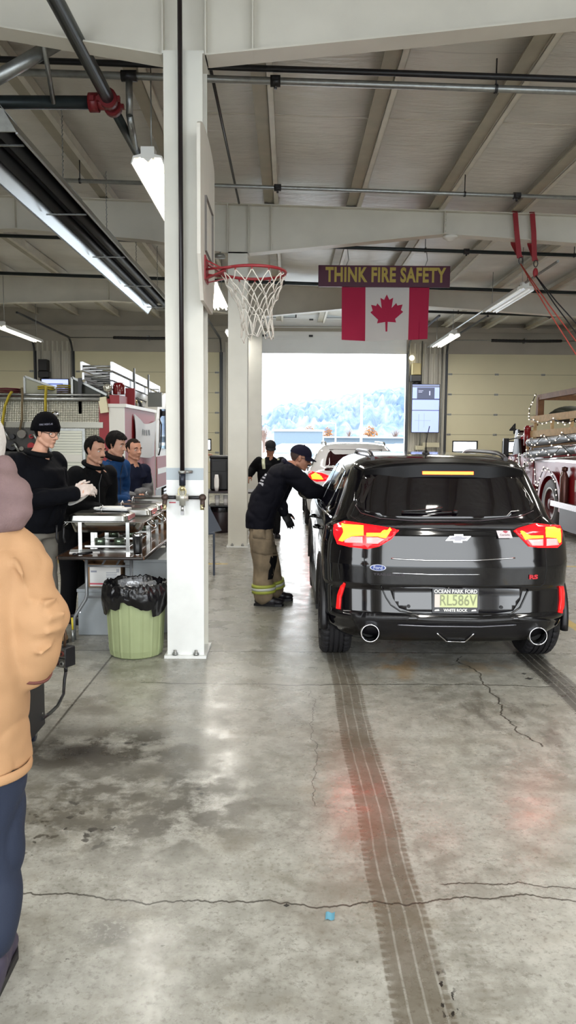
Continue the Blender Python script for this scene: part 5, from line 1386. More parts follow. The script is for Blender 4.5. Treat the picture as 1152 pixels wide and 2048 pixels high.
# things seen through the tinted glass: two seat backs are hinted behind the rear window
# ---------------------------------------------------------------- white SUV ahead
CX2, YR2 = 1.27, 14.1
T2 = [(.24, .84, .10, 4.3), (.35, .90, .02, 4.4), (.6, .93, .0, 4.4), (.8, .94, .02, 4.35), (.95, .93, .05, 4.1), (1.05, .90, .09, 3.6), (1.15, .85, .13, 3.3), (1.3, .78, .24, 2.9), (1.45, .70, .36, 2.55), (1.53, .62, .5, 2.3), (1.58, .5, .7, 2.1), (1.6, .35, 1.0, 1.9)]
s2 = empty('suv', (CX2, YR2 + 2.1, 0), 'white sport utility car ahead of the black one, its left brake light glowing', 'car')
mb = hull(CX2, YR2, T2); b2 = mb.build('body', car_white, s2)
WY2 = (YR2 + .85, YR2 + 3.5); cutters = []
for wy in WY2:
    for sx in (-1, 1):
        c = MB(); c.cyl((CX2 + sx * .62, wy, .345), (CX2 + sx * 1.2, wy, .345), .40, n=48); cutters.append(c.build('cutter', trim_blk))
cut(b2, cutters); bv2 = bvh_of(b2)
for wy in WY2:
    for sx in (-1, 1): wheel(s2, CX2 + sx * .82, wy, sx)
cam2 = camcast(bv2)
def rearcast(bvh, y0):
    def f(v):
        h = bvh.ray_cast(Vector((v[0], y0, v[1])), UY, 5)
        if h[0] is None: return None
        n = h[1] if h[1].y < 0 else -h[1]; return h[0], n
    return f
rc2 = rearcast(bv2, YR2 - 2)
mb = MB(); patch(mb, [(CX2 + x, z) for x, z in ((-.60, 1.08), (.60, 1.08), (.56, 1.30), (.50, 1.47), (-.50, 1.47), (-.56, 1.30))], rc2, .08, .003, .006); mb.build('rear_window', mat('reddish tinted glass', '2a0c12', .06, coat=.3), s2)
for sx in (-1, 1):
    mb = MB(); patch(mb, [(CX2 + sx * x, z) for x, z in ((.88, 1.06), (.66, 1.04), (.50, .98), (.52, .90), (.74, .88), (.89, .93))], rc2, .05, .008, .012); t_ = mb.build('tail_light', red_lens, s2)
    mb = MB(); patch(mb, [(CX2 + sx * x, z) for x, z in ((.84, .99), (.76, 1.04), (.66, .98), (.62, .92), (.82, .92))], rc2, .04, .013, .006); mb.build('brake_strip', amber, t_)
    s_ = sidecast(bv2, CX2 + sx * 2, -sx)
    for nm, poly in (('quarter_window', [(.50, 1.17), (.85, 1.12), (.85, 1.43), (.68, 1.36)]), ('rear_door_window', [(.92, 1.12), (1.80, 1.10), (1.80, 1.48), (.92, 1.46)]), ('front_door_window', [(1.86, 1.1), (2.8, 1.08), (2.4, 1.42), (1.86, 1.48)])):
        mb = MB(); patch(mb, [(YR2 + a, b) for a, b in poly], s_, .08, .003, .006); mb.build(nm, glass_dark, s2)
    q = s_(Vector((YR2 + 2.75, 1.1)))[0]; mb = MB(); mb.ball(q + Vector((sx * .13, 0, .02)), (.12, .06, .09)); mb.build('side_mirror', black_pl, s2)
    mb = MB(); mb.tube([(CX2 + sx * .56, YR2 + .6, 1.56), (CX2 + sx * .56, YR2 + .75, 1.60), (CX2 + sx * .56, YR2 + 2.2, 1.61), (CX2 + sx * .56, YR2 + 2.35, 1.55)], .018, n=8); mb.build('roof_rail', galv, s2)
# parked cars outside
for k, (px, Y, lab) in enumerate(((606, 34, 'pale parked car outside the open door, left'), (760, 36, 'white parked car outside the open door, right'), (832, 40, 'white parked car outside at the right edge of the door'))):
    q = at(px, 900, Y)
    T3 = [(.25, 2.1, .0, 1.6), (.5, 2.2, .0, 1.7), (.85, 2.15, .03, 1.65), (1.0, 1.75, .12, 1.55), (1.3, 1.25, .3, 1.35), (1.42, .95, .45, 1.2)]
    r = empty('parked_car', (q.x, Y, 0), lab, 'car')
    mb = hull(q.x, Y, T3, Rr=.25); mb.build('body', mat('snowy car paint', 'bcc6cc', .4), r)
    mb = MB(); mb.grid(lambda u, v_: (q.x + (u - .5) * (3.1 - .9 * v_), Y + .09 + .2 * v_, 1.02 + .28 * v_), 8, 4); mb.build('side_windows', mat('frosted glass', '6f8896', .2), r)
    for sx in (-1.3, 1.3):
        mb = MB(); mb.lathe([(0, 0), (.32, 0), (.33, .2), (0, .2)], (q.x + sx, Y - .02, .32), axis='Y', n=24); mb.build('wheel', rubber, r)
# ================================================================== FIRE ENGINE (left)
tread = NT('diamond plate')
a_ = tread.op('SINE', tread.mul(tread.add(tread.x, tread.z), 130.0)); b_ = tread.op('SINE', tread.mul(tread.sub(tread.x, tread.z), 130.0))
pt = tread.mul(a_, b_); tread.L.new(tread.mix(tread.step(pt, -.1, .4), lin('6e6c60'), lin('ccc9ba')), tread.p.inputs['Base Color'])
tread.p.inputs['Metallic'].default_value = .8; tread.p.inputs['Roughness'].default_value = .35
bp = tread.N.new('ShaderNodeBump'); bp.inputs['Strength'].default_value = .6; bp.inputs['Distance'].default_value = .004; tread.L.new(pt, bp.inputs['Height']); tread.L.new(bp.outputs[0], tread.p.inputs['Normal'])
diamond = tread.m
fe_white = mat('fire engine white', 'c8c6be', .35)
fe_red = mat('fire engine red', '86161f', .5)
shutter_m = mat('roller shutter aluminium', 'b6b6a8', .35, .3)
FR, FL, FY = -2.33, -4.85, 11.0
fe = empty('fire_engine', ((FR + FL) / 2, FY + 3.5, 0), 'red and white fire engine with diamond plate rear behind the serving men', 'fire engine')
def zpx(py, Y): return at(576, py, Y).z
mb = MB(); mb.box((FL, FY, .55), (FR - .35, FY + 2.2, 2.2)); mb.box((FL, FY + .0, .40), (FR - .35, FY + .3, .56)); mb.build('hose_body', diamond, fe)
mb = MB(); mb.box((FL - .02, FY - .03, 1.80), (FR - .3, FY, 1.88)); mb.box((FL - .02, FY - .03, 1.46), (FR - .3, FY, 1.5)); mb.build('rear_beam', mat('grey satin rail', '8e8c82', .35, .7), fe)
mb = MB(); mb.cyl((FL + .2, FY - .06, 2.2), (FR - .33, FY - .06, 2.2), .03); mb.cyl((FL + .2, FY - .02, 2.26), (FR - .33, FY - .02, 2.26), .018)
for x in (-4.5, -4.0, -3.4, -2.75): mb.cyl((x, FY, 2.2), (x, FY - .06, 2.2), .018, n=8)
mb.build('grab_rail', galv, fe)
x0, x1 = at(105, 900, FY).x, at(166, 900, FY).x
mb = MB(); mb.box((x0 - .04, FY - .03, .6), (x1 + .04, FY - .005, 1.79)); sf = mb.build('shutter_frame', galv, fe)
mb = MB()
for k in range(30): z = .62 + k * .038; mb.box((x0, FY - .04, z), (x1, FY - .028, z + .034), bev=.003, seg=1)
mb.box((x0, FY - .05, 1.32), (x1, FY - .03, 1.42), fe_white); mb.build('roller_shutter', shutter_m, fe)
x2, x3 = at(185, 900, FY).x, at(212, 900, FY).x
mb = MB()
for k in range(14):
    q = at(8 + 19 * (k % 5), 868 + 24 * (k // 5) + 5 * (k % 2), FY - .04); mb.cyl(q, q - UY * .07, [.05, .035, .06, .03][k % 4], [galv, black_m, chrome, red_paint, galv][k % 5], n=14)
    if k % 3 == 0: mb.tube([q - UY * .06, q + Vector((.05, -.1, .03)), q + Vector((.1, -.08, -.08))], .016, galv)
mb.box((FL, FY - .03, .6), (at(100, 870, FY).x, FY, 1.79), mat('dark pump panel', '2e2c28', .5)); mb.build('pump_panel', black_m, fe)
mb = MB(); q = at(112, 828, FY); mb.ball(q - UY * .03, (.06, .03, .04)); mb.cyl(q, q - UY * .07, .02); mb.build('rear_light_fitting', chrome, fe)
# crew/compartment block on the right of the rear: white end face, red flank
xs = at(219, 900, FY).x
mb = MB(); mb.box((xs, FY, .45), (FR, FY + .02, zpx(815, FY))); mb.build('white_end_panel', fe_white, fe)
mb = MB(); mb.box((xs, FY + .02, .45), (FR, 13.5, zpx(815, FY)), bev=.01); mb.build('side_body', fe_red, fe)
mb = MB(); mb.box((xs - .05, FY - .015, zpx(817, FY)), (FR + .03, 13.5, zpx(813, FY) + .02)); mb.build('body_top_edge', fe_white, fe)
mb = MB(); mb.box((FR - .36, FY - .01, .5), (xs, FY + .1, zpx(800, FY))); mb.build('corner_post', fe_red, fe)
q = at(207, 810, FY - .05); mb = MB(); mb.obox(q, (.11, .05, .22), Matrix.Rotation(R(-8), 3, 'Y')); mb.build('work_light', mat('cream lamp box', 'c8c0a0', .4), fe)
mb = MB(); mb.box((xs + .0, FY + .05, zpx(813, FY)), (FR - .08, FY + .6, zpx(792, FY))); mb.build('red_locker', fe_red, fe)
mb = MB(); q = at(215, 776, FY); mb.lathe([(0, -.05), (.05, -.05), (.062, 0), (.055, .08), (0, .1)], q, axis='Y', n=20); mb.cyl(q + UY * .05, Vector((q.x, q.y + .05, zpx(795, FY))), .015); mb.build('flood_light', mat('lamp glass', 'b8b6a8', .1, .6), fe)
mb = MB(); q = at(235, 788, FY); mb.lathe([(.085, 0), (.085, .12), (.07, .16), (.0, .17)], (q.x, FY + .1, q.z), n=20); mb.build('red_beacon', mat('red beacon', '5c0a10', .15, coat=.5), fe)
# banner on the flank
ya, yb_ = 2.32 * F / (576 - 268), 2.32 * F / (576 - 309)
def bn(u, v_):
    y = ya + (yb_ - ya) * u; zt_ = 2.02 - .06 * u; 
    n_ = noise.noise(Vector((u * 3, v_ * 3, 2))) * .05
    z = zt_ - (.60 + .05 * math.sin(u * 3)) * v_ - .10 * math.sin(math.pi * u) * (1 - v_)
    return (FR + .02 + .03 * abs(n_) + .02 * math.sin(u * 8 + v_ * 3), y, z)
mb = MB(); mb.grid(bn, 24, 20); mb.grid(lambda u, v_: Vector(bn(u, v_)) - UX * .004, 24, 20); bo = mb.build('banner', mat('white banner cloth', 'c8ccd0', .6), fe)
mb = MB(); gp = mat('faded banner print', '6a6e74', .6)
for k in range(4):
    u0 = .38 + .09 * k; mb.grid(lambda u, v_, u0=u0: Vector(bn(u0 + .05 * u, .18 + .16 * v_)) + UX * .006, 2, 4, gp)
mb.build('banner_print', None, bo)
# wheel well and rear wheel
wy = 12.55
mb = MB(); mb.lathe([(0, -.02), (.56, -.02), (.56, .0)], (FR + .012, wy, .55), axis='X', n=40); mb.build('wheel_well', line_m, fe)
mb = MB(); mb.tube([(FR + .02, wy + .58 * math.cos(R(a)), .55 + .58 * math.sin(R(a))) for a in range(-10, 195, 10)], .03, n=8); mb.build('wheel_arch_trim', fe_white, fe)
for (xx, yy_) in ((FR - .18, wy), (FL + .2, wy), (FR - .18, 16.6), (FL + .2, 16.6)):
    mb = MB(); mb.lathe([(.3, -.14), (.47, -.15), (.52, -.11), (.52, .11), (.47, .15), (.3, .14)], (xx, yy_, .52), axis='X', n=48); w_ = mb.build('wheel', rubber, fe)
    mb = MB(); mb.lathe([(.3, .13), (.27, .05), (.1, .05), (.08, .12), (0, .12)], (xx, yy_, .52), axis='X', n=32); mb.lathe([(.3, -.13), (.27, -.05), (0, -.05)], (xx, yy_, .52), axis='X', n=32); mb.build('hub', aluminium, w_)
# cab
mb = MB()
mb.prism([(13.6, .75), (18.3, .75), (18.45, 1.5), (17.8, 2.35), (17.2, 2.5), (14.6, 2.5), (13.9, 2.35), (13.55, 1.9)], (FR, 0, 0), UY, UZ, (FL - FR, 0, 0)); mb.build('cab', fe_white, fe)
mb = MB(); mb.box((FR, 13.6, .78), (FR + .012, 18.2, 1.33)); mb.build('cab_red_flank', fe_red, fe)
mb = MB(); mb.box((FR, 13.65, 1.02), (FR + .018, 18.2, 1.12)); mb.build('white_stripe', fe_white, fe)
for k, (a, b) in enumerate(((13.9, 14.65), (15.1, 15.9))):
    mb = MB(); mb.prism([(a, 1.48), (b, 1.45), (b - .03, 2.2), (a + .12, 2.18)], (FR, 0, 0), UY, UZ, (.015, 0, 0)); mb.build('cab_window', glass_dark, fe)
    mb = MB(); mb.tube([(FR + .01, a - .1, 1.35), (FR + .05, a - .1, 1.5), (FR + .06, a - .08, 1.9), (FR + .02, a - .05, 2.0)], .013, n=8); mb.build('grab_handle', black_m, fe)
    mb = MB(); mb.tube([(FR + .012, b + .08, .8), (FR + .012, b + .08, 2.3)], .006, n=5); mb.build('door_gap', line_m, fe)
mb = MB(); mb.box((FR - .4, 15.6, 2.1), (FR + .3, 15.68, 2.2)); mb.ball((FR + .3, 15.6, 2.16), (.06, .05, .1)); mb.build('mirror_arm', black_m, fe)
mb = MB()
for k in range(7): mb.box((FR, 14.3, .32 + k * .06), (FR + .02, 15.6, .36 + k * .06))
mb.build('step_grille', aluminium, fe)
mb = MB(); mb.box((FR - .3, 13.5, .3), (FR, 14.1, .75)); mb.build('step', black_m, fe)
mb = MB(); q = at(326, 833, 13.6); mb.box((FR - .12, 13.5, 2.2), (FR + .12, 13.56, 2.45)); mb.tube([(FR - .07, 13.53, 2.45), (FR - .07, 13.53, 2.5), (FR + .07, 13.53, 2.5), (FR + .07, 13.53, 2.45)], .01, n=6); mb.build('grey_box', mat('grey box', '6e706c', .5), fe)
mb = MB()
for k in range(3): mb.lathe([(.035, 0), (.035, .12), (.02, .14), (0, .14)], (FR - .12, 12.0 + .4 * k, zpx(815, FY) + .02), n=12)
mb.build('top_fittings', mat('brass fitting', 'a89a70', .3, .8), fe)
mb = MB(); mb.box((FR - .14, 11.75, zpx(815, FY)), (FR, 11.8, zpx(815, FY) + .3)); mb.build('red_post', fe_red, fe)
# ladder rack and ladders
lx = at(223, 740, 10.9).x
r = empty('ladder', (lx - .2, 12.8, 2.45), 'stack of aluminium ladders racked on top of the fire engine', 'ladder')
tilt = lambda y: -.02 * (y - 10.9)
for k, (dx, z, h_, y0, y1) in enumerate(((0, 2.66, .13, 10.9, 14.9), (-.03, 2.53, .11, 11.0, 14.8), (-.06, 2.42, .11, 11.15, 14.6), (-.09, 2.31, .10, 11.35, 14.2))):
    for s in (0, 1):
        mb = MB(); x = lx + dx - .42 * s * (1 - .06 * k)
        mb.bar((x, y0, z + tilt(y0)), (x, y1, z + tilt(y1)), .03, h_ * .92); mb.build('rail', aluminium, r)
    y = y0 + .05; n_ = 0
    while y < y1 and n_ < 10:
        mb = MB(); mb.cyl((lx + dx - .42 * (1 - .06 * k), y, z + tilt(y)), (lx + dx, y, z + tilt(y)), .016, n=8); mb.build('rung', galv, r); y += .36; n_ += 1
for y in (12.35, 13.6):
    mb = MB(); mb.box((lx + .016, y, 2.24), (lx + .035, y + .06, 2.76)); mb.build('ladder_clamp', mat('dark clamp', '3a3c3c', .4), r)
mb = MB()
mb.tube([(FR - .1, 12.3, 2.05), (FR - .1, 12.3, 2.18), (lx, 12.2, 2.3)], .025); mb.tube([(FR - .05, 12.5, 2.05), (FR - .05, 12.5, 2.2), (lx, 12.7, 2.3)], .025); mb.box((lx - .5, 12.1, 2.18), (lx + .03, 12.9, 2.26)); mb.box((lx - .5, 14.0, 2.1), (lx + .03, 14.1, 2.26)); mb.bar((FR - .1, 12.7, 2.1), (lx - .1, 13.3, 2.24), .1, .02); mb.build('ladder_rack', mat('dark rack', '2c2e30', .45), fe)
mb = MB(); mb.box((lx - .5, 11.0, 2.0), (lx - .45, 11.05, 2.5)); mb.build('rack_post', black_m, fe)
# hose bed dividers
for k, (pa, pb, m_) in enumerate((((50, 753), (113, 776), aluminium), ((145, 755), (214, 790), mat('dark divider', '24261f', .4, .4)))):
    A, B = at(*pa, FY + .1), at(*pb, FY + .1)
    mb = MB(); mb.prism([(A.x, 2.22), (A.x, A.z), (B.x, B.z), (B.x, 2.22)], (0, FY + .1 + k * .02, 0), UX, UZ, (0, .01, 0), m_ if k else mat('pale divider', '8a8a78', .5))
    mb.bar((A.x, FY + .09, A.z), (B.x, FY + .09, B.z), .02, .03, galv); mb.box((A.x - .02, FY + .08, 2.22), (A.x + .01, FY + .11, A.z), galv); mb.build('hose_bed_divider', None, fe)
yel = mat('yellow hose', 'a8962c', .75, var=.12, scale=12); tan_h = mat('tan hose', '6a5c44', .8, var=.15, scale=12)
def hose(pts, w_, m_, lab, fold=()):
    mb = MB(); mb.tube(pts, [(w_ / 2, .014)] * len(pts), n=8)
    for (c, rx, k) in fold:
        c = Vector(c)
        for j in range(k): mb.tube([c + Vector((-rx, -.05 + .0 * j, j * .028)), c + Vector((-rx * .3, -.06, j * .028 + .01)), c + Vector((rx * .6, -.05, j * .028)), c + Vector((rx, .1, j * .028))], [(.04, .013)] * 4, n=8)
    return tag(mb.build('fire_hose', m_), lab, 'hose')
def hp(L, Y): return [at(x, y, Y) for x, y in L]
hose(hp([(24, 783), (19, 790), (10, 812), (5, 845), (3, 870), (2, 905)], FY - .1), .085, yel, 'yellow fire hose hanging down at the far left of the engine rear')
hose(hp([(92, 771), (92, 780), (91, 800), (91, 823), (90, 850)], FY - .1), .095, yel, 'yellow fire hose hanging just above the black beanie', [((at(90, 776, FY).x, FY + .05, at(90, 778, FY).z), .09, 2)])
hose(hp([(44, 775), (45, 790), (44, 815), (44, 838), (40, 860)], FY - .1), .06, tan_h, 'tan fire hose hanging left of the black beanie')
for k, (px, py, rx, n_, m_, lab) in enumerate(((58, 793, .12, 5, tan_h, 'folded tan hose left in the hose bed'), (70, 785, .05, 6, yel, 'small upright yellow hose roll in the hose bed'), (122, 790, .17, 4, tan_h, 'wide folded tan hose beside the dark divider'), (128, 775, .10, 2, yel, 'yellow hose folded on top of the wide tan one'), (200, 795, .12, 3, tan_h, 'dark folded hose behind the divider at the engine corner'), (12, 792, .15, 5, mat('dark red hose', '5a1c22', .7), 'dark red hose pack at the far left of the hose bed'))):
    c = at(px, py, FY + .3 + .1 * (k % 2)); c.z = max(c.z, 2.22)
    mb = MB()
    for j in range(n_): mb.tube([c + Vector((-rx, 0, j * .026)), c + Vector((0, .01, j * .026 + .006)), c + Vector((rx, 0, j * .026)), c + Vector((rx, .4, j * .026)), c + Vector((-rx, .4, j * .026))], [(.045, .012)] * 5, n=8)
    tag(mb.build('fire_hose', m_), lab, 'hose')

# ================================================================== OLD FIRE TRUCK (right)
oldred = mat('old truck red', '8c121d', .35, coat=.15)
OX = 4.9
ot = empty('vintage_fire_truck', (OX + 1.1, 15.6, 0), 'old red fire truck decked with string lights and a timber rack, right edge', 'fire truck')
wyo = 14.4
# rear body with fender cut
mb = MB(); mb.box((OX + .06, 12.3, .75), (OX + 2.2, 15.6, 1.30), bev=.03); mb.box((OX + .02, 12.35, 1.27), (OX + 2.24, 15.6, 1.33), mat('old chrome edge', 'b0a8a8', .2, .9)); bo2 = mb.build('rear_body', oldred, ot)
mb = MB(); n_ = 30   # rear fender: arched shell standing out of the flank
def fend(u, v_):
    a = R(-12 + 204 * u); rr = .60 - .03 * v_
    return (OX - .02 + .34 * v_, wyo + rr * math.cos(a) * 1.08, .50 + rr * math.sin(a))
mb.grid(fend, 40, 6)
mb.grid(lambda u, v_: (OX - .02, wyo + (.60 - .09 * v_) * math.cos(R(-12 + 204 * u)) * 1.08, .50 + (.60 - .09 * v_) * math.sin(R(-12 + 204 * u))), 40, 2)
mb.build('rear_fender', oldred, ot)
mb = MB(); mb.prism([(12.75, .30), (13.75, .30), (13.70, .75), (13.9, 1.1), (14.2, 1.28), (12.75, 1.28)], (OX, 0, 0), UY, UZ, (.3, 0, 0)); mb.build('rear_flank_panel', oldred, ot)
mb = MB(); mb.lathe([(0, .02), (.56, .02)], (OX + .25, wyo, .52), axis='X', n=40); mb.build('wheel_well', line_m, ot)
for (xx, yy_) in ((OX + .12, wyo), (OX + 2.1, wyo), (OX + .15, 18.3), (OX + 2.05, 18.3)):
    mb = MB(); mb.lathe([(.28, -.11), (.44, -.12), (.48, -.08), (.48, .08), (.44, .12), (.28, .11)], (xx, yy_, .48), axis='X', n=48); w_ = mb.build('wheel', mat('old tyre', '5a5658', .6), ot)
    mb = MB(); mb.lathe([(.315, -.122), (.30, -.126), (.285, -.118)], (xx, yy_, .48), axis='X', n=48); mb.build('white_ring', fe_white, w_)
    mb = MB(); mb.lathe([(.29, -.11), (.27, -.06), (.12, -.05), (.10, -.12), (0, -.13)], (xx, yy_, .48), axis='X', n=36); mb.lathe([(.29, .11), (.1, .05), (0, .05)], (xx, yy_, .48), axis='X', n=36); mb.build('hub', mat('dark red hub', '5a1018', .3), w_)
# tail step, plate, extinguisher
mb = MB(); mb.box((OX - .16, 12.2, .52), (OX + .3, 13.85, .58)); mb.box((OX - .17, 12.2, .50), (OX - .155, 13.85, .60)); mb.build('running_board', mat('pitted chrome', 'b4aeb0', .3, .8, var=.2, scale=30), ot)
mb = MB(); mb.box((OX - .05, 12.3, .1), (OX + .2, 13.7, .5)); mb.build('mudflap', mat('dark maroon flap', '2a0c10', .4), ot)
ey = 13.45
mb = MB(); mb.lathe([(.0, 0), (.07, 0), (.075, .02), (.075, .44), (.04, .52), (.03, .55), (.05, .56), (.055, .62), (.0, .64)], (OX - .075, ey, .58), n=20); ex = mb.build('fire_extinguisher', mat('dark extinguisher', '5a3a34', .3, .5), None)
tag(ex, 'dark upright extinguisher on the old truck running board', 'fire extinguisher')
mb = MB(); mb.tube([(OX - .09, ey + .15, .6), (OX - .09, ey + .15, 1.05), (OX - .09, ey + .08, 1.12)], .01); mb.build('bracket', mat('old brass', 'b0a080', .3, .8), ot)
mb = MB(); mb.box((OX - .012, 12.65, .80), (OX - .001, 13.12, 1.0)); pl = mb.build('side_plate', mat('white plate', 'c8c4bc', .4), ot)
mb = MB(); text_mb(mb, 'C4', .13, (OX - .014, 12.9, .9), (0, -1, 0), UZ, black_m, .004, .002); mb.build('plate_mark', None, pl)
# cab
mb = MB(); mb.prism([(15.6, .55), (17.3, .55), (17.3, 1.2), (17.25, 1.35), (15.6, 1.4)], (OX + .05, 0, 0), UY, UZ, (2.1, 0, 0)); mb.build('cab', oldred, ot)
mb = MB(); mb.prism([(16.7, 1.35), (17.25, 1.35), (17.0, 1.9), (16.9, 1.9)], (OX + .1, 0, 0), UY, UZ, (.05, 0, 0), black_m); mb.prism([(17.2, 1.35), (17.25, 1.35), (17.05, 1.88), (17.0, 1.88)], (OX + .1, 0, 0), UY, UZ, (2.0, 0, 0), glass_dark); mb.build('windscreen', black_m, ot)
mb = MB(); mb.prism([(17.3, .6), (19.4, .65), (19.5, 1.05), (19.3, 1.28), (17.3, 1.38)], (OX + .45, 0, 0), UY, UZ, (1.3, 0, 0)); mb.build('hood', oldred, ot)
mb = MB(); mb.grid(lambda u, v_: (OX + .02 + .45 * v_, 18.3 + .66 * math.cos(R(180 * u)) * 1.3, .55 + (.62 + .05 * math.sin(math.pi * v_)) * math.sin(R(180 * u))), 30, 6); mb.build('front_fender', oldred, ot)
mb = MB(); q = at(1012, 893, 17.1); q1 = at(1058, 871, 16.8); mb.tube([q + UZ * .14, q1], .012); mb.tube([q - UZ * .2, q1 - UZ * .45], .014); mb.box(q + Vector((-.06, -.02, -.26)), q + Vector((.06, .04, .18))); mb.ball(q + Vector((.02, 0, -.34)), (.08, .05, .08), chrome); mb.build('mirror', black_m, ot)
mb = MB(); q = at(1043, 872, 16.8); mb.ball(q, (.10, .07, .08)); mb.ball(q + Vector((.1, 0, .0)), (.07, .08, .09)); mb.build('siren', chrome, ot)
mb = MB(); mb.box((OX - .02, 15.6, .55), (OX + .06, 16.8, .78)); mb.build('side_step', mat('pitted chrome', 'b4aeb0', .3, .8), ot)
mb = MB()
for k in range(10):
    rnd = random.Random(k + 50); mb.lathe([(.0, -.04), (.05, -.04), (.055, 0)], (OX - .0, 15.75 + rnd.random() * .9, .85 + rnd.random() * .55), axis='X', n=12); 
mb.box((OX - .03, 15.8, 1.0), (OX + .05, 16.4, 1.05)); mb.tube([(OX - .04, 15.8, .8), (OX - .08, 16.0, 1.0), (OX - .05, 16.2, 1.3)], .02); mb.build('pump_gauges', chrome, ot)
# suction hoses
for k, (za, zb_) in enumerate(((1.62, 1.735), (1.39, 1.53))):
    A, B = Vector((OX - .03, 15.55, za)), Vector((OX - .03, 12.9, zb_))
    r = empty('suction_hose', ((A + B) / 2).to_tuple(), ['upper black suction hose along the side of the old truck', 'lower black suction hose along the side of the old truck'][k], 'hose')
    mb = MB(); n_ = 60; mb.tube([A + (B - A) * j / n_ for j in range(n_ + 1)], [.073 + .003 * (j % 2) for j in range(n_ + 1)], n=18); mb.build('hose_body', mat('ribbed black hose', '1e1e22', .4), r)
    for e in (A, B): mb = MB(); mb.cyl(e - UY * .07, e + UY * .07, .085, n=18); mb.cyl(e - UY * .02, e + UY * .02, .10, n=8); mb.build('coupling', chrome, r)
mb = MB(); mb.cyl((OX - .03, 15.7, 1.26), (OX - .03, 12.6, 1.42), .022); mb.cyl((OX - .03, 15.3, 1.5), (OX - .03, 12.6, 1.62), .022); mb.cyl((OX + .0, 15.6, 1.3), (OX, 15.6, 1.75), .02); mb.build('hose_tray_rail', chrome, ot)
# timber rack
r = empty('timber_rack', (OX + .8, 14, 1.4), 'pale timber stake rack built on the old fire truck bed', 'rack')
def plank(a, b, w_, h_, m_=wood_l): mb = MB(); mb.bar(a, b, w_, h_, m_); mb.build('plank', None, r)
for z0, z1, h_ in ((2.08, 2.13, .13), (1.79, 1.86, .13)): plank((OX, 15.65, z0), (OX, 12.3, z1), .035, h_)
for y in (15.5, 14.5, 13.5): plank((OX + .03, y, 1.45), (OX + .03, y, 2.16), .06, .05)
plank((OX + .03, 15.4, 1.55), (OX + .03, 14.6, 1.57), .03, .08); plank((OX + .03, 14.4, 1.6), (OX + .03, 12.5, 1.63), .03, .08)
plank((OX + .08, 16.1, 1.45), (OX + .08, 16.1, 1.96), .05, .05); plank((OX + .08, 16.1, 1.94), (OX + .1, 15.6, 1.98), .05, .03, wood_d)
zt5 = at(1085, 795, 15.3).z
plank((OX + .05, 15.3, 2.1), (OX + .05, 15.3, zt5), .12, .12, wood_d); plank((OX + .0, 15.3, zt5), (OX + 1.9, 15.3, zt5), .12, .1, wood_d); plank((OX + .9, 15.3, zt5), (OX + .9, 15.3, 2.1), .1, .12, wood_d); plank((OX + .05, 15.3, zt5), (OX + .05, 12.6, zt5 + .02), .1, .1, wood_d)
plank((OX + 1.9, 15.3, 1.4), (OX + 1.9, 15.3, zt5), .12, .12, wood_d)
mb = MB(); mb.ball((OX + .5, 14.9, 2.17), (.36, .3, .16), n=20); mb.ball((OX + .3, 14.8, 2.14), (.25, .2, .12)); tag(mb.build('dark_tarp', mat('dark green tarp', '34382c', .7)), 'dark green tarp bundle inside the timber rack', 'tarp')
mb = MB(); mb.cyl((OX - .05, 15.72, 1.56), (OX - .05, 15.72, 1.9), .07, n=16); mb.ball((OX - .05, 15.72, 1.9), .07); tag(mb.build('fire_extinguisher', red_paint), 'red extinguisher standing behind the pale stakes of the old truck', 'fire extinguisher')
# string lights
sl_ = empty('string_lights', (OX, 14.5, 1.2), 'string of small white bulbs wound over the old fire truck', 'string lights')
bulb = mat('white bulb', 'fff4e8', .3, emit=.7); wire = mat('dark green wire', '1a2018', .6); rnd = random.Random(12)
runs = [[(OX - .04, 15.3, zt5 + .07), (OX - .09, 15.5, 2.3), (OX - .08, 15.55, 2.1), (OX - .05, 14.8, 1.98), (OX - .05, 14.2, 2.06), (OX - .05, 13.6, 1.96), (OX - .05, 12.9, 2.05)],
        [(OX - .13, 15.5, 1.72), (OX - .13, 15.0, 1.56), (OX - .13, 14.5, 1.78), (OX - .13, 14.0, 1.6), (OX - .13, 13.5, 1.80), (OX - .13, 13.0, 1.66)],
        [(OX - .13, 15.5, 1.48), (OX - .13, 15.0, 1.32), (OX - .13, 14.5, 1.52), (OX - .13, 14.0, 1.36), (OX - .13, 13.5, 1.58), (OX - .13, 13.0, 1.42)],
        [(OX - .05, 15.6, 1.22), (OX - .06, 15.2, 1.3), (OX - .06, 15.05, .9), (OX - .06, 14.95, .6), (OX - .06, 14.9, .85), (OX - .06, 14.6, 1.15), (OX - .06, 14.3, 1.12), (OX - .06, 13.95, .95), (OX - .06, 13.8, .62)],
        [(OX - .05, 16.8, 1.3), (OX - .06, 16.5, 1.0), (OX - .06, 16.3, 1.35), (OX - .06, 16.0, .9), (OX - .06, 15.8, 1.25), (OX - .06, 15.7, .8)]]
nb = 0
for P in runs:
    P = [Vector(p) for p in P]; mb = MB(); mb.tube(P, .008, n=5); mb.build('wire', wire, sl_)
    for a, b in zip(P, P[1:]):
        n_ = 3
        for j in range(n_):
            if nb > 88: break
            p = a + (b - a) * (j + rnd.random() * .6) / n_ + Vector((-.01, 0, rnd.uniform(-.04, .02)))
            mb = MB(); mb.ball(p, .015, n=8, k=6); mb.build('bulb', bulb, sl_); nb += 1
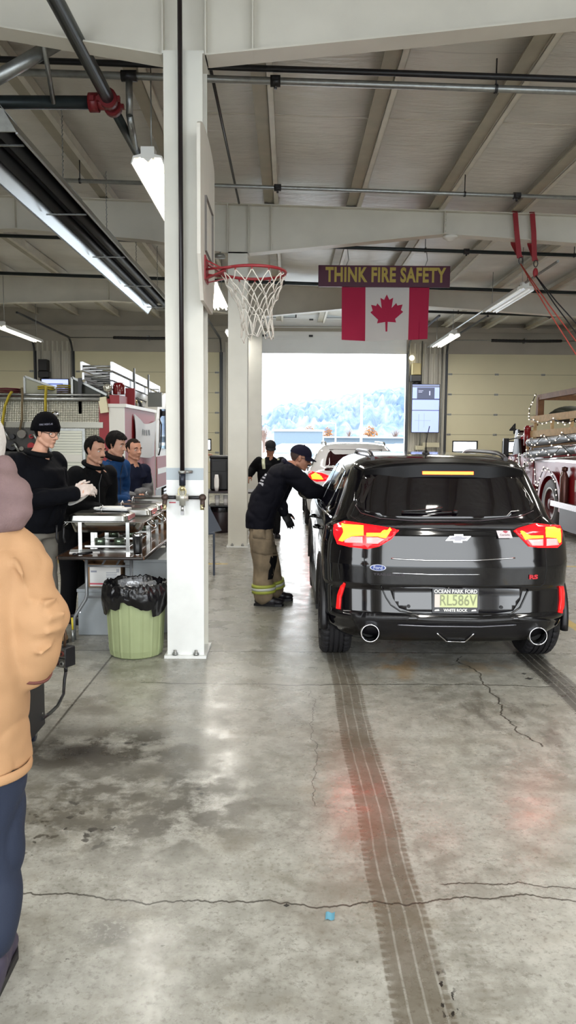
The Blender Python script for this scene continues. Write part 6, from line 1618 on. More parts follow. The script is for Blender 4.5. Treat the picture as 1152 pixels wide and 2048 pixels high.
# ================================================================== PEOPLE
def skin_mat(n, c): return mat(n, c, .5, var=.05, scale=14)
skin_a = skin_mat('fair skin', 'c99880'); skin_b = skin_mat('rosy skin', 'b8846c'); skin_c = skin_mat('tan skin', '9c6c54')
hair_d = mat('dark brown hair', '0d0908', .75, bump=.8, scale=90, spec=.15); hair_b = mat('brown hair', '1d130d', .75, bump=.8, scale=90, spec=.15)
def remesh(mb, name, m, parent, vox, smooth=4, disp=0, dscale=8, stretch=(1, 1, 1), seed=0):
    o = mb.build(name, m, parent)
    md = o.modifiers.new('r', 'REMESH'); md.mode = 'VOXEL'; md.voxel_size = vox; md.use_smooth_shade = True
    if smooth: s = o.modifiers.new('s', 'SMOOTH'); s.iterations = smooth; s.factor = .5
    me = eval_mesh(o, name); o.modifiers.clear(); o.data = me
    if disp:
        me.update(); N = [v.normal.copy() for v in me.vertices]
        for v, n in zip(me.vertices, N):
            q = Vector((v.co.x * stretch[0], v.co.y * stretch[1], v.co.z * stretch[2])) * dscale + Vector((seed, 0, 0))
            h = noise.noise(q) + .5 * noise.noise(q * 2.3); r_ = (1 - abs(noise.noise(q * .9 + Vector((5, 5, 5))) * 2)) ** 3
            v.co += n * disp * (h * .7 - .8 * max(0, r_))
        me.update()
    for p in me.polygons: p.use_smooth = True
    return o
def lim(mb, pts, rs, n=14):
    """rounded limb along pts; rs radii or (side, depth) pairs"""
    pts = [Vector(p) for p in pts]; mb.tube(pts, rs, n=n)
    for p, r in ((pts[0], rs[0]), (pts[-1], rs[-1])):
        rr = r if isinstance(r, (tuple, list)) else (r, r); k = min(rr); mb.ball(p, k, n=12, k=8)
    for p, r in list(zip(pts, rs))[1:-1]:
        rr = r if isinstance(r, (tuple, list)) else (r, r); mb.ball(p, min(rr) * 1.0, n=12, k=8)
def oriented(c, rad, f, s, u): return (c, rad, Matrix((f, s, u)).transposed())
def head(mb, c, f, s, u):
    """head centred on c: f forward, s left, u up; a face with brow, nose, lips, chin, ears"""
    B = Matrix((f, s, u)).transposed()
    def P(a, b, d): return c + f * a + s * b + u * d
    mb.ball(P(-.012, 0, .030), (.098, .077, .090), rot=B, n=24, k=14)
    mb.ball(P(.022, 0, -.022), (.072, .066, .088), rot=B, n=24, k=14)
    mb.ball(P(.030, 0, -.062), (.056, .052, .046), rot=B, n=20, k=12)
    mb.ball(P(.074, 0, -.098), (.018, .022, .017), rot=B)
    for q in (-1, 1):
        mb.ball(P(.054, q * .032, -.035), (.028, .024, .024), rot=B)           # cheek
        lim(mb, [P(.083, q * .012, .024), P(.076, q * .046, .022)], [.010, .008], 8)   # brow
        mb.ball(P(.0, q * .076, -.006), (.017, .009, .031), rot=B); mb.ball(P(-.003, q * .081, .006), (.013, .008, .019), rot=B)
        lim(mb, [P(.0, q * .05, -.06), P(.055, q * .028, -.092)], [.024, .018], 8)  # jaw line
        mb.ball(P(.096, q * .012, -.029), (.011, .009, .009), rot=B)
    lim(mb, [P(.088, 0, .016), P(.102, 0, -.008), P(.114, 0, -.026)], [.008, .009, .0115], 8)
    mb.ball(P(.087, 0, -.058), (.011, .024, .0075), rot=B); mb.ball(P(.084, 0, -.071), (.011, .020, .0075), rot=B)
def eyes(parent, c, f, s, u, lids=.0):
    B = Matrix((f, s, u)).transposed()
    for q in (-1, 1):
        mb = MB(); mb.ball(c + f * .072 + s * q * .032 + u * .004, (.012, .014, .010), rot=B, n=14, k=8); e = mb.build('eye', mat('eye white', 'd8d0cc', .2), parent)
        mb = MB(); mb.ball(c + f * .080 + s * q * .032 + u * .003, (.0055, .0055, .0055), rot=B, n=10, k=6); mb.build('iris', mat('dark iris', '2a1c16', .1), e)
        mb = MB(); lim(mb, [c + f * .087 + s * q * .014 + u * .026, c + f * .089 + s * q * .030 + u * .031, c + f * .078 + s * q * .050 + u * .026], [.004, .0045, .003], 6); mb.build('eyebrow', hair_d, parent)
    mb = MB(); mb.ball(c + f * .094 - u * .0645, (.0045, .019, .0022), rot=B); mb.build('mouth_line', mat('lip shadow', '6a3a34', .6), parent)
def hand(mb, w, d, n, thumb, curl=.5, k=1.0):
    """hand from wrist w: d fingers direction, n back-of-hand normal, thumb side vector"""
    d = d.normalized(); n = (n - d * n.dot(d)).normalized(); t = (thumb - d * thumb.dot(d) - n * thumb.dot(n)).normalized()
    pc = w + d * .045 * k; B = Matrix((d, t, n)).transposed()
    mb.ball(pc, (.052 * k, .040 * k, .017 * k), rot=B, n=16, k=10); mb.ball(w + d * .07 * k, (.03 * k, .038 * k, .014 * k), rot=B)
    for i, (off, L) in enumerate(((.030, .072), (.010, .080), (-.010, .075), (-.029, .058))):
        p = w + d * .082 * k + t * off * k; a = 0.25 * curl; pts = [w + d * .05 * k + t * off * k * .9, p]
        for seg in (.45, .32, .25):
            a += curl * .75; p = p + (d * math.cos(a) - n * math.sin(a) + t * off * 1.2) * L * seg * k; pts.append(p)
        lim(mb, pts, [.0095 * k, .0092 * k, .0085 * k, .0078 * k, .0068 * k], 8)
    p0 = w + d * .022 * k + t * .022 * k; p1 = p0 + (d * .5 + t * .8 - n * .2).normalized() * .036 * k; p2 = p1 + (d * .85 + t * .35 - n * .4).normalized() * .032 * k; p3 = p2 + (d * .95 + t * .05 - n * .4 * curl).normalized() * .024 * k
    lim(mb, [p0, p1, p2, p3], [.014 * k, .0115 * k, .010 * k, .008 * k], 8)
def fr(f):
    f = Vector(f).normalized(); s = Vector((0, 0, 1)).cross(f).normalized(); u = f.cross(s); return f, s, u
def shoe(parent, ank, toe, m, L=.28, name='boot', h=.1, sole=True):
    toe = Vector((toe[0], toe[1], 0)).normalized(); s = Vector((-toe.y, toe.x, 0)); g = Vector((ank[0], ank[1], 0))
    mb = MB(); B = Matrix((toe, s, UZ)).transposed()
    mb.ball(g - toe * .045 + UZ * .05, (.055, .042, .05), rot=B); mb.ball(g + toe * .06 + UZ * .05, (.09, .044, .046), rot=B); mb.ball(g + toe * .14 + UZ * .042, (.062, .05, .04), rot=B)
    lim(mb, [g - toe * .01 + UZ * .05, g - toe * .01 + UZ * (h + .05)], [.048, .052], 12)
    mb.obox(g + toe * .05 + UZ * .016, (L * .86, .075, .03), B)
    for v in mb.bm.verts: v.co.z = max(v.co.z, .001)
    o = remesh(mb, name, m, parent, .011, 3)
    if sole:
        mb = MB(); poly = [(-.10, -.03), (-.09, .03), (0, .04), (.12, .052), (.185, .035), (.20, 0), (.185, -.035), (.12, -.052), (0, -.04)]
        mb.prism(poly, g + UZ * .0005, toe, s, UZ * .024); mb.build('sole', black_pl, o)
    return o
def hair_cap(parent, c, f, s, u, m, front=.055, side=.0, back=-.06, thick=.012, seed=1, name='hair', fringe=0, rough=.01):
    """hair shell on the cranium, hairline kept above the face"""
    B = Matrix((f, s, u)).transposed(); mb = MB(); rng = 40; rows = 16
    g = []
    for j in range(rows + 1):
        row = []
        for i in range(rng):
            th = 2 * math.pi * i / rng; fx = math.cos(th)
            # hairline height by direction
            low = back + (front - back) * max(0, fx) ** .8 if fx > 0 else back
            low = low if fx <= 0 else (side + (front - side) * fx ** 1.2)
            if fx <= 0: low = side + (back - side) * min(1, (-fx) * 1.6)
            if fx > .45: low = front
            elif fx > .32: low = front + (side - .03 - front) * (.45 - fx) / .13
            elif fx > .12: low = side - .03
            elif fx > -.12: low = side + .02
            else: low = side + .01 + (back - side - .01) * min(1, (-fx - .12) * 3)
            low += rough * (noise.noise(Vector((math.cos(th) * 6, math.sin(th) * 6, seed))) ) 
            ph = math.acos(max(-1, min(1, (low - .03) / .095))) * j / rows
            r_ = 1 + (.05 + rough * 2) * noise.noise(Vector((math.cos(th) * 4, math.sin(th) * 4 + seed, j * .35))) + rough * noise.noise(Vector((math.cos(th) * 14, math.sin(th) * 14, j * .5)))
            a = (.098 + thick) * math.sin(ph) * r_; b_ = (.078 + thick) * math.sin(ph) * r_; h = (.090 + thick) * math.cos(ph) * r_
            row.append(mb.bm.verts.new(c + f * (-.012 + a * fx + (fringe if fx > .6 and j > rows - 4 else 0)) + s * (b_ * math.sin(th)) + u * (.03 + h)))
        g.append(row)
    for j in range(rows):
        for i in range(rng): mb.face([g[j][i], g[j][(i + 1) % rng], g[j + 1][(i + 1) % rng], g[j + 1][i]], None, True)
    o = mb.build(name, m, parent); so = o.modifiers.new('t', 'SOLIDIFY'); so.thickness = .014; so.offset = -1
    me = eval_mesh(o, name); o.modifiers.clear(); o.data = me
    return o
def person(label, base, J, look, skin, top=None, bottom=None, torso=1.0, vox=.011, name='person'):
    """J: pelvis, chest, neck, head, sh(L,R), el, wr, hip, knee, ankle -> body mesh, jacket, trousers"""
    r = empty(name, base, label, 'person')
    f, s, u = fr(look); hd = Vector(J['head'])
    mb = MB(); head(mb, hd, f, s, u)
    nk = Vector(J['neck']); pv = Vector(J['pelvis']); ch = Vector(J['chest'])
    lim(mb, [hd - f * .012 - u * .03, hd - f * .02 - u * .10, nk - UZ * .02], [.05, .054, .06], 16)
    sd = (Vector(J['shL']) - Vector(J['shR'])).normalized()
    lim(mb, [nk - UZ * .05, ch, pv], [.09, .11, .10])
    for q in 'LR':
        sh, el, wr = (Vector(J[k + q]) for k in ('sh', 'el', 'wr')); lim(mb, [nk - UZ * .06, sh, el, wr], [.055, .05, .038, .026])
        hp_, kn, an = (Vector(J[k + q]) for k in ('hip', 'kn', 'an')); lim(mb, [pv, hp_, kn, an], [.09, .08, .055, .038])
        if 'hand' + q in J: hd_ = J['hand' + q]; hand(mb, wr, Vector(hd_[0]), Vector(hd_[1]), Vector(hd_[2]), hd_[3])
        toe = Vector(J['toe' + q] if 'toe' + q in J else J['toe']); lim(mb, [an, Vector((an.x, an.y, .05)) + toe.normalized() * .02, Vector((an.x, an.y, .04)) + toe.normalized() * .12], [.036, .034, .028])
    remesh(mb, 'body', skin, r, .0065, 3)
    eyes(r, hd, f, s, u)
    return r, f, s, u, hd, sd
def torso_shape(mb, J, wsh, wch, wwa, dep, hem=None, hemw=None, sd=None):
    """elliptical trunk rings: list of (centre, halfwidth, halfdepth) from hem to neck"""
    pass
def trunk(mb, rings, sd):
    """rings: (centre, half width along sd, half depth)"""
    n = 28; L = []
    for i, (c, a, b) in enumerate(rings):
        c = Vector(c); c0, c1 = Vector(rings[max(0, i - 1)][0]), Vector(rings[min(len(rings) - 1, i + 1)][0])
        t = (c1 - c0).normalized(); d = t.cross(sd).normalized()
        L.append([mb.bm.verts.new(c + sd * a * math.copysign(abs(math.cos(2 * math.pi * j / n)) ** .85, math.cos(2 * math.pi * j / n)) + d * b * math.copysign(abs(math.sin(2 * math.pi * j / n)) ** .85, math.sin(2 * math.pi * j / n))) for j in range(n)])
    for A, B in zip(L, L[1:]):
        for j in range(n): mb.face([A[j], A[(j + 1) % n], B[(j + 1) % n], B[j]])
    mb.face(list(reversed(L[0]))); mb.face(L[-1])

jk_black = mat('black work jacket', '07080c', .8, spec=.15, bump=.15, scale=120)
jk_navy = mat('navy cotton', '10152a', .85, spec=.2, bump=.15, scale=120)
jk_blue = mat('blue fleece jacket', '163a66', .85, spec=.2, bump=.2, scale=90)
cap_navy = mat('dark navy cap', '121024', .8, spec=.2, bump=.1, scale=150)
trs_grey = mat('grey work trousers', '6e6a62', .8, var=.08, scale=10)
trs_black = mat('black trousers', '0a0a0e', .85, spec=.2)

def sleeve(mb, sh, el, wr, r0, r1, r2):
    sh, el, wr = map(Vector, (sh, el, wr)); lim(mb, [sh, (sh + el) / 2, el, (el + wr) / 2, wr], [r0, (r0 + r1) / 2 * 1.02, r1, (r1 + r2) / 2 * 1.03, r2], 16)
def trousers(parent, J, m, r0=.115, r1=.085, r2=.07, name='trousers', disp=.008, waist=(.17, .13)):
    mb = MB(); pv = Vector(J['pelvis']); sd = (Vector(J['shL']) - Vector(J['shR'])).normalized(); sd.z = 0; sd.normalize()
    trunk(mb, [(pv - UZ * .12, waist[0] * .95, waist[1] * .95), (pv, waist[0] * 1.02, waist[1] * 1.05), (pv + UZ * .12, waist[0] * .96, waist[1])], sd)
    for q in 'LR': lim(mb, [Vector(J['hip' + q]) - UZ * .03, (Vector(J['hip' + q]) + Vector(J['kn' + q])) / 2, J['kn' + q], (Vector(J['kn' + q]) + Vector(J['an' + q])) / 2, Vector(J['an' + q]) + UZ * .01], [r0, (r0 + r1) / 2, r1, (r1 + r2) / 2, r2], 16)
    return remesh(mb, name, m, parent, .013, 5, disp, 7, (1, 1, .6))

# ---------------------------------------------------------------- the man at the car window (F)
YF = 7.72
def A(px, py, dy=0): return at(px, py, YF + dy)
J = dict(pelvis=A(522, 1040), chest=A(545, 965), neck=A(579, 928), head=A(601, 917, .0) + Vector((.0, 0, .005)),
         shL=A(578, 942, .17), shR=A(580, 946, -.15), elR=A(622, 980, -.12), wrR=A(664, 982, .02), elL=A(560, 1000, .24), wrL=A(568, 1026, .16),
         hipL=A(524, 1065, .10), hipR=A(522, 1067, -.09), knL=A(541, 1135, .14), knR=A(526, 1140, -.10), anL=A(548, 1198, .17), anR=A(528, 1205, -.10), toe=Vector((1, -.12, 0)))
J['anL'].z = .10; J['anR'].z = .10
J['shL'] = J['shL'] - UZ * .0
J['handR'] = (Vector((1, .25, -.15)), UZ, Vector((0, 1, 0)), .5); J['handL'] = (Vector((.45, -.2, -.75)), Vector((.3, -.9, .2)), Vector((1, 0, .5)), .3)
pF, f, s, u, hd, sd = person('man in a black cap and glasses leaning to the car window in soot-stained bunker trousers', (A(530, 1210).x, YF, 0), J, (.96, -.10, -.30), skin_b)
mb = MB()
pv, ch, nk = J['pelvis'], J['chest'], J['neck']
sdF = Vector((0.05, 1, 0)).normalized()
trunk(mb, [(A(520, 1056), .195, .145), (A(521, 1034), .20, .155), (A(530, 1000), .19, .155), (A(547, 972), .20, .15), (A(562, 946), .19, .115), (A(574, 932), .12, .075), (A(579, 926), .075, .07)], sdF)
sleeve(mb, J['shR'], J['elR'] - UZ * .005, A(643, 984, -.06), .098, .088, .066); sleeve(mb, J['shL'], J['elL'], J['wrL'], .085, .075, .052)
lim(mb, [J['shL'], A(565, 945), J['shR']], [.085, .10, .085])
jacket = remesh(mb, 'jacket', mat('black hooded jacket', '0b0b16', .8, bump=.12, scale=120, spec=.2), pF, .012, 5, .013, 7, (1, 1, 1.2), 3)
mb = MB(); lim(mb, [A(571, 925, -.07), A(582, 931, -.085), A(592, 938, -.04)], [.022, .024, .02]); lim(mb, [A(568, 922, .06), A(571, 925, -.07)], [.03, .024]); mb.build('collar', cap_navy, jacket)
# printed back panel: pale strokes and a red mark running down the spine
bvj = bvh_of(jacket); cj = camcast(bvj, 20)
mb = MB(); pale = mat('silver back print', 'b4b4bc', .6); redp = mat('red back print', '7a2430', .6)
def jp(x, y): return (460 + x / 4.8, 860 + y / 4.8)
strokes = [[(355, 330), (390, 345), (375, 372), (340, 352)], [(330, 355), (368, 376), (362, 392), (322, 368)], [(318, 388), (362, 405), (358, 418), (312, 400)], [(318, 415), (330, 420), (318, 440), (306, 432)], [(340, 418), (355, 424), (345, 445), (330, 440)],
           [(305, 445), (340, 455), (336, 470), (298, 458)], [(285, 470), (325, 485), (320, 500), (278, 486)], [(275, 500), (300, 508), (296, 522), (272, 512)], [(300, 505), (325, 515), (315, 542), (300, 528)]]
for st in strokes: patch(mb, [jp(*p) for p in st], cj, 2.5, .003, .002, pale)
patch(mb, [jp(*p) for p in [(300, 392), (318, 398), (290, 450), (268, 455)]], cj, 2.5, .003, .002, redp)
mb.build('back_print', None, jacket)
# sleeve cuff, dark glove
for q, wr, hn in (('L', J['wrL'], J['handL']), ('R', J['wrR'], J['handR'])):
    mb = MB(); hand(mb, wr, hn[0], hn[1], hn[2], hn[3], 1.16); lim(mb, [wr - hn[0].normalized() * .05, wr], [.035, .033]); remesh(mb, 'glove', mat('black glove', '0d0c0f', .6), pF, .007, 3)
# trousers with cargo pocket and reflective band
tan_t = mat('sooty tan bunker cloth', '85755f', .85, var=.35, scale=7, bump=.2)
tr = trousers(pF, J, tan_t, .125, .105, .105, 'bunker_trousers', .012, (.17, .13))
mb = MB()
for q in 'LR':
    an, kn = J['an' + q], J['kn' + q]
    c = an + (kn - an) * .30; d = (kn - an).normalized()
    for off, m_ in ((0, mat('silver reflective tape', 'c8ccc0', .4)), (.028, mat('lime reflective tape', 'a8b04a', .5)), (-.028, mat('lime reflective tape', 'a8b04a', .5))):
        p = c + d * off; mb.tube([p - d * .014, p + d * .014], [.122, .121], m_, 28)
mb.build('reflective_band', None, tr)
bvt = bvh_of(tr); ct = camcast(bvt, 20)
def tp(L): return [jp(*p) for p in L]
mb = MB(); patch(mb, tp([(222, 1040), (335, 1050), (438, 1060), (440, 1190), (330, 1200), (218, 1170)]), ct, 5, .010, .012); patch(mb, tp([(222, 950), (332, 960), (340, 1040), (228, 1035)]), ct, 5, .015, .012); mb.build('cargo_pocket', tan_t, tr)
mb = MB(); patch(mb, tp([(392, 1210), (452, 1205), (448, 1260), (432, 1330), (405, 1430), (362, 1438), (372, 1350), (395, 1300), (378, 1270)]), ct, 4, .004, .004); mb.build('knee_patch', trs_black, tr)
for q in 'LR': shoe(pF, J['an' + q], J['toe'], mat('black boot leather', '15131a', .4), h=.1)
# cap and glasses
def ball_cap(parent, c, f, s, u, m, k=1.0):
    B = Matrix((f, s, u)).transposed(); mb = MB()
    for j in range(12):
        pass
    rows = []
    for j in range(11):
        ph = R(92) * j / 10
        rows.append([mb.bm.verts.new(c + f * (-.008 + .112 * k * math.sin(ph) * math.cos(2 * math.pi * i / 36)) + s * (.090 * k * math.sin(ph) * math.sin(2 * math.pi * i / 36)) + u * (.036 + .098 * math.cos(ph) ** .9 if math.cos(ph) > 0 else .036 + .098 * math.cos(ph))) for i in range(36)])
    for A_, B_ in zip(rows, rows[1:]):
        for i in range(36): mb.face([A_[i], A_[(i + 1) % 36], B_[(i + 1) % 36], B_[i]], None, True)
    def br(x, y, dz): # brim
        a = R(-62 + 124 * x); rr = 1 + .62 * y * math.cos(a * .9)
        return c + f * (-.008 + .108 * k * math.cos(a) * rr) + s * (.088 * k * math.sin(a) * (1 + .05 * y)) + u * (.038 - .022 * y - .02 * math.sin(a) ** 2 * y + dz)
    mb.grid(lambda x, y: br(x, y, 0), 20, 8); mb.grid(lambda x, y: br(x, y, -.006), 20, 8)
    mb.ball(c + u * .134, (.008, .008, .006), rot=B)
    return mb.build('cap', m, parent)
ball_cap(pF, hd, f, s, u, cap_navy)
def glasses(parent, c, f, s, u, m, rx=.024, rz=.018):
    mb = MB()
    for q in (-1, 1):
        mb.tube([c + f * (.098 - .02 * abs(math.cos(a)) * (1 if math.cos(a) * q > 0 else -.2)) + s * (q * .033 + rx * math.cos(a)) + u * (.002 + rz * math.sin(a)) for a in [j * math.pi / 8 for j in range(16)]], .0022, closed=True, n=5)
        mb.tube([c + f * .085 + s * q * .058 + u * .006, c + f * .04 + s * q * .077 + u * .008, c - f * .01 + s * q * .078 + u * .004], .0025, n=5)
    mb.tube([c + f * .1 + s * .01, c + f * .104, c + f * .1 - s * .01], .0022, n=5)
    return mb.build('glasses', m, parent)
glasses(pF, hd, f, s, u, black_m)
hair_cap(pF, hd, f, s, u, mat('short greying hair', '4a3a34', .7, bump=.5, scale=90), front=.06, side=-.01, back=-.05, thick=.002)
mb = MB(); B = Matrix((f, s, u)).transposed(); mb.ball(hd + f * .092 - u * .048, (.010, .026, .006), rot=B); mb.build('moustache', hair_d, pF)

# ---------------------------------------------------------------- serving men
def server(label, Y, X, ztop, look, skin, jm, tm, hipx, head_px=None, elbow=None, hands=None, k=1.0, coat_hem=.78, wid=1.0, lean=.0):
    H = ztop; f, s, u = fr(look)
    fh = Vector((f.x, f.y, 0)).normalized(); sh = Vector((-fh.y, fh.x, 0))
    hd = Vector((X, Y, H - .125))
    nk = hd - UZ * .155 - fh * .03; hip = Vector((hipx, Y + (hd.y - Y), H * .53))
    ch = nk * .55 + hip * .45 + UZ * .03
    J = dict(pelvis=hip, chest=ch, neck=nk, head=hd, shL=nk + sh * .18 * wid - UZ * .075 - fh * .01, shR=nk - sh * .18 * wid - UZ * .075 - fh * .01, toe=fh)
    for q, sg in (('L', 1), ('R', -1)):
        J['hip' + q] = hip + sh * sg * .09 - UZ * .04; J['kn' + q] = hip + sh * sg * .10 + fh * .01 - UZ * (H * .27); J['an' + q] = Vector((hip.x + sh.x * sg * .11, hip.y + sh.y * sg * .11, .10))
        J['el' + q] = J['sh' + q] + sh * sg * .06 * wid - fh * .03 - UZ * .27
        hw = hands[0 if q == 'L' else 1]; J['wr' + q] = Vector(hw[0])
        if len(hw) > 1: J['hand' + q] = hw[1]
    return J, f, s, u, fh, sh
def dress(r, J, jm, fh, sh, wid, hemz, dep=.15, sl=(.088, .07, .05), disp=.014, seed=1, name='jacket', belly=0):
    mb = MB(); pv, ch, nk = J['pelvis'], J['chest'], J['neck']; up = UZ
    hem = Vector((pv.x, pv.y, hemz))
    trunk(mb, [(hem, .185 * wid, dep), (hem * .5 + pv * .5 + UZ * .06 + fh * belly * .5, .20 * wid, dep + .02), (pv * .4 + ch * .6 + fh * belly, .205 * wid, dep + .015), (ch + UZ * .06, .21 * wid, dep), (nk - UZ * .11, .20 * wid, dep * .8), (nk - UZ * .05, .13 * wid, dep * .6), (nk + UZ * .01, .075, .07)], sh)
    for q in 'LR': sleeve(mb, J['sh' + q], J['el' + q], J['wr' + q], *sl)
    return remesh(mb, name, jm, r, .012, 5, disp, 6.5, (1, 1, .8), seed)
# B: tall man with the black knitted hat, plastic gloves, paper plate
YBm = 6.12
wl = at(150, 985, YBm - .12); wr_ = at(150, 990, YBm + .18)
hB = [(wl, (Vector((.8, .1, .18)), Vector((-.1, -.9, .5)), Vector((.2, 0, 1)), .7)), (wl + Vector((.02, -.13, .0)), (Vector((.8, .25, .25)), Vector((-.1, -.9, .3)), Vector((0, .3, 1)), .6))]
X_ = at(90, 870, YBm).x; zt = at(90, 822, YBm).z
J, f, s, u, fh, sh = server('', YBm, X_, zt - .01, (.93, -.42, -.26), skin_a, None, None, X_ - .09, hands=hB, wid=1.12)
J['head'] = at(93, 864, YBm); J['neck'] = at(76, 898, YBm) - UZ * .03
for q, sg in (('L', 1), ('R', -1)): J['sh' + q] = J['neck'] + sh * sg * .20 - UZ * .09 - fh * .02; J['el' + q] = J['sh' + q] + sh * sg * .07 - fh * .02 - UZ * .29
pB, f, s, u, hd, _ = person('tall man in a black knitted hat and glasses holding a paper plate in plastic gloves', (X_ - .09, YBm, 0), J, (.93, -.42, -.26), skin_a)
jB = dress(pB, J, mat('black sweatshirt', '07080e', .85, bump=.12, scale=140, spec=.12), fh, sh, 1.16, at(90, 1058, YBm).z, .17, (.105, .09, .06), .018, 4, 'sweatshirt', .03)
mb = MB(); mb.tube([J['neck'] + fh * .09 * math.cos(a) + sh * .09 * math.sin(a) + UZ * (.0 - .02 * math.cos(a)) for a in [k * math.pi / 12 for k in range(24)]], .022, closed=True, n=8); mb.build('collar', jk_black, jB)
for px in (113, 127):
    mb = MB(); p = at(px, 1050, YBm - .14); mb.tube([p, p + Vector((.004, -.01, -.05)), p + Vector((-.003, 0, -.10)), p + Vector((.01, 0, -.14))], .008, n=6); mb.build('drawstring', black_pl, jB)
trousers(pB, J, trs_grey, .12, .09, .08, disp=.012, waist=(.185, .15))
for q in 'LR': shoe(pB, J['an' + q], J['toe'], mat('tan work boot', '7a5c38', .6))
film = mat('clear plastic glove', 'e8d8d0', .25, alpha=.8, coat=.4)
mb = MB()
for q in 'LR': hn = J['hand' + q]; hand(mb, J['wr' + q], hn[0], hn[1], hn[2], hn[3], 1.3); lim(mb, [J['wr' + q] - hn[0].normalized() * .04, J['wr' + q]], [.042, .04])
remesh(mb, 'plastic_gloves', film, pB, .008, 2, .010, 22)
def beanie(parent, c, f, s, u, m):
    mb = MB(); rows = []
    for j in range(15):
        t_ = j / 14; ph = R(100) * t_; bulge = 1 + (.05 if t_ > .72 else 0)
        lowf = -.0
        rows.append([mb.bm.verts.new(c + f * (-.016 + .116 * bulge * math.sin(ph) * math.cos(a)) + s * (.094 * bulge * math.sin(ph) * math.sin(a)) + u * (.045 + .115 * math.cos(ph) - (.028 * (1 - math.cos(a)) * .5 + .0) * (t_ > .7) * (t_ - .7) / .3 * 1.6)) for a in [2 * math.pi * i / 48 for i in range(48)]])
    for A_, B_ in zip(rows, rows[1:]):
        for i in range(48): mb.face([A_[i], A_[(i + 1) % 48], B_[(i + 1) % 48], B_[i]], None, True)
    o = mb.build('knitted_hat', m, parent); so = o.modifiers.new('t', 'SOLIDIFY'); so.thickness = .006; so.offset = -1
    me = eval_mesh(o, 'knitted_hat'); o.modifiers.clear(); o.data = me
    return o
hat = beanie(pB, hd, f, s, u, mat('black knit', '050509', .9, spec=.1, bump=.4, scale=160))
bvhat = bvh_of(hat); ch_ = camcast(bvhat, 20)
mb = MB()
def hatmap(x, y, z):
    h = ch_(Vector((92 + x * 100, 849 - y * 100 + x * -6.5)))
    return (h[0] + h[1] * (.002 + z)) if h else Vector((0, 0, -5))
text_mb(mb, 'FIRE RESCUE', .045, (0, 0, 0), UX, UZ, mat('grey stitching', '7c7c8c', .7), .001, .0006, fit=.30, fmap=None) if False else text_mb(mb, 'FIRE RESCUE', .048, (0, 0, 0), UX, UZ, mat('grey stitching', '7c7c8c', .7), .001, .0004, fmap=hatmap, sx=1.0)
mb.build('stitched_words', None, hat)
glasses(pB, hd, f, s, u, mat('thin brown frame', '3a2a20', .3, .5), .025, .022)
hair_cap(pB, hd, f, s, u, hair_d, front=.07, side=-.015, back=-.085, thick=.006)
pcn = (J['wrL'] + J['wrR']) / 2 + Vector((.06, 0, -.035))
pl_ = MB(); rot = Euler((R(20), R(-32), 0)).to_matrix()
prf = [(0, 0), (.075, 0), (.10, .012), (.115, .016)]
n_ = 36; rows = [[pl_.bm.verts.new(pcn + rot @ Vector((r0 * math.cos(2 * math.pi * i / n_), r0 * math.sin(2 * math.pi * i / n_), h))) for i in range(n_)] for r0, h in prf[1:]]
pl_.face(rows[0]);
for A_, B_ in zip(rows, rows[1:]):
    for i in range(n_): pl_.face([A_[i], A_[(i + 1) % n_], B_[(i + 1) % n_], B_[i]], None, True)
tag(pl_.build('paper_plate', paper), 'white paper plate held by the tall man in plastic gloves', 'plate')

def simple_server(label, Y, headpx, ztop_px, look, skin, jm, tm, wid, hands, hemz, seed, hipdx=-.19, nm='jacket', shirt=None, hair=hair_d, hairkw={}, dep=.15, sl=(.085, .068, .048)):
    hd0 = at(*headpx, Y); zt = at(headpx[0], ztop_px, Y).z
    J, f, s, u, fh, sh = server('', Y, hd0.x, zt, look, skin, None, None, hd0.x + hipdx, hands=hands, wid=wid)
    r, f, s, u, hd, _ = person(label, (hd0.x + hipdx, Y, 0), J, look, skin)
    j = dress(r, J, jm, fh, sh, wid, hemz, dep, sl, .013, seed, nm)
    trousers(r, J, tm)
    for q in 'LR': shoe(r, J['an' + q], J['toe'], mat('black boot leather', '15131a', .4))
    hair_cap(r, hd, f, s, u, hair, **hairkw)
    return r, J, f, s, u, hd, fh, sh, j
Y = 6.95
hs_ = [(at(205, 1015, Y + .1), (Vector((1, 0, -.5)), UZ, Vector((0, -1, 0)), .5)), (at(200, 1018, Y - .2), (Vector((1, .1, -.5)), UZ, Vector((0, 1, 0)), .5))]
rC = simple_server('man with dark hair and moustache in a black jacket, second behind the chafing dishes', Y, (191, 905), 872, (.86, -.50, -.20), skin_a, jk_black, trs_black, 1.08, hs_, .86, 7, hipdx=-.19, hairkw=dict(front=.082, side=.012, back=-.05, thick=.008, rough=.018, seed=2), dep=.165, sl=(.095, .078, .055))
r, J, f, s, u, hd, fh, sh, j = rC
mb = MB(); mb.ball(hd + f * .093 - u * .048, (.009, .026, .006), rot=Matrix((f, s, u)).transposed()); mb.build('moustache', hair_b, r)
mb = MB(); mb.tube([J['neck'] + fh * .085 * math.cos(a) + sh * .085 * math.sin(a) + UZ * (.02 - .03 * math.cos(a)) for a in [k * math.pi / 12 for k in range(24)]], .02, closed=True, n=8); mb.build('collar', jk_black, j)
mb = MB(); p = J['chest'] + fh * .17; mb.tube([J['neck'] + fh * .1 - UZ * .06, p + UZ * .05, p - UZ * .12, p - UZ * .25], .004, n=5); mb.build('zip', mat('zip grey', '55585c', .4, .5), j)
Y = 7.75
hs_ = [(at(250, 1000, Y - .1), (Vector((1, 0, -.4)), UZ, Vector((0, -1, 0)), .6)), (at(248, 1000, Y - .25), (Vector((1, .1, -.4)), UZ, Vector((0, 1, 0)), .6))]
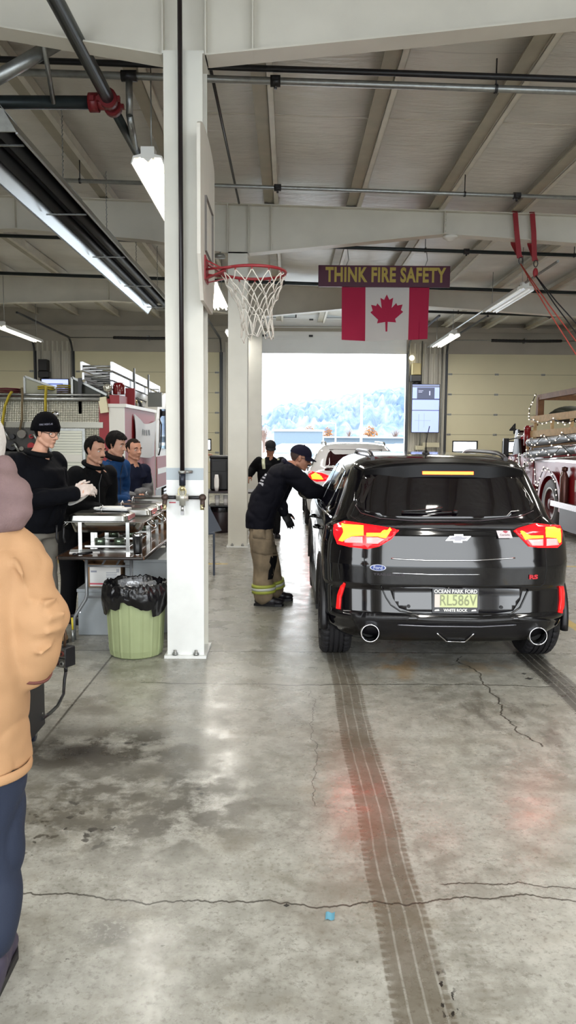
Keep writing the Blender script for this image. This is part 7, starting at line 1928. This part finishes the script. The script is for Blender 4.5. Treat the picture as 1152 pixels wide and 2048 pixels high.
rD = simple_server('dark haired man in a blue fleece jacket, third behind the chafing dishes', Y, (233, 897), 864, (.92, -.32, -.25), skin_a, jk_blue, trs_black, .98, hs_, .84, 11, hipdx=-.19, hair=hair_d, hairkw=dict(front=.070, side=-.004, back=-.075, thick=.016, seed=4, fringe=.006, rough=.022))
r, J, f, s, u, hd, fh, sh, j = rD
mb = MB(); mb.tube([J['neck'] + fh * .08 * math.cos(a) + sh * .08 * math.sin(a) + UZ * (.035 - .03 * math.cos(a)) for a in [k * math.pi / 12 for k in range(24)]], .028, closed=True, n=8); mb.build('collar', trs_black, j)
mb = MB(); p = J['chest'] + fh * .155; mb.tube([J['neck'] + fh * .1 - UZ * .05, p + UZ * .05, p - UZ * .12, p - UZ * .25], .004, n=5); mb.build('zip', black_m, j)
Y = 8.65
hs_ = [(at(277, 985, Y - .1), (Vector((.9, -.1, -.6)), Vector((.4, 0, .9)), Vector((0, -1, 0)), .5)), (at(264, 992, Y - .25), (Vector((.9, .1, -.5)), Vector((.4, 0, .9)), Vector((0, 1, 0)), .5))]
rE = simple_server('short haired man in a navy T-shirt over grey sleeves, farthest of the serving men', Y, (268, 898), 877, (.74, -.66, -.08), skin_b, jk_navy, trs_black, .95, hs_, .84, 15, hipdx=-.17, nm='t_shirt', hair=hair_b, hairkw=dict(front=.088, side=.015, back=-.05, thick=.003, rough=.012), sl=(.082, .062, .044))
r, J, f, s, u, hd, fh, sh, j = rE
mb = MB()
for q in 'LR': lim(mb, [J['sh' + q] * .35 + J['el' + q] * .65, J['el' + q], (J['el' + q] + J['wr' + q]) / 2, J['wr' + q]], [.083, .078, .066, .052], 14)
remesh(mb, 'grey_sleeves', mat('heather grey knit', '6c6c6e', .85, var=.08, scale=60), r, .012, 3, .006, 14)

# ---------------------------------------------------------------- G: background man in hi-vis vest
Y = 12.9
hs_ = [(at(556, 960, Y), (Vector((.4, -.6, -.6)), UZ, Vector((1, 0, 0)), .5)), (at(499, 952, Y - .1), (Vector((-.3, -.6, -.5)), UZ, Vector((1, 0, 0)), .5))]
hd0 = at(541, 897, Y)
J, f, s, u, fh, sh = server('', Y, hd0.x, at(541, 881, Y).z, (.18, -.95, -.35), skin_c, None, None, hd0.x, hands=hs_, wid=1.05)
J['elR'] = at(505, 938, Y + .02); J['elL'] = at(572, 938, Y)
pG, f, s, u, hd, _ = person('distant man in a black cap and dark jacket with pale reflective straps', (hd0.x, Y, 0), J, (.18, -.95, -.35), skin_c)
j = dress(pG, J, jk_black, fh, sh, 1.05, .8, .15, (.09, .075, .055), .012, 20)
bvg = bvh_of(j); cg = camcast(bvg, 30)
mb = MB()
patch(mb, [(524, 908), (530, 907), (530, 925), (531, 938), (525, 938), (523, 922)], cg, 3, .005, .004); patch(mb, [(551, 904), (557, 907), (559, 920), (555, 921)], cg, 3, .005, .004)
mb.build('reflective_strap', mat('pale reflective strap', 'c8ccae', .4), j)
trousers(pG, J, trs_black)
for q in 'LR': shoe(pG, J['an' + q], J['toe'], mat('black boot leather', '15131a', .4))
ball_cap(pG, hd, f, s, u, mat('black cap cloth', '0e0e14', .8)); hair_cap(pG, hd, f, s, u, hair_d, front=.06, side=.0, back=-.05, thick=.003)
# ---------------------------------------------------------------- H: man hidden by the nearest column, only his hand shows
Y = 13.8
hd0 = at(378, 880, Y)
hs_ = [(at(412, 910, Y), (Vector((1, 0, .15)), UZ, Vector((0, -1, 0)), .5)), (at(365, 990, Y - .1), (Vector((.2, -.6, -.6)), UZ, Vector((1, 0, 0)), .5))]
J, f, s, u, fh, sh = server('', Y, hd0.x, 1.72, (1, .0, -.1), skin_c, None, None, hd0.x - .02, hands=hs_, wid=.7)
J['elL'] = at(392, 922, Y)
pH, f, s, u, hd, _ = person('person hidden by the nearest column, a hand on the black drinks dispenser', (hd0.x, Y, 0), J, (1, 0, -.1), skin_c)
j = dress(pH, J, jk_navy, fh, sh, .7, .85, .12, (.075, .06, .036), .008, 25, 't_shirt'); trousers(pH, J, trs_black, .09, .075, .065, waist=(.13, .11))
for q in 'LR': shoe(pH, J['an' + q], J['toe'], mat('black boot leather', '15131a', .4))
hair_cap(pH, hd, f, s, u, hair_d)

# ---------------------------------------------------------------- A: foreground bystander in the tan jacket
YA_ = 2.24
def P(px, py, dy=0): return at(px, py, YA_ + dy)
duck = mat('tan duck canvas', 'ae8660', .8, var=.05, scale=5, bump=.12, bscale=260)
hood_m = mat('mauve grey fleece', '76605f', .9, var=.05, scale=40, bump=.3, bscale=180)
navyp = mat('navy trousers', '1b2438', .8, bump=.1, scale=180)
X0 = P(-60, 1200).x
look = Vector((.25, .95, -.05))
J = dict(pelvis=P(-60, 1500), chest=P(-62, 1200), neck=P(-58, 985), head=P(-54, 905), shR=P(38, 1110, .0), shL=P(-185, 1095, .0), elR=P(90, 1235, -.04), wrR=P(62, 1338, .0),
         elL=P(-225, 1255), wrL=P(-180, 1345, .12), hipR=P(-18, 1530), hipL=P(-115, 1530), knR=P(-18, 1745, .03), knL=P(-120, 1745, .0), anR=P(4, 1930, .0), anL=P(-118, 1930), toe=Vector((.35, .93, 0)))
J['anR'] = Vector((P(-8, 1950).x, YA_ - .03, .165)); J['anL'] = Vector((P(-75, 1950).x, YA_ - .22, .07)); J['knL'].y -= .1; J['toe'] = Vector((-.12, .97, 0))
J['handR'] = (Vector((-.8, .5, -.2)), Vector((.3, .8, .3)), Vector((0, 0, 1)), .6); J['handL'] = (Vector((.8, .5, -.2)), Vector((-.3, .8, .3)), Vector((0, 0, 1)), .6)
pA, f, s, u, hd, _ = person('person in a tan canvas jacket with mauve hood, cropped at the left edge', (X0, YA_, 0), J, look, skin_b)
sdA = Vector((1, -.05, 0)).normalized()
mb = MB(); hemz = P(0, 1530).z
trunk(mb, [(Vector((X0, YA_, hemz)), .162, .15), (P(-62, 1480), .172, .16), (P(-64, 1350), .185, .165), (P(-64, 1200), .20, .165), (P(-62, 1120), .19, .14), (P(-60, 1060), .15, .11), (P(-58, 1000), .09, .085)], sdA)
sleeve(mb, J['shR'] - UX * .02 - UZ * .01, J['elR'] - UX * .01, J['wrR'], .078, .088, .066); lim(mb, [P(-20, 1055), P(40, 1105), P(60, 1140)], [.06, .07, .07]); sleeve(mb, J['shL'] + UX * .03, J['elL'] + UX * .02, J['wrL'], .095, .085, .065)
for (a_, b_, c_, r__) in (((66, 1222), (98, 1236), (126, 1228), .016), ((70, 1262), (96, 1266), (122, 1258), .015), ((74, 1200), (92, 1206), (116, 1194), .012), ((58, 1300), (84, 1304), (108, 1292), .013), ((50, 1160), (60, 1200), (66, 1250), .014), ((30, 1120), (44, 1150), (54, 1190), .014)):
    lim(mb, [P(*a_, -.090), P(*b_, -.113), P(*c_, -.085)], [r__ * .7, r__, r__ * .6], 8)
jk = remesh(mb, 'jacket', duck, pA, .0085, 9, .010, 5.5, (1, 1, 1.7), 31)
mb = MB(); cuff = [J['wrR'] + Vector((.0, 0, .0)), J['wrR'] + (J['wrR'] - J['elR']).normalized() * .012]; mb.tube(cuff, [.064, .062], n=24); mb.build('cuff_edge', mat('dark cuff lining', '6a3c34', .8), jk)
mb = MB(); mb.tube([Vector((X0, YA_, hemz + .0)) + sdA * .163 * math.cos(a) + Vector((0, 1, 0)) * .152 * math.sin(a) for a in [k * math.pi / 24 for k in range(48)]], [(.006, .016)] * 48, closed=True, n=8); mb.build('hem', duck, jk)
mb = MB()   # soft hood lying on the shoulders in folds
lim(mb, [P(-160, 1010, .05), P(-60, 1030, -.09), P(30, 1028, -.02), P(32, 990, .08)], [.062, .075, .055, .05])
lim(mb, [P(-150, 960, .04), P(-60, 975, -.08), P(28, 985, -.02)], [.06, .072, .056]); lim(mb, [P(-130, 925, .05), P(-60, 935, -.05), P(8, 940, .0), P(0, 930, .1)], [.05, .06, .045, .04])
lim(mb, [P(-60, 1000, 0), P(-60, 940, 0)], [.10, .085])
remesh(mb, 'hood', hood_m, pA, .010, 3, .012, 9, (1, 1, 1.4), 8)
mb = MB(); B = Matrix((f, s, u)).transposed(); mb.ball(hd - f * .01 + u * .03, (.108, .095, .108), rot=B, n=28, k=16); mb.ball(hd - f * .03 - u * .03, (.10, .09, .09), rot=B, n=24, k=12); remesh(mb, 'knitted_hat', mat('pale grey knit', 'c4bfba', .9, bump=.5, scale=140), pA, .012, 2, .004, 20)
tr = trousers(pA, J, navyp, .105, .095, .088, disp=.014, waist=(.155, .13))
for q in 'LR': shoe(pA, J['an' + q], J['toe'], mat('dark purple sneaker', '3a3444', .6), name='shoe', h=.03)
